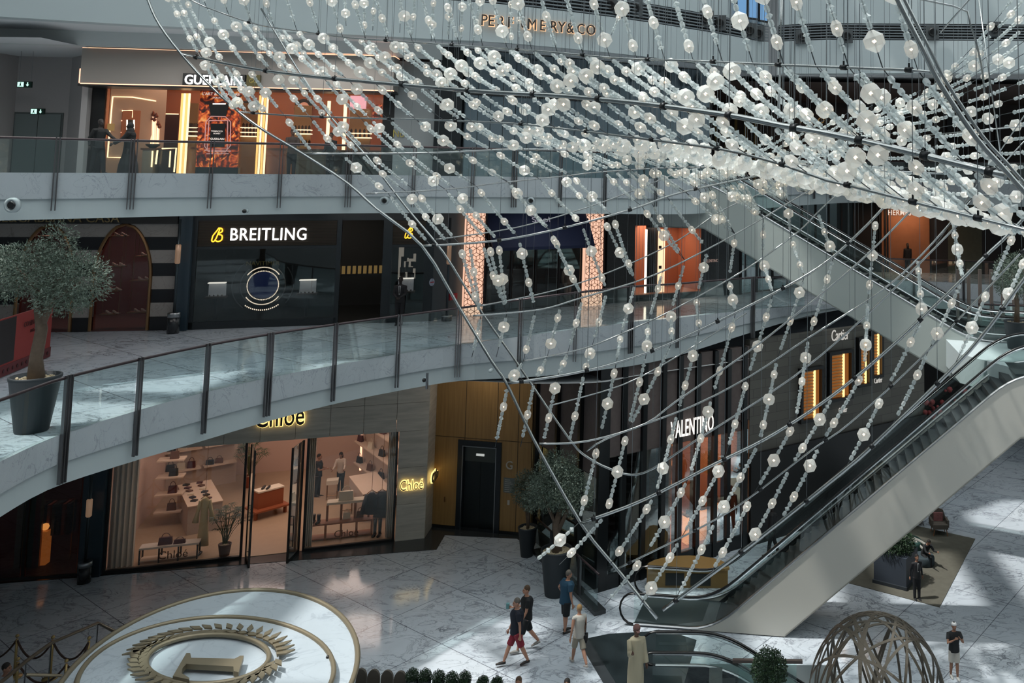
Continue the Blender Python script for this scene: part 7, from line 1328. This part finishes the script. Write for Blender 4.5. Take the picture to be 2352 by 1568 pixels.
RC=[(2005,-120,10.6),(2062,0,10.5),(2117,109,10.4),(2158,190,10.35),(2242,316,10.2),(2300,381,10.1),(2352,439,10.),(2430,520,9.8)]
tubepart([at(*p) for p in smooth(RC,3)],.032,'edge_rail'); tubepart([at(p[0]+13,p[1]-6,p[2]+.25) for p in smooth(RC,3)],.022,'edge_rail')
RD=[(1895,-40,20),(2190,14,21),(2228,55,21),(2254,150,21),(2262,225,21)]; tubepart([at(*p) for p in smooth(RD,3)],.025,'inner_rail')
RE=[(2160,75,20),(2225,0,20),(2260,-60,20)]; tubepart([at(*p) for p in RE],.02,'inner_rail')
for a,b in(((2240,-60,16),(2300,370,15)),((2405,190,16),(2150,560,19)),((2352,325,17),(2190,500,19)),((2352,290,18),(2130,310,20)),((1790,270,13.9),(1795,-80,13.9)),((1786,272,13.9),(1800,-80,13.9))): tubepart([at(*a),at(*b)],.012,'brace_rod')
# --- bead templates: (profile, sides)
BEAD={'L':([(.03,-.15),(.135,-.06),(.135,.06),(.03,.15)],10,.32),'M':([(.036,-.115),(.082,-.055),(.082,.055),(.036,.115)],8,.24),'S':([(.024,-.055),(.042,-.032),(.042,.032),(.024,.055)],6,.115),'D':([(.012,-.055),(.066,0),(.012,.055)],4,.11),'O':([(.03,-.022),(.054,0),(.03,.022)],8,.05)}
SEQ='SDSMSSDSLSDSSMSDSOS'
rsb=random.Random(21)
def beadmesh(mb,c,ax,kind,mi):
    prof,n,_=BEAD[kind]; x=ax.orthogonal().normalized(); y=ax.cross(x); R=[]; ph=rsb.random()*6
    for r,z in prof: R.append(mb.vs([c+ax*z+x*(r*math.cos(2*PI*k/n+ph))+y*(r*math.sin(2*PI*k/n+ph)) for k in range(n)]))
    for a,b in zip(R,R[1:]):
        for k in range(n): l=(k+1)%n; mb.face((a+k,a+l,b+l,b+k),mi)
    mb.face([R[0]+k for k in reversed(range(n))],mi); mb.face([R[-1]+k for k in range(n)],mi)
STR=[]; LARGE=[]   # (pixel size, centre, axis, string object)
def bulb(mb,c,r):
    b=mb.vs([c+Vector(v)*r for v in((1,0,0),(-1,0,0),(0,1,0),(0,-1,0),(0,0,1),(0,0,-1))])
    for f in((0,2,4),(2,1,4),(1,3,4),(3,0,4),(2,0,5),(1,2,5),(3,1,5),(0,3,5)): mb.face([b+i for i in f],2)
def string(nodes,scale=1.,sag=.04,off=0):
    """nodes: world points joined tube to tube; beads follow with small gaps at the joints"""
    mb=MB(); big=[]; q=off
    for a,b in zip(nodes,nodes[1:]):
        L=(b-a).length
        if L<.25: continue
        path=[a.lerp(b,i/8)-Vector((0,0,sag*L*4*(i/8)*(1-i/8))) for i in range(9)]; ls=[0]
        for u,v in zip(path,path[1:]): ls.append(ls[-1]+(v-u).length)
        mb.tube(path,.008,4,3,cap=False); s=.14
        def pos(l):
            for i in range(8):
                if l<=ls[i+1]: return path[i].lerp(path[i+1],(l-ls[i])/(ls[i+1]-ls[i])),(path[i+1]-path[i]).normalized()
            return path[-1],(path[-1]-path[-2]).normalized()
        while True:
            kd=SEQ[q%len(SEQ)]; ln=BEAD[kd][2]*scale
            if s+ln>ls[-1]-.12: break
            c,ax=pos(s+ln/2)
            if kd=='L': big.append((c,ax)); bulb(mb,c,.03)
            else:
                beadmesh(mb,c,ax,kd,0 if kd=='M' else 1)
                if kd=='M': bulb(mb,c,.022)
            s+=ln; q+=1
    o=len(STR); sc_=[]
    for v in nodes: w_=(v-CAM).dot(FF); x=CX+F*(v-CAM).dot(RR)/w_; y=CY-F*(v-CAM).dot(UU)/w_; sc_.append(1/w_ if -60<x<2410 and -60<y<1600 else 0)
    STR.append((sum(sc_),mb))
    for c,ax in big:
        v=c-CAM; w_=v.dot(FF); x=CX+F*v.dot(RR)/w_; y=CY-F*v.dot(UU)/w_; inside=-20<x<2372 and -20<y<1588
        LARGE.append(((1/w_ if inside else 0),c,ax,o))
dx={0:[(250,70),(1500,85),(2100,95)],1:[(435,90),(950,150),(1817,184),(2137,200)],2:[(420,82),(761,86),(1200,128),(1923,173),(2310,190)],
3:[(551,64),(700,70),(1188,134),(1500,60),(1700,-20),(2100,-180),(2480,-320)],4:[(697,108),(1400,108),(1700,-20),(2180,-160)],5:[(841,100),(1300,95),(1562,70),(2050,-110)],6:[(967,34),(1076,38),(1200,46),(1355,64),(1500,96),(1770,60),(1960,-60)],
7:[(1086,-20),(1340,-35),(1600,-32),(1870,20)],8:[(1198,-35),(1900,40)],9:[(1168,-30),(1500,-45),(1900,-65),(2060,0)],10:[(1347,-45),(1700,-55),(2230,30)],11:[(1334,-110),(1700,-98),(2000,-100),(2380,-60)],12:[(1417,-90),(1700,-100),(2440,-80)]}
USED={k:[] for k in range(14)}; GAP={7:38,8:44,9:50,10:56,11:62,12:64,13:60}
def clash(k,x): return k in GAP and any(abs(x-u)<GAP[k] for u in USED[k])
def chain(k0,x,kd=lambda k:1.,kend=13,off=0):
    if clash(k0,x): return False
    USED[k0].append(x); nodes=[T[k0].P(x,kd(k0))]; k=k0
    while k<kend:
        x2=x+interp(dx[k],x)
        if x2<T[k+1].x0-8 or x2>T[k+1].x1+8:
            if x2<T[k+1].x0 and k>=7:   # free hanging tail outside the rail
                a=nodes[-1]; y2=T[k+1].y(T[k+1].x0); nodes.append(at(x2,y2-10,T[k+1].w(T[k+1].x0)))
            break
        if clash(k+1,x2) and k+1>k0: x2=min(USED[k+1],key=lambda u:abs(u-x2)); nodes.append(T[k+1].P(x2)); break
        USED[k+1].append(x2); nodes.append(T[k+1].P(x2,kd(k+1))); x=x2; k+=1
    if len(nodes)>1: string(nodes,1.,.02,off); return True
ns=0
for k0,xs in((7,range(1110,1860,58)),(8,range(1235,1930,64)),(9,range(1330,2060,76)),(10,range(1370,2200,82)),(11,range(1395,2360,86)),(12,range(1500,2440,80))):
    for x in xs: ns+=bool(chain(k0,float(x)+6*math.sin(x),off=ns*7))
for k0,xs in((1,(395,)),(2,(430,480,530)),(3,(560,610)),(4,(705,)),(6,(985,1035,1078,1107))):
    for x in xs: ns+=bool(chain(k0,float(x),off=ns*7,kend=7))
x=252.
while x<2150: ns+=bool(chain(0,x,off=int(ns*5),kend=7)); x+=interp([(250,50),(1000,54),(1500,66),(2100,84)],x)
# second, farther layer of strings filling the middle
back=lambda k: {0:1.2,1:1.18,2:1.15,3:1.12,4:1.06,5:1.04,6:1.02}.get(k,1.)
x=560.
while x<2000: ns+=bool(chain(1,x,back,7 if int(x)%3 else 13,off=ns*3)); x+=88
for x in range(1180,2100,70): ns+=bool(chain(3,float(x)+17,back,6,off=ns*3))
print('strings',ns)
# right hand sheet falling toward the crest
R0=[(2430,-150),(2440,-60),(2440,20),(2440,90),(2440,170),(2440,240),(2440,310),(2440,380),(2440,450)]
for i in range(16):
    t_=i/15; j=t_*(len(R0)-1); a=R0[int(j)]; b=R0[min(len(R0)-1,int(j)+1)]; f=j-int(j); px_=a[0]+(b[0]-a[0])*f; py_=a[1]+(b[1]-a[1])*f
    cx_=interp([(0,2150),(.3,2060),(.6,1900),(1,1650)],t_); cy_=interp([(0,195),(.3,255),(.6,315),(1,375)],t_); d0=interp([(0,20),(1,18.5)],t_); d1=interp([(0,23),(1,25)],t_)
    n=4; nodes=[at(px_+(cx_-px_)*q/n,py_+(cy_-py_)*q/n+ (20*math.sin(PI*q/n)),1/((1/d0)*(1-q/n)+(1/d1)*q/n)) for q in range(n+1)]; string(nodes,1,.02,i*4)
for i in range(9):   # short cross strings making the dense bright ridge
    a=at(2170-i*55,190+i*17,24.); b=at(1990-i*45,300+i*11,24.5); c=at(1880-i*35,372+i*4,25.); string([a,b,c],1,.0,i*5)
for i,(x0,y0,x1,y1) in enumerate(((790,-60,795,60),(835,-60,838,95),(862,-60,856,70),(925,-60,918,75),(958,-60,945,90),(1000,-60,990,95),(1035,-60,1030,90),(1065,-60,1058,100),(1110,-40,1085,105),(1172,-60,1175,112),(1190,-60,1192,112),(1450,-30,1400,90))): string([at(x0,y0,27.5),at(x1,y1,27.5)],.9,0,i*3)
# frosted large beads: the hundred largest are pieces of their own, the rest one mesh
order=sorted(range(len(STR)),key=lambda i:-STR[i][0]); SO={}
for i in order[:99]: SO[i]=STR[i][1].build('bead_string',[FROST,CLEAR,BULB,CAB],CH)
rest=MB()
for i in order[99:]:
    q=STR[i][1]; b=len(rest.v); rest.v+=q.v; rest.f+=[tuple(j+b for j in f) for f in q.f]; rest.m+=q.m; rest.sm+=q.sm
o=rest.build('bead_string',[FROST,CLEAR,BULB,CAB],CH); o['kind']='stuff'
LARGE=[(q[0],q[1],q[2],SO.get(q[3])) for q in LARGE]
LARGE.sort(key=lambda q:(q[3] is None,-q[0]))
tmpl=MB(); rsb.seed(1); beadmesh(tmpl,Vector((0,0,0)),Vector((0,0,1)),'L',0); me=bpy.data.meshes.new('frosted_bead'); me.from_pydata(tmpl.v,[],tmpl.f); me.materials.append(FROST)
for s_,c,ax,o in LARGE[:100]:
    b=bpy.data.objects.new('frosted_bead',me); COL.objects.link(b); b.parent=o; b.location=c-wloc(o); b.rotation_mode='QUATERNION'; b.rotation_quaternion=ax.to_track_quat('Z','Y')
mb=MB()
for s_,c,ax,o in LARGE[100:]: beadmesh(mb,c,ax,'L',0)
o=mb.build('frosted_bead',FROST,CH); o['kind']='stuff'
# joints and suspension wires
jn=0
for k in(1,2,3,6,9,11,12,13):
    tb=T[k]; x=tb.x0+30
    while x<tb.x1-10 and jn<90:
        p=tb.P(x); q=tb.P(x+4); mb=MB(); ax=(q-p).normalized(); mb.lathe(p-ax*.05,[(tb.r+.018,0),(tb.r+.018,.1)],8,0,ax); mb.tube([p,p+Vector((0,0,.09))],.014,5); mb.build('tube_clamp',JOINT,CH); jn+=1
        mb=MB(); top=Vector((p.x,p.y,29.5)); mb.tube([p+Vector((0,0,.1)),top],.0055,4); mb.build('suspension_wire',mat('wire_grey',hx('70767a'),.4,.6),CH)
        x+=interp([(0,170),(1000,150),(2400,150)],x)
rw=random.Random(8)
mb=MB()
for i in range(110):
    k=rw.choice((1,2,3,4,5,6,7,8,9,10)); tb=T[k]; x=rw.uniform(tb.x0,tb.x1); p=tb.P(x,rw.uniform(1,1.08)); mb.tube([p,Vector((p.x+rw.uniform(-.25,.25),p.y,29.5))],.004,3,cap=False)
o=mb.build('suspension_wire',MT['wire_grey'],CH); o['kind']='stuff'
